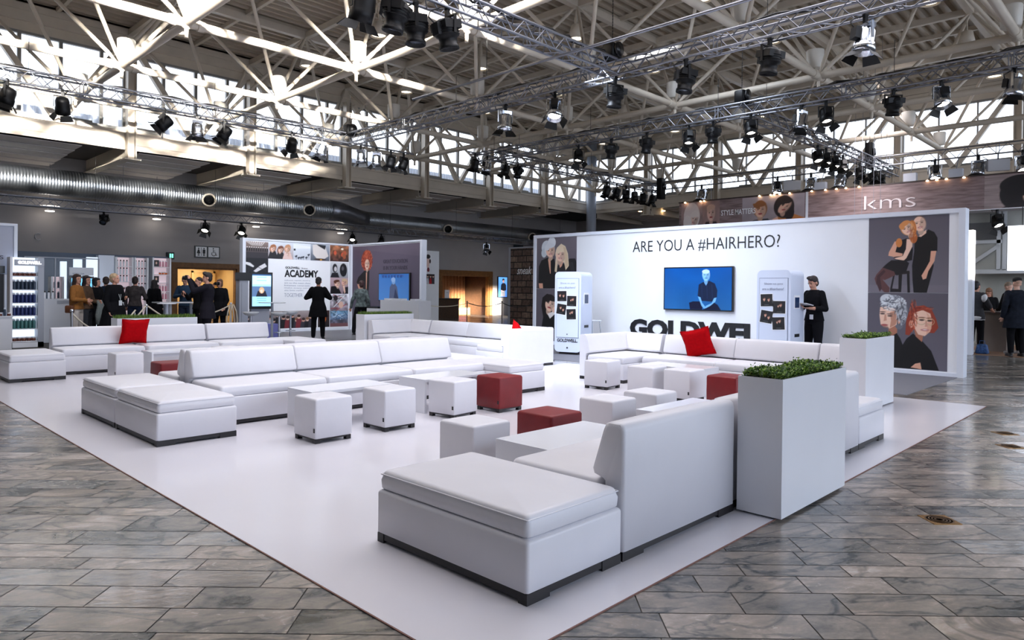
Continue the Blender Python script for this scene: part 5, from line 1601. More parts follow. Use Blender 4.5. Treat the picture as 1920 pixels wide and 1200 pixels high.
for (kind, x0, x1, z0, z1, nx, ny, sd) in (('salon_dark', 10.01, 10.77, 2.42, 2.95, 60, 44, 1), ('scissor_hands', 10.01, 10.77, 1.9, 2.42, 50, 36, 2), ('three_women', 10.77, 11.66, 2.42, 2.97, 66, 44, 3),
                                           ('salon_white', 11.66, 12.3, 2.42, 2.98, 50, 44, 4), ('blonde_back', 12.3, 13.03, 2.42, 2.98, 50, 40, 5), ('brown_room', 13.05, 13.81, 2.42, 2.98, 50, 40, 6),
                                           ('mono_pair', 13.07, 13.80, 1.85, 2.40, 50, 40, 7), ('laughing', 13.07, 13.80, 1.28, 1.85, 54, 44, 8), ('magazine', 13.07, 13.80, 0.68, 1.28, 50, 44, 9), ('blue_salon', 13.07, 13.80, 0.12, 0.68, 50, 40, 10),
                                           ('crowd', 10.01, 12.55, 0.12, 0.70, 150, 40, 11), ('orange_hair', 12.6, 13.05, 0.12, 0.70, 34, 40, 12)):
    wallpic('photo_print', small_scene(nx, ny, kind, sd), AY, x0, z0, x1 - x0, z1 - z0, parent=t)
MB().box(10.78, 13.05, 21.588, 21.6, 0.7, 2.42).build('text_panel', white_paint, t)
AP = ('y', 21.588)
walltext('brand_lettering', 'GOLDWELL', AP, 11.37, 2.11, 0.52, 0.075, ink, t, bold=0.03)
walltext('brand_lettering', 'kms', AP, 11.97, 2.11, 0.21, 0.06, ink_dark, t, bold=-0.01)
walltext('board_title', 'ACADEMY', AP, 11.34, 1.83, 1.25, 0.25, ink, t, bold=0.035)
for k in range(5):
    walltext('small_print', ('Education makes the', 'art to the next class', 'Intense experiences', 'make every moment new', 'the best stylists'), AP, 11.34, 1.70 - k * 0.085, (0.95, 0.95, 0.92, 0.95, 0.7)[k], 0.045, ink_grey, t, bold=-0.005) if False else \
        walltext('small_print', ('salons open every', 'art to the next class', 'Intense courses', 'make every salon', 'the best stylist')[k], AP, 11.34, 1.70 - k * 0.085, (0.95, 0.95, 0.92, 0.95, 0.7)[k], 0.045, ink_grey, t, bold=-0.005)
walltext('board_slogan', 'TOGETHER', AP, 11.34, 1.17, 0.66, 0.12, ink_grey, t, bold=-0.01)
RX_ = ('x', 13.9)
wallpic('portrait_print', pic_red_curls(), RX_, 21.48, 0.10, 3.86, 2.86, parent=t)
walltext('board_slogan', 'GREAT EDUCATION', RX_, 19.6, 2.33, 1.33, 0.13, ink_dark, t, bold=0.0, lift=0.006)
walltext('board_slogan', 'IS IN YOUR HANDS', RX_, 19.6, 2.11, 1.33, 0.13, ink_dark, t, bold=0.0, lift=0.006)
tv = thing('television', 'flat screen with a blue figure on the purple panel of the corner stand', 'television', (0, 0, 0))
MB().box(13.83, 13.89, 18.06, 19.78, 1.06, 2.0).build('housing', black_plastic, tv)
wallpic('screen', small_scene(110, 66, 'blue_figure', 1), ('x', 13.83), 19.76, 1.09, 1.66, 0.88, screen_glow, tv, 0.002)
walltext('screen_text', 'MEDITATION', ('x', 13.83), 19.6, 1.86, 1.2, 0.11, mat('screen_blue_text', (20, 70, 150), .4), tv, bold=0.0, depth=0.001, lift=0.003)
pd = thing('white_counter', 'white stepped counter before the blue screen of the corner stand', 'counter', (0, 0, 0))
MB().box(12.55, 13.0, 15.95, 17.85, 0.0, 1.13).build('high_box', lacquer, pd)
MB().box(12.5, 12.9, 17.86, 18.5, 0.0, 0.86).build('low_box', lacquer, pd)
for j, (y0, w_, z) in enumerate(((17.5, .22, 1.13), (16.9, .42, 1.13), (16.2, .22, 1.13))):
    b = MB().box(12.6, 12.85, y0, y0 + w_, z, z + 0.05).build('white_box', lacquer); tag(b, 'small white box lying on the stepped counter, %s from the left' % ordn[j], 'box')
b = MB().box(12.52, 12.88, 17.95, 18.45, 0.86, 0.92).build('black_box', black_plastic); tag(b, 'flat black box on the low end of the stepped counter', 'box')

# touch kiosk, round tables and stools in the stand
k = thing('touch_kiosk', 'tall grey kiosk with a bright upright touch screen at the stand', 'kiosk', (0, 0, 0))
MB().box(8.92, 9.18, 19.62, 19.86, 0.0, 1.66).box(8.98, 9.02, 19.60, 19.62, 0.1, 1.6).build('side_pillar', grey_frame, k)
MB().box(8.9, 9.24, 19.6, 19.88, 1.665, 1.9).build('pillar_head', black_plastic, k)
MB().box(9.3, 9.86, 19.66, 19.8, 0.0, 0.84).build('stand', grey_frame, k)
MB().box(9.24, 9.92, 19.6, 19.68, 0.84, 1.92).build('screen_housing', black_plastic, k)
wallpic('screen', small_scene(60, 100, 'screen_page', 1), ('y', 19.6), 9.29, 0.92, 0.58, 0.94, print_mat('bright_screen', 0.25, 0.9), k, 0.002)
bx = MB().box(9.15, 9.8, 18.9, 19.3, 0.0, 0.42).build('storage_box', mat('lilac_box', (128, 130, 200), 0.5)); tag(bx, 'lilac storage box under the stools of the corner stand', 'box')


def bar_table(x, y, label, r=0.36, h=1.06, dark=False):
    t = thing('bar_table', label, 'table', (x, y, 0.006))
    MB().lathe([(0, h - 0.02), (r - .02, h - 0.02), (r, h - 0.008), (r - .02, h), (0, h)], n=24).build('tabletop', mat('dark_top', (60, 60, 66), .4) if dark else lacquer, t)
    MB().cyl((0, 0, 0.02), (0, 0, h - 0.02), 0.035, 10).build('pillar', grey_frame, t)
    MB().lathe([(0.26, 0.0), (0.26, 0.012), (0.04, 0.03)], n=20).build('base', grey_frame, t)


bar_table(9.1, 18.0, 'slim white bar table in front of the touch kiosk', dark=False)
bar_stool(8.5, 18.0, 0, 'white shell stool left of the slim bar table', 'tulip')
bar_stool(9.0, 17.4, 0, 'white shell stool just before the slim bar table', 'tulip')
bar_stool(9.65, 18.0, 0, 'white shell stool right of the slim bar table', 'tulip')
bar_table(5.6, 15.85, 'thin white bar table standing above the left grass planter', r=0.2, h=1.1)
tt = thing('standing_table', 'white standing table at which the man in denim leans', 'table', (8.75, 19.6, 0))
MB().box(-0.8, 0.45, -0.3, 0.3, 1.02, 1.05).build('tabletop', lacquer, tt)
for (x, y) in ((-0.5, -0.2), (-0.5, 0.2), (0.2, -0.2), (0.2, 0.2)):
    MB().box(x - .03, x + .03, y - .03, y + .03, 0, 1.02).build('leg', grey_frame, tt)
tt.location = (7.55, 19.9, 0)

# small white panel with two pictures
t = thing('display_panel', 'narrow white panel with two small pictures right of the corner stand', 'exhibition wall', (0, 0, 0))
MB().box(20.2, 21.25, 25.5, 25.6, 0.0, 3.28).build('board', white_paint, t)
wallpic('photo_print', small_scene(40, 56, 'mono_walk', 1), ('y', 25.5), 20.3, 2.3, 0.5, 0.82, parent=t)
wallpic('photo_print', small_scene(50, 36, 'red_dresses', 2), ('y', 25.5), 20.3, 1.73, 0.68, 0.46, parent=t)
# brick look panel
def brick_mat():
    M = bpy.data.materials.new('printed_brick'); M.use_nodes = True; nt = M.node_tree; b = nt.nodes['Principled BSDF']
    tc = nt.nodes.new('ShaderNodeTexCoord'); mp = nt.nodes.new('ShaderNodeMapping'); mp.inputs['Rotation'].default_value = (math.radians(90), 0, math.radians(90))
    sp = nt.nodes.new('ShaderNodeSeparateXYZ'); cb = nt.nodes.new('ShaderNodeCombineXYZ')
    nt.links.new(tc.outputs['Object'], sp.inputs[0]); nt.links.new(sp.outputs['Y'], cb.inputs[0]); nt.links.new(sp.outputs['Z'], cb.inputs[1])
    br = nt.nodes.new('ShaderNodeTexBrick'); br.inputs['Scale'].default_value = 1.0; br.inputs['Brick Width'].default_value = 0.52; br.inputs['Row Height'].default_value = 0.27
    br.inputs['Mortar Size'].default_value = 0.02; br.inputs['Mortar'].default_value = (0.01, 0.008, 0.008, 1)
    br.inputs['Color1'].default_value = (*lin((150, 126, 112)), 1); br.inputs['Color2'].default_value = (*lin((108, 86, 76)), 1)
    nt.links.new(cb.outputs[0], br.inputs['Vector'])
    n = nt.nodes.new('ShaderNodeTexNoise'); n.inputs['Scale'].default_value = 9; n.inputs['Detail'].default_value = 6; nt.links.new(tc.outputs['Object'], n.inputs['Vector'])
    mx = nt.nodes.new('ShaderNodeMixRGB'); mx.blend_type = 'MULTIPLY'; mx.inputs[0].default_value = 0.8
    cr = nt.nodes.new('ShaderNodeValToRGB'); cr.color_ramp.elements[0].position = .3; cr.color_ramp.elements[0].color = (.25, .22, .2, 1); cr.color_ramp.elements[1].position = .65
    nt.links.new(n.outputs['Fac'], cr.inputs[0]); nt.links.new(br.outputs['Color'], mx.inputs[1]); nt.links.new(cr.outputs['Color'], mx.inputs[2]); nt.links.new(mx.outputs[0], b.inputs['Base Color'])
    b.inputs['Roughness'].default_value = .7
    return M


t = thing('brick_print_wall', 'panel printed with large brown bricks and white handwriting behind the display wall', 'exhibition wall', (0, 0, 0))
MB().box(22.0, 22.1, 17.5, 21.5, 0.0, 3.3).build('board', brick_mat(), t)
f = MB(); f.box(21.97, 22.12, 21.5, 21.6, 0, 3.36); f.box(21.97, 22.12, 17.5, 21.5, 3.3, 3.36); f.build('frame', grey_frame, t)
walltext('handwriting', 'sneak', ('x', 22.0), 21.1, 2.17, 0.88, 0.34, white_letters, t, bold=0.012, shear=0.35)
tv = thing('television', 'upright wall screen with a standing person on blue, right of the wood framed opening', 'television', (0, 0, 0))
MB().box(28.86, 29.66, 29.22, 29.29, 1.04, 2.29).build('housing', black_plastic, tv)
wallpic('screen', small_scene(60, 96, 'blue_portrait', 1), ('y', 29.22), 28.9, 1.08, 0.72, 1.17, print_mat('bright_screen', .25, .9), tv, 0.002)
bp = MB().box(30.2, 31.0, 29.22, 29.29, 2.6, 4.3).build('dark_notice_board', mat('dark_teal', (30, 44, 54), .5)); tag(bp, 'tall dark teal board on the aisle wall beside the brick panel', 'board')
# lobby counter
t = thing('reception_counter', 'brown plank counter with a black top in the wood framed opening', 'counter', (0, 0, 0))
MB().box(22.9, 24.3, 27.5, 28.1, 0, 0.97).build('plank_front', oak_dark, t)
MB().box(22.85, 24.35, 27.42, 28.15, 0.97, 1.03).build('countertop', black_plastic, t)
s = MB().box(23.42, 23.72, 27.6, 27.64, 1.03, 1.46).build('price_card', white_paint); tag(s, 'white upright card standing on the brown plank counter', 'card')
walltext('small_print', 'MENU', ('y', 27.6), 23.5, 1.3, 0.14, 0.05, ink_grey, s)


def rope_post(x, y, label, material, h=1.0):
    t = thing('rope_post', label, 'post', (x, y, 0))
    MB().cyl((0, 0, 0.02), (0, 0, h), 0.022, 10).build('pole', material, t); MB().lathe([(0.16, 0), (0.16, 0.015), (0.03, 0.03)], n=18).build('base', material, t)
    MB().lathe([(0.0, h + .03), (0.03, h + .02), (0.035, h), (0.03, h - .03)], n=12).build('cap', material, t)


def rope(p, q_, sag, label, material, r=0.016):
    p = Vector(p); q_ = Vector(q_); m_ = MB(); m_.tube([p.lerp(q_, k / 14) - Vector((0, 0, sag * 4 * (k / 14) * (1 - k / 14))) for k in range(15)], r, 7)
    tag(m_.build('rope', material), label, 'rope')


rope_post(18.9, 20.9, 'black rope post left of two before the slatted screen', black_metal); rope_post(20.0, 20.0, 'black rope post right of two before the slatted screen', black_metal)
rope((18.92, 20.88, 0.95), (19.98, 20.02, 0.95), 0.14, 'black rope between the two black posts', cable_m); rope((20.02, 19.98, 0.95), (21.0, 19.2, 0.95), 0.16, 'black rope running from the right black post behind the brick panel', cable_m)
wr = mat('cream_rope', (198, 188, 170), .7)
rope((18.88, 20.92, 0.92), (17.2, 22.3, 0.98), 0.16, 'pale rope left of the two black posts', wr)
rope_post(5.75, 17.55, 'chrome rope post behind the left grass planter', chrome, 1.02); rope_post(8.4, 19.0, 'chrome rope post with hanging rope ends beside the photographing woman', chrome, 1.02)
rope_post(3.95, 16.4, 'chrome rope post at the left end of the cream rope', chrome, 0.95)
rope((3.95, 16.4, 0.9), (5.4, 17.2, 0.92), 0.42, 'cream rope sagging before the standing women', wr, 0.018)
rope((5.72, 17.52, 1.0), (4.95, 16.6, 0.5), 0.03, 'cream rope end going down left of the planter post', wr, 0.018)
rope((5.78, 17.55, 1.0), (6.3, 17.2, 0.6), 0.03, 'cream rope end going down right of the planter post', wr, 0.018)
rope((8.38, 19.0, 0.98), (7.3, 18.5, 0.72), 0.06, 'cream rope leading from the man in the suit to the right post', wr, 0.018)
for j, dx in enumerate((-0.13, 0.13)):
    m_ = MB(); m_.tube([(8.4 + dx * 0.3, 18.94, 1.0), (8.4 + dx * .9, 18.92, .8), (8.4 + dx * 1.2, 18.92, .55), (8.4 + dx * .9, 18.92, .42), (8.4 + dx * .5, 18.92, .5), (8.4 + dx * .3, 18.93, .8), (8.4, 18.94, 1.0)], 0.018, 7)
    tag(m_.build('rope', wr), 'looped cream rope hanging on the %s of the right chrome post' % ('left', 'right')[j], 'rope')

# toilet sign and exit sign
t = thing('toilet_sign', 'black framed toilet and wheelchair sign above the yellow alcove', 'sign', (0, 0, 0))
MB().box(11.41, 12.44, 29.24, 29.29, 2.68, 3.17).build('frame', black_plastic, t)
MB().box(11.45, 11.89, 29.236, 29.24, 2.72, 3.13).build('sign_face', white_paint, t); MB().box(11.96, 12.40, 29.236, 29.24, 2.72, 3.13).build('sign_face', white_paint, t)
for (x, dress) in ((11.56, True), (11.78, False)):
    m_ = MB(); o = (0, 29.236, 0); ux, uz, d = (1, 0, 0), (0, 0, 1), (0, -1, 0)
    m_.prism([(x + .03 * math.cos(a), 3.06 + .03 * math.sin(a)) for a in np.linspace(0, 2 * PI, 13)[:-1]], o, ux, uz, d, .003)
    if dress:
        m_.prism([(x - .025, 3.02), (x + .025, 3.02), (x + .075, 2.86), (x - .075, 2.86)][::-1], o, ux, uz, d, .003)
    else:
        m_.prism([(x - .055, 2.86), (x + .055, 2.86), (x + .055, 3.02), (x - .055, 3.02)], o, ux, uz, d, .003)
    m_.prism([(x - .035, 2.75), (x - .008, 2.75), (x - .008, 2.87), (x - .035, 2.87)], o, ux, uz, d, .003); m_.prism([(x + .008, 2.75), (x + .035, 2.75), (x + .035, 2.87), (x + .008, 2.87)], o, ux, uz, d, .003)
    m_.build('person_symbol', ink, t)
MB().box(11.663, 11.677, 29.231, 29.236, 2.75, 3.1).build('divider_line', ink, t)
m_ = MB(); cx, cz = 12.18, 2.86
m_.tube([(cx + .085 * math.cos(a), 29.232, cz + .085 * math.sin(a)) for a in np.linspace(-PI * 1.25, PI * 0.25, 16)], 0.011, 6)
m_.tube([(cx - .02, 29.232, 3.03), (cx - .02, 29.232, 2.92), (cx + .07, 29.232, 2.91), (cx + .10, 29.232, 2.80), (cx + .14, 29.232, 2.80)], 0.012, 6)
m_.cyl((cx - .02, 29.232, 2.98), (cx + .06, 29.232, 2.98), .009, 6); m_.ellipsoid((cx - .02, 29.232, 3.075), .026, .006, .026)
m_.build('wheelchair_symbol', ink, t)
ex = thing('hanging_sign', 'small dark hanging sign with a lit green mark left of the yellow alcove', 'sign', (0, 0, 0))
MB().box(10.3, 10.52, 29.0, 29.29, 2.56, 2.84).build('housing', mat('dark_teal', (30, 44, 54), .5), ex); MB().box(10.34, 10.40, 28.995, 29.0, 2.62, 2.78).box(10.42, 10.48, 28.995, 29.0, 2.62, 2.78).build('lit_mark', mat('green_glow', (120, 230, 190), .5, emit=1.0), ex)
cl = MB().tube([(6.0 + .1 * math.cos(a), 29.27, 3.2 + .12 * math.sin(a)) for a in np.linspace(.8, 2 * PI - .8, 14)], .012, 6).build('wall_letter', grey_frame); tag(cl, 'small grey C shaped sign on the left aisle wall', 'sign')

# ------------------------------------------------------------------ product shelves on the left
bw = mat('bottle_white', (238, 240, 246), .3)


def make_bottle(kind, colr, cap):
    t = thing('product_bottle', 'x', 'bottle')
    if kind == 'tall':
        MB().lathe([(0.0, 0), (0.026, 0.0), (0.028, 0.01), (0.028, 0.15), (0.022, 0.165), (0.012, 0.17), (0, .17)], n=10).build('body', colr, t)
        MB().lathe([(0.02, 0.166), (0.02, 0.20), (0.0, 0.205)], n=10).build('cap', cap, t)
    else:
        MB().lathe([(0.0, 0), (0.036, 0.0), (0.038, 0.01), (0.038, 0.06), (0, .062)], n=12).build('body', colr, t)
        MB().lathe([(0.039, 0.055), (0.039, 0.08), (0.0, 0.082)], n=12).build('cap', cap, t)
    return [t, False]


brown_b = mat('brown_bottle', (96, 46, 30), .3); blue_b = mat('blue_bottle', (34, 48, 104), .3); grey_b = mat('slate_bottle', (48, 62, 80), .3); green_b = mat('teal_bottle', (70, 120, 118), .3); white_b = bw; org_b = mat('orange_bottle', (220, 110, 40), .35); pk_b = mat('pink_bottle', (220, 150, 170), .35)
BP = {n: make_bottle(k, c, cp) for n, k, c, cp in (('brown', 'short', brown_b, bw), ('slate', 'tall', grey_b, bw), ('blue', 'tall', blue_b, bw), ('green', 'tall', green_b, bw), ('white', 'tall', white_b, black_plastic), ('orange', 'short', org_b, bw), ('pink', 'tall', pk_b, bw))}


def bottle(n, loc, label, group, sc=1.0):
    pr, u = BP[n]
    if not u:
        BP[n][1] = True; pr.location = loc; pr['label'] = label; pr['group'] = group; pr.scale = (sc,) * 3
    else:
        o = dup(pr, loc, 0, label, group); o.scale = (sc,) * 3


def shelf_unit(x0, x1, y, zs, h, label, lit=True, hdr=0.0):
    t = thing('product_shelf', label, 'shelf', (0, 0, 0))
    MB().box(x0, x1, y + 0.32, y + 0.36, 0, h).build('back_panel', mat('shelf_back_glow', (226, 240, 255), .5, emit=0.55) if lit else mat('rack_back_glow', (226, 206, 212), .5, emit=0.22), t)
    MB().box(x0 - .05, x0, y, y + .36, 0, h).build('side_panel', white_paint, t); MB().box(x1, x1 + .12 if lit else x1 + .05, y, y + .36, 0, h).build('side_panel', grey_frame if lit else white_paint, t)
    for z in zs:
        MB().box(x0, x1, y + .02, y + .32, z - .02, z).build('shelf_board', white_paint, t)
    return t


us = shelf_unit(3.52, 4.02, 19.6, (0.15, 0.44, 0.75, 1.05, 1.36, 1.68), 2.12, 'glowing product shelf with lettering at the left edge of the picture')
MB().box(3.47, 4.14, 19.6, 19.95, 0.0, 0.12).build('plinth', white_paint, us)
MB().box(3.55, 4.14, 19.58, 19.6, 1.92, 2.06).build('header', grey_frame, us)
text('brand_lettering', 'GOLDWELL.', 0.46, 0.07, (3.62, 19.58, 1.96), (1, 0, 0), glow_letters, us, bold=.03)
for (z, n) in ((0.15, 'brown'), (0.44, 'green'), (0.75, 'blue'), (1.05, 'blue'), (1.36, 'slate'), (1.68, 'brown')):
    lvl = {0.15: 'bottom', .44: 'second', .75: 'third', 1.05: 'fourth', 1.36: 'fifth', 1.68: 'top'}[z]
    cn = {'brown': 'short brown jars with white lids', 'green': 'teal bottles with white caps', 'blue': 'blue bottles with white caps', 'slate': 'slate grey bottles with white caps'}[n]
    for i in range(6 if n != 'brown' else 5):
        for j in range(2):
            bottle(n, (3.57 + i * (0.078 if n != 'brown' else 0.095), 19.68 + j * 0.11, z), '%s on the %s glowing shelf board' % (cn[:-0 or None], lvl), '%s, %s board of the glowing shelf' % (cn, lvl), 1.15)
t1 = shelf_unit(7.30, 7.74, 25.0, (0.85, 1.1, 1.37, 1.62, 1.87, 2.12), 2.42, 'left column of the back wall product rack', lit=False)
t2 = shelf_unit(7.86, 8.2, 25.0, (0.85, 1.1, 1.37, 1.62, 1.87, 2.12), 2.42, 'middle column of the back wall product rack', lit=False)
t3 = shelf_unit(8.42, 8.92, 25.0, (0.75, 1.04, 1.31, 1.60, 1.88, 2.14), 2.44, 'right column of the product rack beside the alcove frame', lit=False)
dk = MB().box(4.0, 9.0, 25.4, 25.46, 0.0, 2.5).build('shop_back_wall', mat('slate_panel', (82, 92, 108), .6)); tag(dk, 'slate grey back wall of the shop behind the women', 'partition')
wp = MB().box(6.78, 7.24, 25.1, 25.38, 0, 2.46).build('white_pillar_panel', mat('pale_frame', (226, 230, 240), .35)); tag(wp, 'pale grey panel left of the product racks', 'panel')
for nm_, x0, zs, seq in (('left', 7.34, (0.85, 1.1, 1.37, 1.62, 1.87, 2.12), ('white', 'orange', 'brown', 'white', 'white', 'white')), ('middle', 7.9, (1.37, 1.62, 1.87, 2.12), ('white', 'white', 'white', 'white')), ('right', 8.66, (1.04, 1.31, 1.88, 2.14), ('pink', 'pink', 'orange', 'pink'))):
    for z, n in zip(zs, seq):
        for i in range(4 if nm_ != 'right' else 3):
            dsc = {'white': 'white bottles with black caps', 'orange': 'orange jars with white lids', 'brown': 'brown jars with white lids', 'pink': 'pink bottles with white caps'}[n]
            bottle(n, (x0 + i * 0.095, 25.14, z), '%s in the %s column of the rack' % (dsc, nm_), '%s in the %s column of the back rack' % (dsc, nm_), 1.05)
for j, z in enumerate((0.8, 1.31, 1.60, 2.14)):
    p_ = wallpic('advert_card', small_scene(20, 24, 'product_ad', j), ('y', 25.1), 8.44, z + .005, .17, .22); tag(p_, 'small dark advert card in the right rack, %s from the bottom' % ordn[j], 'card')
# left tower board
t = thing('tower_board', 'grey framed tall board cut by the left edge, with a hair close-up screen', 'exhibition wall', (0, 0, 0))
MB().box(2.6, 3.62, 20.05, 20.2, 0, 2.86).build('board', mat('pale_lilac_paint', (176, 180, 196), .5), t)
MB().box(3.62, 3.69, 20.02, 20.24, 0, 2.92).box(2.6, 3.62, 20.02, 20.24, 2.86, 2.92).build('frame', mat('pale_frame', (226, 230, 240), .35), t)
text('brand_lettering', 'kms', 0.42, 0.13, (3.0, 20.05, 2.07), (1, 0, 0), ink_dark, t, bold=-.01)
MB().box(2.7, 3.44, 19.99, 20.05, 1.74, 1.91).build('shelf_box', black_plastic, t)
wallpic('photo_print', small_scene(50, 60, 'hair_close', 1), ('y', 20.02), 2.8, 0.82, 0.70, 0.9, parent=t)
ct = thing('white_counter', 'white counter with small bottles at the very left edge', 'counter', (0, 0, 0))
MB().box(2.7, 3.44, 19.2, 19.6, 0, 0.73).build('counter_body', lacquer, ct); MB().box(2.68, 3.46, 19.18, 19.62, 0.73, 0.76).build('countertop', lacquer, ct)
for i in range(4):
    bottle('brown' if i % 2 else 'slate', (3.16 + i * .08, 19.3, .76), 'one of the small bottles on the counter at the very left edge', 'bottles on the counter at the very left edge', .9)
ct = thing('white_counter', 'white shop counter behind the rear left sofas with a grey lettering plate', 'counter', (0, 0, 0))
MB().box(4.38, 5.15, 20.9, 21.4, 0, 1.12).build('counter_body', lacquer, ct); MB().box(4.7, 5.0, 20.89, 20.9, 1.0, 1.08).build('name_plate', grey_frame, ct)
for i in range(3):
    bottle('white', (4.45 + i * .09, 21.0, 1.12), 'one of the white bottles on the shop counter', 'bottles on the shop counter', 1)
gp = thing('glass_partition', 'thin framed glass partition behind the shop counter and the women', 'partition', (0, 0, 0))
f = MB(); f.box(4.3, 6.1, 22.5, 22.54, 2.22, 2.25)
for x in (4.30, 5.0, 6.07): f.box(x, x + .03, 22.5, 22.54, 0, 2.22)
f.build('frame', grey_frame, gp); MB().box(4.33, 6.07, 22.515, 22.52, 0, 2.2).build('glazing', glass, gp)
t = thing('menu_board', 'white board with a bright blue screen below it behind the three women', 'sign', (0, 0, 0))
MB().box(5.45, 6.06, 22.9, 22.95, 1.76, 1.99).build('board', white_paint, t)
text('small_print', 'ARTISTIC FAIR', 0.3, 0.045, (5.52, 22.9, 1.79), (1, 0, 0), ink_grey, t)
MB().box(5.44, 6.07, 22.9, 22.98, 1.0, 1.74).build('screen_housing', black_plastic, t); MB().box(5.5, 6.02, 22.895, 22.9, 1.06, 1.68).build('screen', mat('sky_screen', (110, 190, 236), .3, emit=.7), t)
MB().box(5.7, 5.8, 22.92, 22.96, 0, 1.0).build('stand', black_metal, t)
for j, (x, w_, z1) in enumerate(((4.9, .14, 1.9), (5.6, .16, 2.2), (5.95, .22, 2.28), (6.3, .3, 2.36))):
    b = MB().box(x, x + w_, 24.5, 24.6, 0, z1).build('light_column', mat('column_glow', (222, 236, 250), .5, emit=.5)); tag(b, 'softly lit white column at the back of the shop, %s from the left' % ordn[j], 'light column')
t = shelf_unit(5.12, 5.34, 23.2, (0.5, .8, 1.1, 1.4), 1.72, 'narrow white shelf between the counter and the women', lit=False)
for z in (.8, 1.1, 1.4):
    for i in range(2):
        bottle('slate', (5.18 + i * .09, 23.3, z), 'one of the dark bottles on the narrow white shelf', 'dark bottles on the narrow white shelf', 1)

# ------------------------------------------------------------------ brown banner stand on the right
def plank_mat():
    M = bpy.data.materials.new('banner_planks'); M.use_nodes = True; nt = M.node_tree; b = nt.nodes['Principled BSDF']
    tc = nt.nodes.new('ShaderNodeTexCoord'); mp = nt.nodes.new('ShaderNodeMapping'); mp.inputs['Scale'].default_value = (1, 0.6, 5)
    n = nt.nodes.new('ShaderNodeTexNoise'); n.inputs['Scale'].default_value = 3; n.inputs['Detail'].default_value = 6
    cr = nt.nodes.new('ShaderNodeValToRGB'); e = cr.color_ramp.elements; e[0].position = .28; e[0].color = (*lin((104, 82, 80)), 1); e[1].position = .6; e[1].color = (*lin((150, 128, 128)), 1)
    nt.links.new(tc.outputs['Object'], mp.inputs[0]); nt.links.new(mp.outputs[0], n.inputs['Vector']); nt.links.new(n.outputs['Fac'], cr.inputs[0]); nt.links.new(cr.outputs[0], b.inputs['Base Color']); b.inputs['Roughness'].default_value = .5
    return M


t = thing('overhead_banner', 'long brown plank look banner with white kms letters over the right stand', 'banner', (0, 0, 0))
MB().box(24.0, 24.2, 0.4, 14.3, 3.95, 4.92).build('board', plank_mat(), t)
MB().box(23.98, 24.22, 0.4, 14.32, 4.92, 4.96).build('top_rail', mat('dark_rail', (60, 48, 44), .5), t)
MB().box(23.97, 24.0, 0.4, 14.32, 3.93, 3.95).build('bottom_rail', white_paint, t)
KX = ('x', 24.0)
walltext('brand_lettering', 'kms', KX, 7.55, 4.17, 1.48, 0.44, mat('pale_letters', (226, 214, 216), .4), t, bold=-0.012, depth=0.03)
walltext('slogan', 'STYLE MATTERS', KX, 12.53, 4.32, 1.33, 0.2, white_letters, t, bold=0.012)
cv = Canvas(60, 46, (150, 120, 116)); cv.grad((176, 150, 150), (150, 124, 122)); cv.noise(.1, 6, 5, 3); cv.ell(.5, .45, .38, .55, (236, 222, 220)); head(cv, .62, .3, .26, (246, 214, 202), (240, 228, 224), (1.5, 1.4, -.1, .1), True, -.4, asp=1.2); cv.ell(.3, .2, .2, .3, (244, 232, 228))
wallpic('portrait_print', cv, KX, 14.2, 3.96, .9, .94, parent=t)
cv = Canvas(50, 46, (158, 128, 124)); cv.noise(.1, 6, 5, 4); cv.poly([(.1, 0), (.2, .18), (.8, .18), (.9, 0)], (60, 44, 46)); head(cv, .5, .5, .3, (232, 190, 176), (206, 168, 150), (1.1, 1.05, 0, .15), True, 0, False, asp=1.0)
wallpic('portrait_print', cv, KX, 13.29, 3.96, .7, .94, parent=t)
cv = Canvas(110, 50, (168, 150, 154)); cv.grad((186, 172, 178), (150, 136, 140)); cv.noise(.06, 10, 6, 5)
cv.poly([(.08, 0), (.2, .12), (.42, .16), (.5, 0)], (52, 50, 58)); head(cv, .3, .48, .27, (232, 184, 158), (146, 92, 54), (1.25, 1.2, 0, .2), True, 0, False, asp=2.2)
cv.poly([(.55, 0), (.6, .25), (.85, .25), (1, .1), (1, 0)], (188, 116, 62)); cv.ell(.68, .55, .16, .42, (44, 32, 32)); cv.ell(.76, .35, .08, .3, (40, 28, 30)); head(cv, .69, .55, .24, (228, 180, 158), (44, 32, 32), (1.2, 1.1, 0, .2), True, -.3, False, asp=2.2); cv.poly([(.5, .12), (.58, .2), (.6, .05), (.5, 0)], (228, 180, 158))
wallpic('portrait_print', cv, KX, 11.7, 3.96, 2.25, .94, parent=t)
MB().box(23.985, 24.0, 9.34, 9.42, 3.95, 4.92).build('joint_strip', mat('pale_frame', (226, 230, 240), .35), t)
cv = Canvas(60, 50, (158, 140, 138)); cv.noise(.15, 3, 30, 5); cv.ell(.68, .4, .42, .55, (30, 26, 30)); cv.ell(.85, .35, .2, .36, (230, 186, 164)); cv.ell(.62, .65, .36, .32, (26, 22, 26)); cv.poly([(.3, 0), (.5, .12), (1, .14), (1, 0)], (40, 34, 38)); cv.ell(.86, .48, .03, .03, (40, 28, 28))
wallpic('portrait_print', cv, KX, 4.3, 3.96, 1.4, .94, parent=t)
for j in range(2):
    MB().cyl((24.1, (1.0, 13.0)[j], 4.96), (24.1, (1.0, 13.0)[j], ZL), 0.01, 6).build('suspension_wire', alu, t)
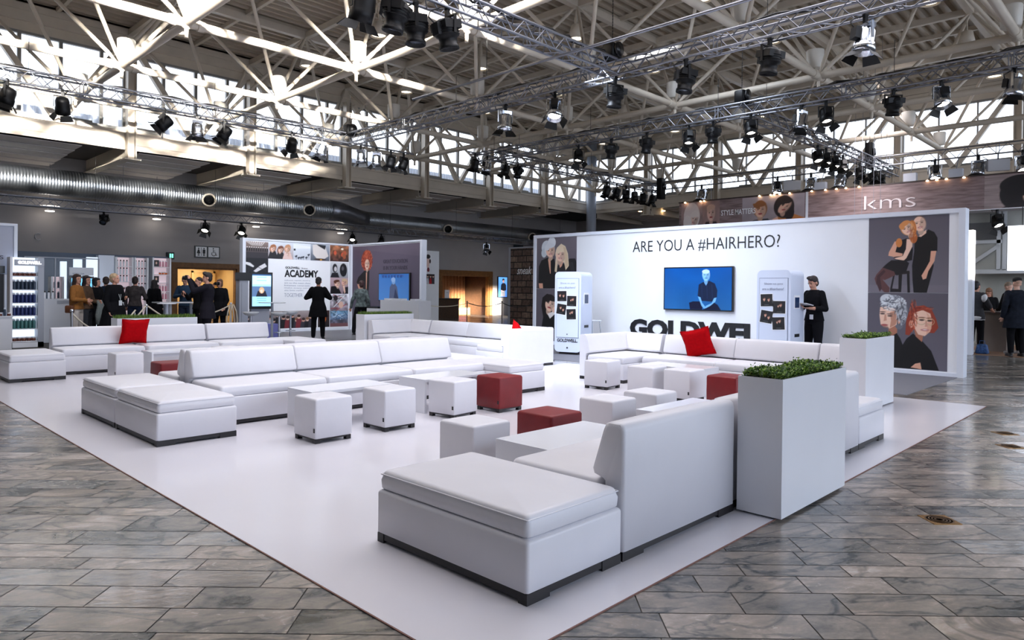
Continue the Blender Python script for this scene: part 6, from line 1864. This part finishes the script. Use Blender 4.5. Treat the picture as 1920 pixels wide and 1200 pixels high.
for j, y in enumerate((14.0, 13.35, 13.2, 11.03, 10.62, 10.5, 10.3, 9.95, 9.2, 8.75, 8.4, 8.1, 7.7, 5.75, 5.5, 5.25, 4.8)):
    m_ = MB().lathe([(0.0, 0), (0.035, 0.0), (0.04, 0.02), (0.0, 0.05)], (23.93, y, 4.9), (0, 0, 1), 8); m_.box(23.93, 24.0, y - .01, y + .01, 4.91, 4.925)
    tag(m_.build('picture_light', lamp_warm), 'tiny warm lamp on the brown banner edge, %s' % (('%s from the left' % (ordn + ('fifteenth', 'sixteenth', 'seventeenth'))[j])), 'lamp', 'tiny lamps on the top edge of the banner')
for j, y in enumerate((7.72, 7.5, 7.16, 6.96)):
    m_ = MB().cyl((23.6, y, 2.9), (23.6, y, 9.82), 0.006, 5); tag(m_.build('hanging_wire', alu), 'thin wire hanging in front of the brown banner, %s from the left' % ordn[j], 'wire', 'thin wires before the banner')
# posts and back panels of that stand
pw = MB().box(20.0, 20.25, 3.80, 4.02, 0.0, 3.05).build('white_post', mat('bright_post', (232, 236, 246), .3)); tag(pw, 'bright white square post just right of the display wall', 'post')
t = thing('stand_facade', 'grey framed barn style facade under the banner at the right edge', 'exhibition wall', (0, 0, 0))
gm = mat('grey_green_paint', (132, 134, 130), .6, noise=.06, nscale=3)
MB().box(24.4, 24.5, -2, 4.9, 2.1, 3.9).build('upper_board', gm, t)
f = MB(); f.box(24.36, 24.4, -2, 4.9, 2.1, 2.22)
for y in (4.8, 4.0, 3.86): f.box(24.36, 24.4, y - .05, y + .05, 2.2, 3.9)
f.box(24.36, 24.4, 3.9, 4.75, 2.98, 3.08); f.obox((24.38, 4.4, 2.6), (0, .42, -.32), (.02, 0, 0), (0, .03, .04)); f.build('frame', mat('light_grey_frame', (160, 164, 168), .5), t)
MB().box(24.9, 25.0, -2, 4.9, 0.0, 2.1).build('lower_board', gm, t)
for j, y in enumerate((4.4,)):
    MB().box(24.37, 24.4, 4.05, 4.75, 3.1, 3.6).build('dark_pane', mat('dark_pane', (54, 54, 56), .3), t)
t = thing('light_box', 'bright white light box hanging at the right edge', 'light box', (0, 0, 0))
MB().box(23.3, 23.42, 1.2, 3.62, 2.15, 3.38).build('box', mat('light_box_glow', (236, 242, 255), .5, emit=1.1), t); MB().cyl((23.36, 3.3, 3.38), (23.36, 3.3, 4.0), .01, 6).cyl((23.36, 1.6, 3.38), (23.36, 1.6, 4.0), .01, 6).build('wire', cable_m, t)
t = thing('bar_counter', 'brown grey counter where the group at the right edge stands', 'counter', (0, 0, 0))
MB().box(21.6, 22.6, 3.35, 4.0, 0, 1.0).build('counter_body', mat('taupe_board', (112, 100, 92), .6, noise=.1, nscale=4), t); MB().box(21.55, 22.65, 3.3, 4.05, 1.0, 1.04).build('countertop', mat('taupe_top', (88, 80, 76), .4), t)
wf = MB().box(20.2, 30, -4, 4.35, 0.0, 0.012).build('wood_floor', mat('stand_floor', (146, 112, 88), .5, noise=.1, nscale=5)); tag(wf, 'light brown stand floor at the right edge', 'floor covering')
bg_ = thing('carrier_bag', 'small blue patterned bag on the floor beside the counter at right', 'bag', (20.55, 3.68, 0.012))
MB().soft(-.1, .1, -.14, .14, 0, .24, rc=.04, re=.05, taper=.03).build('bag_body', mat('blue_bag', (70, 110, 170), .5, noise=.6, nscale=25), bg_)
MB().tube([(0, -.06, .22), (0, -.05, .32), (0, .05, .32), (0, .06, .22)], .008, 6).build('handle', mat('blue_bag', (70, 110, 170)), bg_)
# leaning hook stick
hs = MB().tube([(20.4, 3.98, .02), (20.4, 3.9, .26), (20.4, 3.86, .30), (20.4, 3.8, .30), (20.4, 3.78, .26)], .014, 6).build('hook_stick', wr); tag(hs, 'short pale hooked stick leaning beside the blue bag', 'stick')


# ================================================================== PEOPLE
def remesh(mb, name, material, parent, voxel, smooth=2, mats=None):
    o = mb.build(name, material, None)
    md = o.modifiers.new('r', 'REMESH'); md.mode = 'VOXEL'; md.voxel_size = voxel; md.use_smooth_shade = True
    if smooth:
        s = o.modifiers.new('s', 'SMOOTH'); s.iterations = smooth; s.factor = 0.5
    dg = bpy.context.evaluated_depsgraph_get()
    me = bpy.data.meshes.new_from_object(o.evaluated_get(dg))
    o.modifiers.clear(); old = o.data; o.data = me; bpy.data.meshes.remove(old); me.name = name
    if parent is not None:
        o.parent = parent
    return o


def limb(mb, pts, rs, n=12):
    """tapered limb with round joints"""
    for a, b, r1, r2 in zip(pts[:-1], pts[1:], rs[:-1], rs[1:]):
        mb.cyl(a, b, r1, n, r2)
    for p, r in zip(pts, rs):
        mb.ellipsoid(p, r, r, r, n, 8)


def loft(mb, rings, n=20):
    """rings: (centre, half width, half depth, yaw)"""
    vs = []
    for (c, a, b, yaw) in rings:
        c = Vector(c)
        for j in range(n):
            t = 2 * PI * j / n; x = a * math.copysign(abs(math.cos(t)) ** 0.85, math.cos(t)); y = b * math.copysign(abs(math.sin(t)) ** 0.85, math.sin(t))
            vs.append(c + Vector((x * math.cos(yaw) - y * math.sin(yaw), x * math.sin(yaw) + y * math.cos(yaw), 0)))
    k = len(rings)
    fs = [(i * n + j, i * n + (j + 1) % n, (i + 1) * n + (j + 1) % n, (i + 1) * n + j) for i in range(k - 1) for j in range(n)]
    fs += [tuple(reversed(range(n))), tuple(range((k - 1) * n, k * n))]
    mb.add(vs, fs, 0, True)


def person(label, x, y, face, h=1.75, skin=(206, 152, 128), hair=(50, 36, 30), hair_style='short', top=(22, 22, 26), bottom=(20, 20, 24), shoe=(24, 22, 24), z0=0.0,
           female=False, pose=None, coat=0.0, collar=True, sleeve=1.0, neck_skin=True, lean=0.0, head_pitch=0.0, head_yaw=0.0, stance=0.11, step=0.0, top_noise=0.0, jacket_name='jacket', bag=None, slim=1.0):
    """local frame: +y is where the chest faces, +x is the person's right hand side seen from behind = right"""
    t = thing('person', label, 'person', (x, y, z0), face - PI / 2)
    s = h / 1.75; t.scale = (s, s, s)
    v = Vector
    ly = lambda z: lean * max(0, z - 0.95)            # forward lean of the trunk
    sw = (0.185 if not female else 0.162) * slim; hw = 0.155 if not female else 0.165
    pel = v((0, 0, .95)); hipz = .90
    P_ = dict(shR=v((sw, ly(1.42), 1.42)), shL=v((-sw, ly(1.42), 1.42)),
              elR=v((sw + .055, ly(1.14) - .02, 1.14)), elL=v((-sw - .055, ly(1.14) - .02, 1.14)),
              wrR=v((sw + .06, ly(.9) + .05, .90)), wrL=v((-sw - .06, ly(.9) + .05, .90)),
              knR=v((stance, .02 + step, .49)), knL=v((-stance, .02 - step * .3, .49)),
              anR=v((stance + .01, -.01 + step * 1.2, .08)), anL=v((-stance - .01, -.01 - step * .8, .08)))
    for k_, val in (pose or {}).items():
        P_[k_] = v(val)
    hipR, hipL = v((.085, 0, hipz)), v((-.085, 0, hipz))
    cb = v((0, ly(1.46) + .0, 1.46)); ctr = cb + v((0, .015 + lean * .1, .165))
    hy = Matrix.Rotation(head_yaw, 3, 'Z') @ Matrix.Rotation(head_pitch, 3, 'X')
    ctr = cb + (Matrix.Rotation(head_pitch * .6, 3, 'X') @ v((0, .015, .165)))

    def trunk(mb, g, top_z=1.47, bot_z=0.86, flare=0.0):
        R = []
        for (z, a, b) in ((0.84, hw + .01, .105), (0.90, hw + .012, .115), (0.98, hw - .005, .108), (1.08, hw - .03 - (.012 if female else -.01), .095), (1.18, hw - .015, .105), (1.28, sw - .02, .118), (1.36, sw - .005, .112), (1.42, sw - .03, .095), (1.465, .09, .07), (1.49, .06, .058)):
            if z < bot_z - .001 or z > top_z + .03:
                continue
            f_ = flare * max(0, 1.1 - z)
            R.append((v((0, ly(z), z)), (a + g + f_) * slim ** .5, b + g + f_ * .8, 0))
        if bot_z < .84:
            R = [(v((0, 0, bot_z)), hw + .02 + g + flare * (1.1 - bot_z), .12 + g + flare * (1.1 - bot_z) * .8, 0)] + R
        loft(mb, R)

    def arms(mb, g, upto=1.0):
        for q in 'RL':
            a, e, w_ = P_['sh' + q], P_['el' + q], P_['wr' + q]
            end = e.lerp(w_, upto)
            a2 = a + v((-.02 if q == 'R' else .02, 0, -.01))
            limb(mb, [a2, e, end], [.058 + g, .044 + g, (.044 + (.029 - .044) * upto) + g])

    def legs(mb, g, upto=1.0):
        for q, hp in (('R', hipR), ('L', hipL)):
            k_, an = P_['kn' + q], P_['an' + q]
            limb(mb, [hp, hp.lerp(k_, .35), k_, k_.lerp(an, .35), k_.lerp(an, upto)], [.088 + g, .082 + g, .056 + g, .056 + g, .038 + g * 1.2])
    # --- one continuous body: head, trunk, arms with hands, legs
    mb = MB()
    trunk(mb, 0.0); arms(mb, 0.0); legs(mb, 0.0)
    mb.cyl(cb - v((0, 0, .04)), ctr - v((0, 0, .05)), .056 if not female else .048, 12, .052 if not female else .046)

    def hd(p):
        return ctr + hy @ v(p)
    R3 = hy
    mb.ellipsoid(hd((0, -.012, .03)), .076, .095, .095, 16, 12, rot=R3); mb.ellipsoid(hd((0, .018, -.035)), .060, .070, .082, 16, 12, rot=R3)
    mb.ellipsoid(hd((0, .088, -.02)), .013, .022, .026, 10, 8, rot=R3); mb.ellipsoid(hd((0, .070, -.088)), .026, .022, .022, 10, 8, rot=R3)
    for e in (-1, 1):
        mb.ellipsoid(hd((e * .077, -.01, -.01)), .012, .022, .032, 10, 8, rot=R3)
    for q in 'RL':                                   # hands
        e, w_ = P_['el' + q], P_['wr' + q]; d = (w_ - e).normalized(); sgn = 1 if q == 'R' else -1
        side = d.cross(v((0, 1, 0)) if abs(d.y) < .8 else v((0, 0, 1))).normalized()
        nrm = side.cross(d).normalized(); palm = w_ + d * .045
        rot = Matrix((side, nrm, d)).transposed()
        mb.ellipsoid(palm, .040, .019, .052, 12, 8, rot=rot)
        for k_ in range(4):
            o = w_ + d * .08 + side * (-.027 + .018 * k_); L = (.058, .068, .064, .05)[k_]
            m1 = o + d * L * .55 + nrm * .006; m2 = m1 + d * L * .4 + nrm * .022
            mb.cyl(o - d * .02, m1, .0092, 8, .0088); mb.cyl(m1, m2, .0088, 8, .0075); mb.ellipsoid(m1, .009, .009, .009, 8, 6); mb.ellipsoid(m2, .0076, .0076, .0076, 8, 6)
        tb = w_ + d * .03 - side * .034; t1 = tb - side * .02 + d * .035; t2 = t1 + d * .03 + nrm * .012
        mb.cyl(tb + side * .012, t1, .012, 8, .010); mb.cyl(t1, t2, .010, 8, .008); mb.ellipsoid(t1, .0105, .0105, .0105, 8, 6); mb.ellipsoid(t2, .0082, .0082, .0082, 8, 6)
    sk = mat('skin_%d_%d_%d' % skin, skin, .55, noise=.04, nscale=20)
    body = remesh(mb, 'body', sk, t, .0085, 1)
    # face
    f = MB()
    for e in (-1, 1):
        f.ellipsoid(hd((e * .030, .083, .008)), .013, .006, .006, 8, 6, rot=R3)
    f.build('eyes', mat('eye_dark', (40, 30, 28), .3), body)
    f = MB()
    for e in (-1, 1):
        f.ellipsoid(hd((e * .030, .085, .028)), .018, .006, .004, 8, 6, rot=R3)
    hm = mat('hair_%d_%d_%d' % hair, hair, .6, noise=.35, nscale=30, bump=.6, bscale=60)
    f.build('eyebrows', hm, body)
    MB().ellipsoid(hd((0, .088, -.056)), .022, .007, .007, 8, 6, rot=R3).build('lips', mat('lips', (160, 74, 72), .4), body)
    # hair
    if hair_style != 'bald':
        m_ = MB(); m_.ellipsoid(hd((0, -.024, .046)), .086, .098, .092, 16, 12, rot=R3)
        m_.ellipsoid(hd((0, -.055, -.01)), .078, .062, .085, 14, 10, rot=R3)
        if hair_style == 'quiff':
            m_.ellipsoid(hd((.01, .04, .115)), .062, .055, .034, 12, 8, rot=R3); m_.ellipsoid(hd((-.03, .06, .095)), .04, .035, .03, 12, 8, rot=R3)
        if hair_style == 'cropped':
            m_ = MB(); m_.ellipsoid(hd((0, -.02, .045)), .081, .095, .088, 16, 12, rot=R3)
        if hair_style in ('bob', 'long', 'curly'):
            m_.ellipsoid(hd((-.055, -.01, -.03)), .036, .06, .09, 12, 8, rot=R3); m_.ellipsoid(hd((.055, -.01, -.03)), .036, .06, .09, 12, 8, rot=R3); m_.ellipsoid(hd((0, .055, .085)), .06, .03, .03, 12, 8, rot=R3)
        if hair_style in ('long', 'curly'):
            m_.ellipsoid(hd((0, -.075, -.12)), .085, .05, .15, 12, 8, rot=R3); m_.ellipsoid(hd((-.06, -.02, -.12)), .03, .045, .12, 12, 8, rot=R3); m_.ellipsoid(hd((.06, -.02, -.12)), .03, .045, .12, 12, 8, rot=R3)
        remesh(m_, 'hair', hm, t, .009, 1)
    # trousers
    bm_ = mat('cloth_%d_%d_%d' % bottom, bottom, .9, spec=.15, noise=.12, nscale=12, bump=.25, bscale=30)
    m_ = MB(); legs(m_, .017, .93); loft(m_, [(v((0, 0, .84)), hw + .02, .115, 0), (v((0, 0, .92)), hw + .024, .125, 0), (v((0, 0, 1.02)), hw + .006, .115, 0)])
    remesh(m_, 'trousers', bm_, t, .011, 2)
    # top
    tm_ = mat('cloth_%d_%d_%d_t%d' % (*top, int(top_noise * 100)), top, .9, spec=.15, noise=.12 + top_noise, nscale=14, bump=.3, bscale=26)
    m_ = MB(); trunk(m_, .02 + coat * .012, 1.47, .86 - coat * .25, .05 + .10 * coat); arms(m_, .014 + coat * .006, sleeve)
    if collar:
        m_.lathe([(.066, 0), (.07, .05), (.055, .05)], tuple(cb - v((0, 0, .02))), (0, .1, 1), 14)
    remesh(m_, jacket_name, tm_, t, .011, 2)
    # shoes
    sm_ = mat('shoe_%d_%d_%d' % shoe, shoe, .4)
    for q in 'RL':
        a = P_['an' + q]; m_ = MB(); sgn = 1 if q == 'R' else -1
        m_.ellipsoid(a + v((0, 0, -.01)), .043, .05, .05, 12, 8)
        m_.ellipsoid(a + v((sgn * .01, .07, -.042)), .042, .115, .034, 14, 8); m_.box(a.x - .034 + sgn * .008, a.x + .036 + sgn * .008, a.y - .055, a.y + .16, a.z - .08, a.z - .06)
        remesh(m_, 'shoe', sm_, t, .009, 1)
    return t, P_, s


def held(name, mb, material, label, cat, t):
    """object carried by a person; stays a thing of its own, placed in the person's frame"""
    bpy.context.view_layer.update()
    o = mb.build(name, material); o.matrix_world = t.matrix_world.copy()
    bpy.context.view_layer.update()
    return tag(o, label, cat)


def facing(dx, dy):
    return math.atan2(dy, dx)


# man in black with tablet beside the right photo cabinet
t, P_, s = person('man in black long sleeved top reading a tablet before the display wall', 13.92, 5.27, facing(-1, .35), 1.80, hair=(44, 34, 32), hair_style='quiff', top=(18, 18, 22), bottom=(18, 18, 22), collar=False, head_pitch=-.35, slim=.95,
                  pose=dict(elR=(.25, .02, 1.15), wrR=(.10, .25, 1.17), elL=(-.25, .0, 1.13), wrL=(-.10, .24, 1.14)), sleeve=.55, jacket_name='sweater')
m_ = MB().obox((0, .31, 1.215), (.16, 0, 0), (0, .10, .02), (0, -.0015, .006)); held('tablet', m_, mat('tablet_white', (226, 228, 232), .3), 'white tablet held by the man in black before the display wall', 'tablet', t)
m_ = MB().box(-.10, -.02, .145, .152, .93, 1.02); held('name_badge', m_, white_paint, 'white badge on the belly of the man with the tablet', 'badge', t)
# man seen from behind before the academy board
t, P_, s = person('man in a black coat seen from behind before the academy board', 10.42, 17.85, facing(.62, .78), 1.78, hair=(26, 22, 24), hair_style='short', top=(12, 12, 15), bottom=(14, 14, 18), coat=.9, head_pitch=-.2, stance=.12,
                  pose=dict(elR=(.33, -.02, 1.17), wrR=(.16, .2, 1.22), elL=(-.33, -.02, 1.17), wrL=(-.16, .2, 1.22)), jacket_name='coat')
# woman in grey tweed jacket
t, P_, s = person('woman in grey tweed jacket and wide black trousers seen from behind at the corner stand', 12.52, 18.85, facing(.75, .66), 1.72, hair=(60, 32, 30), hair_style='short', top=(98, 108, 108), bottom=(16, 16, 20), female=True, top_noise=.5, head_yaw=.5, stance=.2, step=.1,
                  pose=dict(elL=(-.27, -.05, 1.12), wrL=(-.33, .0, .88), elR=(.25, -.04, 1.12), wrR=(.24, .05, .88)))
# three women
t, P_, s = person('woman in tan jacket and white trousers, left of the three women', 4.72, 19.2, facing(.75, -.66), 1.74, hair=(60, 40, 34), hair_style='long', top=(150, 100, 52), bottom=(206, 196, 188), shoe=(70, 60, 58), female=True, head_yaw=-.4,
                  pose=dict(elR=(.24, .04, 1.14), wrR=(.05, .24, 1.12), elL=(-.24, .04, 1.12), wrL=(-.02, .26, 1.06)))
m_ = MB(); m_.soft(.18, .30, -.12, .06, .82, 1.0, rc=.03, re=.03); m_.tube([(.24, -.03, 1.0), (.12, -.1, 1.3), (-.05, -.08, 1.47), (-.12, .08, 1.36), (.1, .14, 1.1), (.24, .0, 1.0)], .011, 6)
held('shoulder_bag', m_, mat('brown_bag', (110, 66, 40), .5), 'brown shoulder bag at the hip of the woman in the tan jacket', 'bag', t)
t, P_, s = person('woman in dark brown top beside the one in the tan jacket', 5.12, 19.95, facing(.75, -.66), 1.72, hair=(44, 28, 28), hair_style='long', top=(90, 70, 56), bottom=(60, 62, 68), female=True, head_yaw=-.4,
                  pose=dict(elR=(.22, .06, 1.14), wrR=(.06, .26, 1.08), elL=(-.24, .04, 1.1), wrL=(-.04, .26, 1.1)))
m_ = MB()
for k_ in range(4):
    m_.tube([(-.10 + .05 * k_, .30, 1.12), (-.12 + .06 * k_, .34, 1.0), (-.12 + .065 * k_, .30, .75), (-.10 + .06 * k_, .31, .5)], [.03, .04, .042, .03], 8)
held('grey_scarf', m_, mat('grey_knit', (132, 140, 138), .9, noise=.2, nscale=30, bump=.6, bscale=50), 'grey scarf hanging over the arm of one of the three women', 'scarf', t)
person('woman in black with black bob, right of the three women', 5.5, 20.55, facing(.5, -.85), 1.68, hair=(22, 18, 20), hair_style='bob', top=(16, 16, 20), bottom=(18, 18, 22), female=True, coat=.8, head_yaw=.3,
       pose=dict(elR=(.22, .06, 1.14), wrR=(.06, .22, 1.0)))
person('person in a dark blue coat partly hidden behind the blue screen group', 6.05, 21.7, facing(.2, .95), 1.72, hair=(56, 40, 34), top=(26, 34, 52), bottom=(24, 24, 30), coat=.6)
# blond woman with badge
t, P_, s = person('woman with short blond hair in a black coat wearing a badge', 5.28, 18.3, facing(.55, -.85), 1.76, hair=(196, 168, 132), hair_style='short', top=(16, 16, 20), bottom=(14, 14, 18), female=True, coat=1.6, collar=False, head_yaw=.25, slim=1.15,
                  pose=dict(elR=(.26, .0, 1.12), wrR=(.24, .08, .88), elL=(-.26, .02, 1.14), wrL=(-.06, .24, 1.18)), jacket_name='coat')
m_ = MB().box(-.05, .05, .168, .174, 1.0, 1.12); m_.tube([(-.06, .10, 1.44), (-.03, .155, 1.25), (0, .17, 1.12), (.03, .155, 1.25), (.06, .10, 1.44)], .005, 5)
held('name_badge', m_, mat('badge_white', (230, 236, 236), .4), 'white badge hanging before the woman with short blond hair', 'badge', t)
m_ = MB().obox((-.04, .31, 1.2), (.035, 0, 0), (0, .02, .07), (0, .004, 0)); held('mobile_phone', m_, black_plastic, 'phone in the hand of the woman with short blond hair', 'phone', t)
# people at the rack
person('man in a brown grey leather jacket seen from behind at the product racks', 6.8, 21.7, facing(.5, .86), 1.74, hair=(46, 32, 28), hair_style='short', top=(72, 66, 66), bottom=(30, 38, 58), top_noise=.3, stance=.13,
       pose=dict(elR=(.27, .05, 1.14), wrR=(.2, .26, 1.1)))
person('person in a long black coat at the right of the product racks', 7.42, 22.0, facing(.8, .5), 1.66, hair=(26, 20, 22), hair_style='long', top=(14, 14, 18), bottom=(14, 14, 18), female=True, coat=1.4)
t, P_, s = person('man in a blue denim jacket looking at his phone at the standing table', 7.85, 20.75, facing(-.5, -.86), 1.78, hair=(36, 30, 30), hair_style='quiff', top=(46, 66, 88), bottom=(40, 48, 66), head_pitch=-.55, lean=.1,
                  pose=dict(elR=(.27, .06, 1.16), wrR=(.07, .27, 1.22), elL=(-.27, .06, 1.16), wrL=(-.07, .27, 1.2)))
m_ = MB().obox((0, .37, 1.27), (.035, 0, 0), (0, .03, .06), (0, .004, -.002)); held('mobile_phone', m_, black_plastic, 'phone held by the man in the denim jacket', 'phone', t)
t, P_, s = person('man in a dark suit photographing towards the left with raised arms', 6.86, 16.8, facing(-.86, .5), 1.81, hair=(36, 28, 28), hair_style='quiff', top=(30, 28, 36), bottom=(28, 27, 34), coat=.7, head_yaw=.2,
                  pose=dict(elR=(.26, .24, 1.33), wrR=(.07, .38, 1.58), elL=(-.22, .26, 1.32), wrL=(-.06, .38, 1.56)))
m_ = MB().box(-.07, .07, .42, .47, 1.58, 1.68).cyl((0, .47, 1.63), (0, .53, 1.63), .035, 12); held('camera', m_, black_plastic, 'small camera held up by the man in the dark suit', 'camera', t)
person('man in black behind the man in the dark suit', 7.35, 18.55, facing(-.8, -.1), 1.72, hair=(54, 40, 36), hair_style='cropped', top=(16, 16, 20), bottom=(16, 16, 20), pose=dict(elR=(.25, .15, 1.18), wrR=(.12, .3, 1.3)))
t, P_, s = person('woman in black holding a camera to her eye beside the alcove frame', 8.6, 20.2, facing(-.72, -.69), 1.70, hair=(122, 84, 58), hair_style='bob', top=(20, 20, 24), bottom=(18, 18, 22), female=True, coat=.8, slim=1.1,
                  pose=dict(elR=(.24, .14, 1.26), wrR=(.12, .2, 1.5), elL=(-.24, .04, 1.12), wrL=(-.18, .12, .92)))
m_ = MB().box(-.07, .07, .14, .20, 1.57, 1.66).cyl((0, .2, 1.61), (0, .32, 1.61), .042, 14); held('camera', m_, black_plastic, 'black camera before the face of the woman by the alcove', 'camera', t)
person('person in black with light collar behind the brown plank counter', 23.15, 28.5, facing(.3, -.95), 1.70, hair=(96, 44, 34), hair_style='bob', top=(18, 18, 22), bottom=(18, 18, 22), female=True)
# group at the right edge
t, P_, s = person('person in grey vest over white T-shirt, cut by the white post', 20.75, 3.86, facing(.7, -.3), 1.80, z0=.012, hair=(24, 20, 22), hair_style='short', top=(72, 72, 76), bottom=(16, 16, 20), shoe=(200, 196, 190), coat=.15, sleeve=.25,
                  pose=dict(elR=(.27, .08, 1.16), wrR=(.2, .3, 1.04)), jacket_name='vest')
for q in (1, -1):
    m_ = MB(); m_.ellipsoid((q * .195, -.005, 1.345), .074, .074, .105, 12, 8); m_.build('shirt_sleeve', white_paint, t)
MB().soft(-.19, .19, -.15, .15, .80, .90, rc=.12, re=.02).build('shirt_hem', white_paint, t)
person('woman with long brown hair in black bending over the counter at the right edge', 22.9, 3.95, facing(-.9, -.1), 1.66, z0=.012, hair=(120, 84, 60), hair_style='long', top=(20, 20, 22), bottom=(18, 18, 22), female=True, head_pitch=-.6, lean=.15)
person('bald man with glasses in black leaning over the counter at the right edge', 21.2, 3.12, facing(.55, .8), 1.80, z0=.012, skin=(216, 170, 148), hair=(150, 130, 112), hair_style='cropped', top=(18, 18, 20), bottom=(16, 16, 20), shoe=(190, 190, 192), head_pitch=-.55, lean=.22, coat=.4,
       pose=dict(elL=(-.26, .14, 1.12), wrL=(-.12, .36, 1.06)))
t, P_, s = person('man in dark checked jacket and black cap, seen from behind at the right edge', 20.3, 2.95, facing(.8, .6), 1.86, z0=.012, skin=(214, 168, 146), hair=(190, 150, 128), hair_style='cropped', top=(28, 32, 42), bottom=(14, 14, 18), shoe=(20, 20, 22), coat=.9, slim=1.1, top_noise=.25, jacket_name='checked_jacket')
m_ = MB(); m_.lathe([(.088, 0), (.092, .03), (.085, .07), (.05, .095), (0, .1)], (0, .0, 1.675), (0, 0, 1), 18); m_.build('cap', mat('black_wool', (18, 18, 20), .9), t)
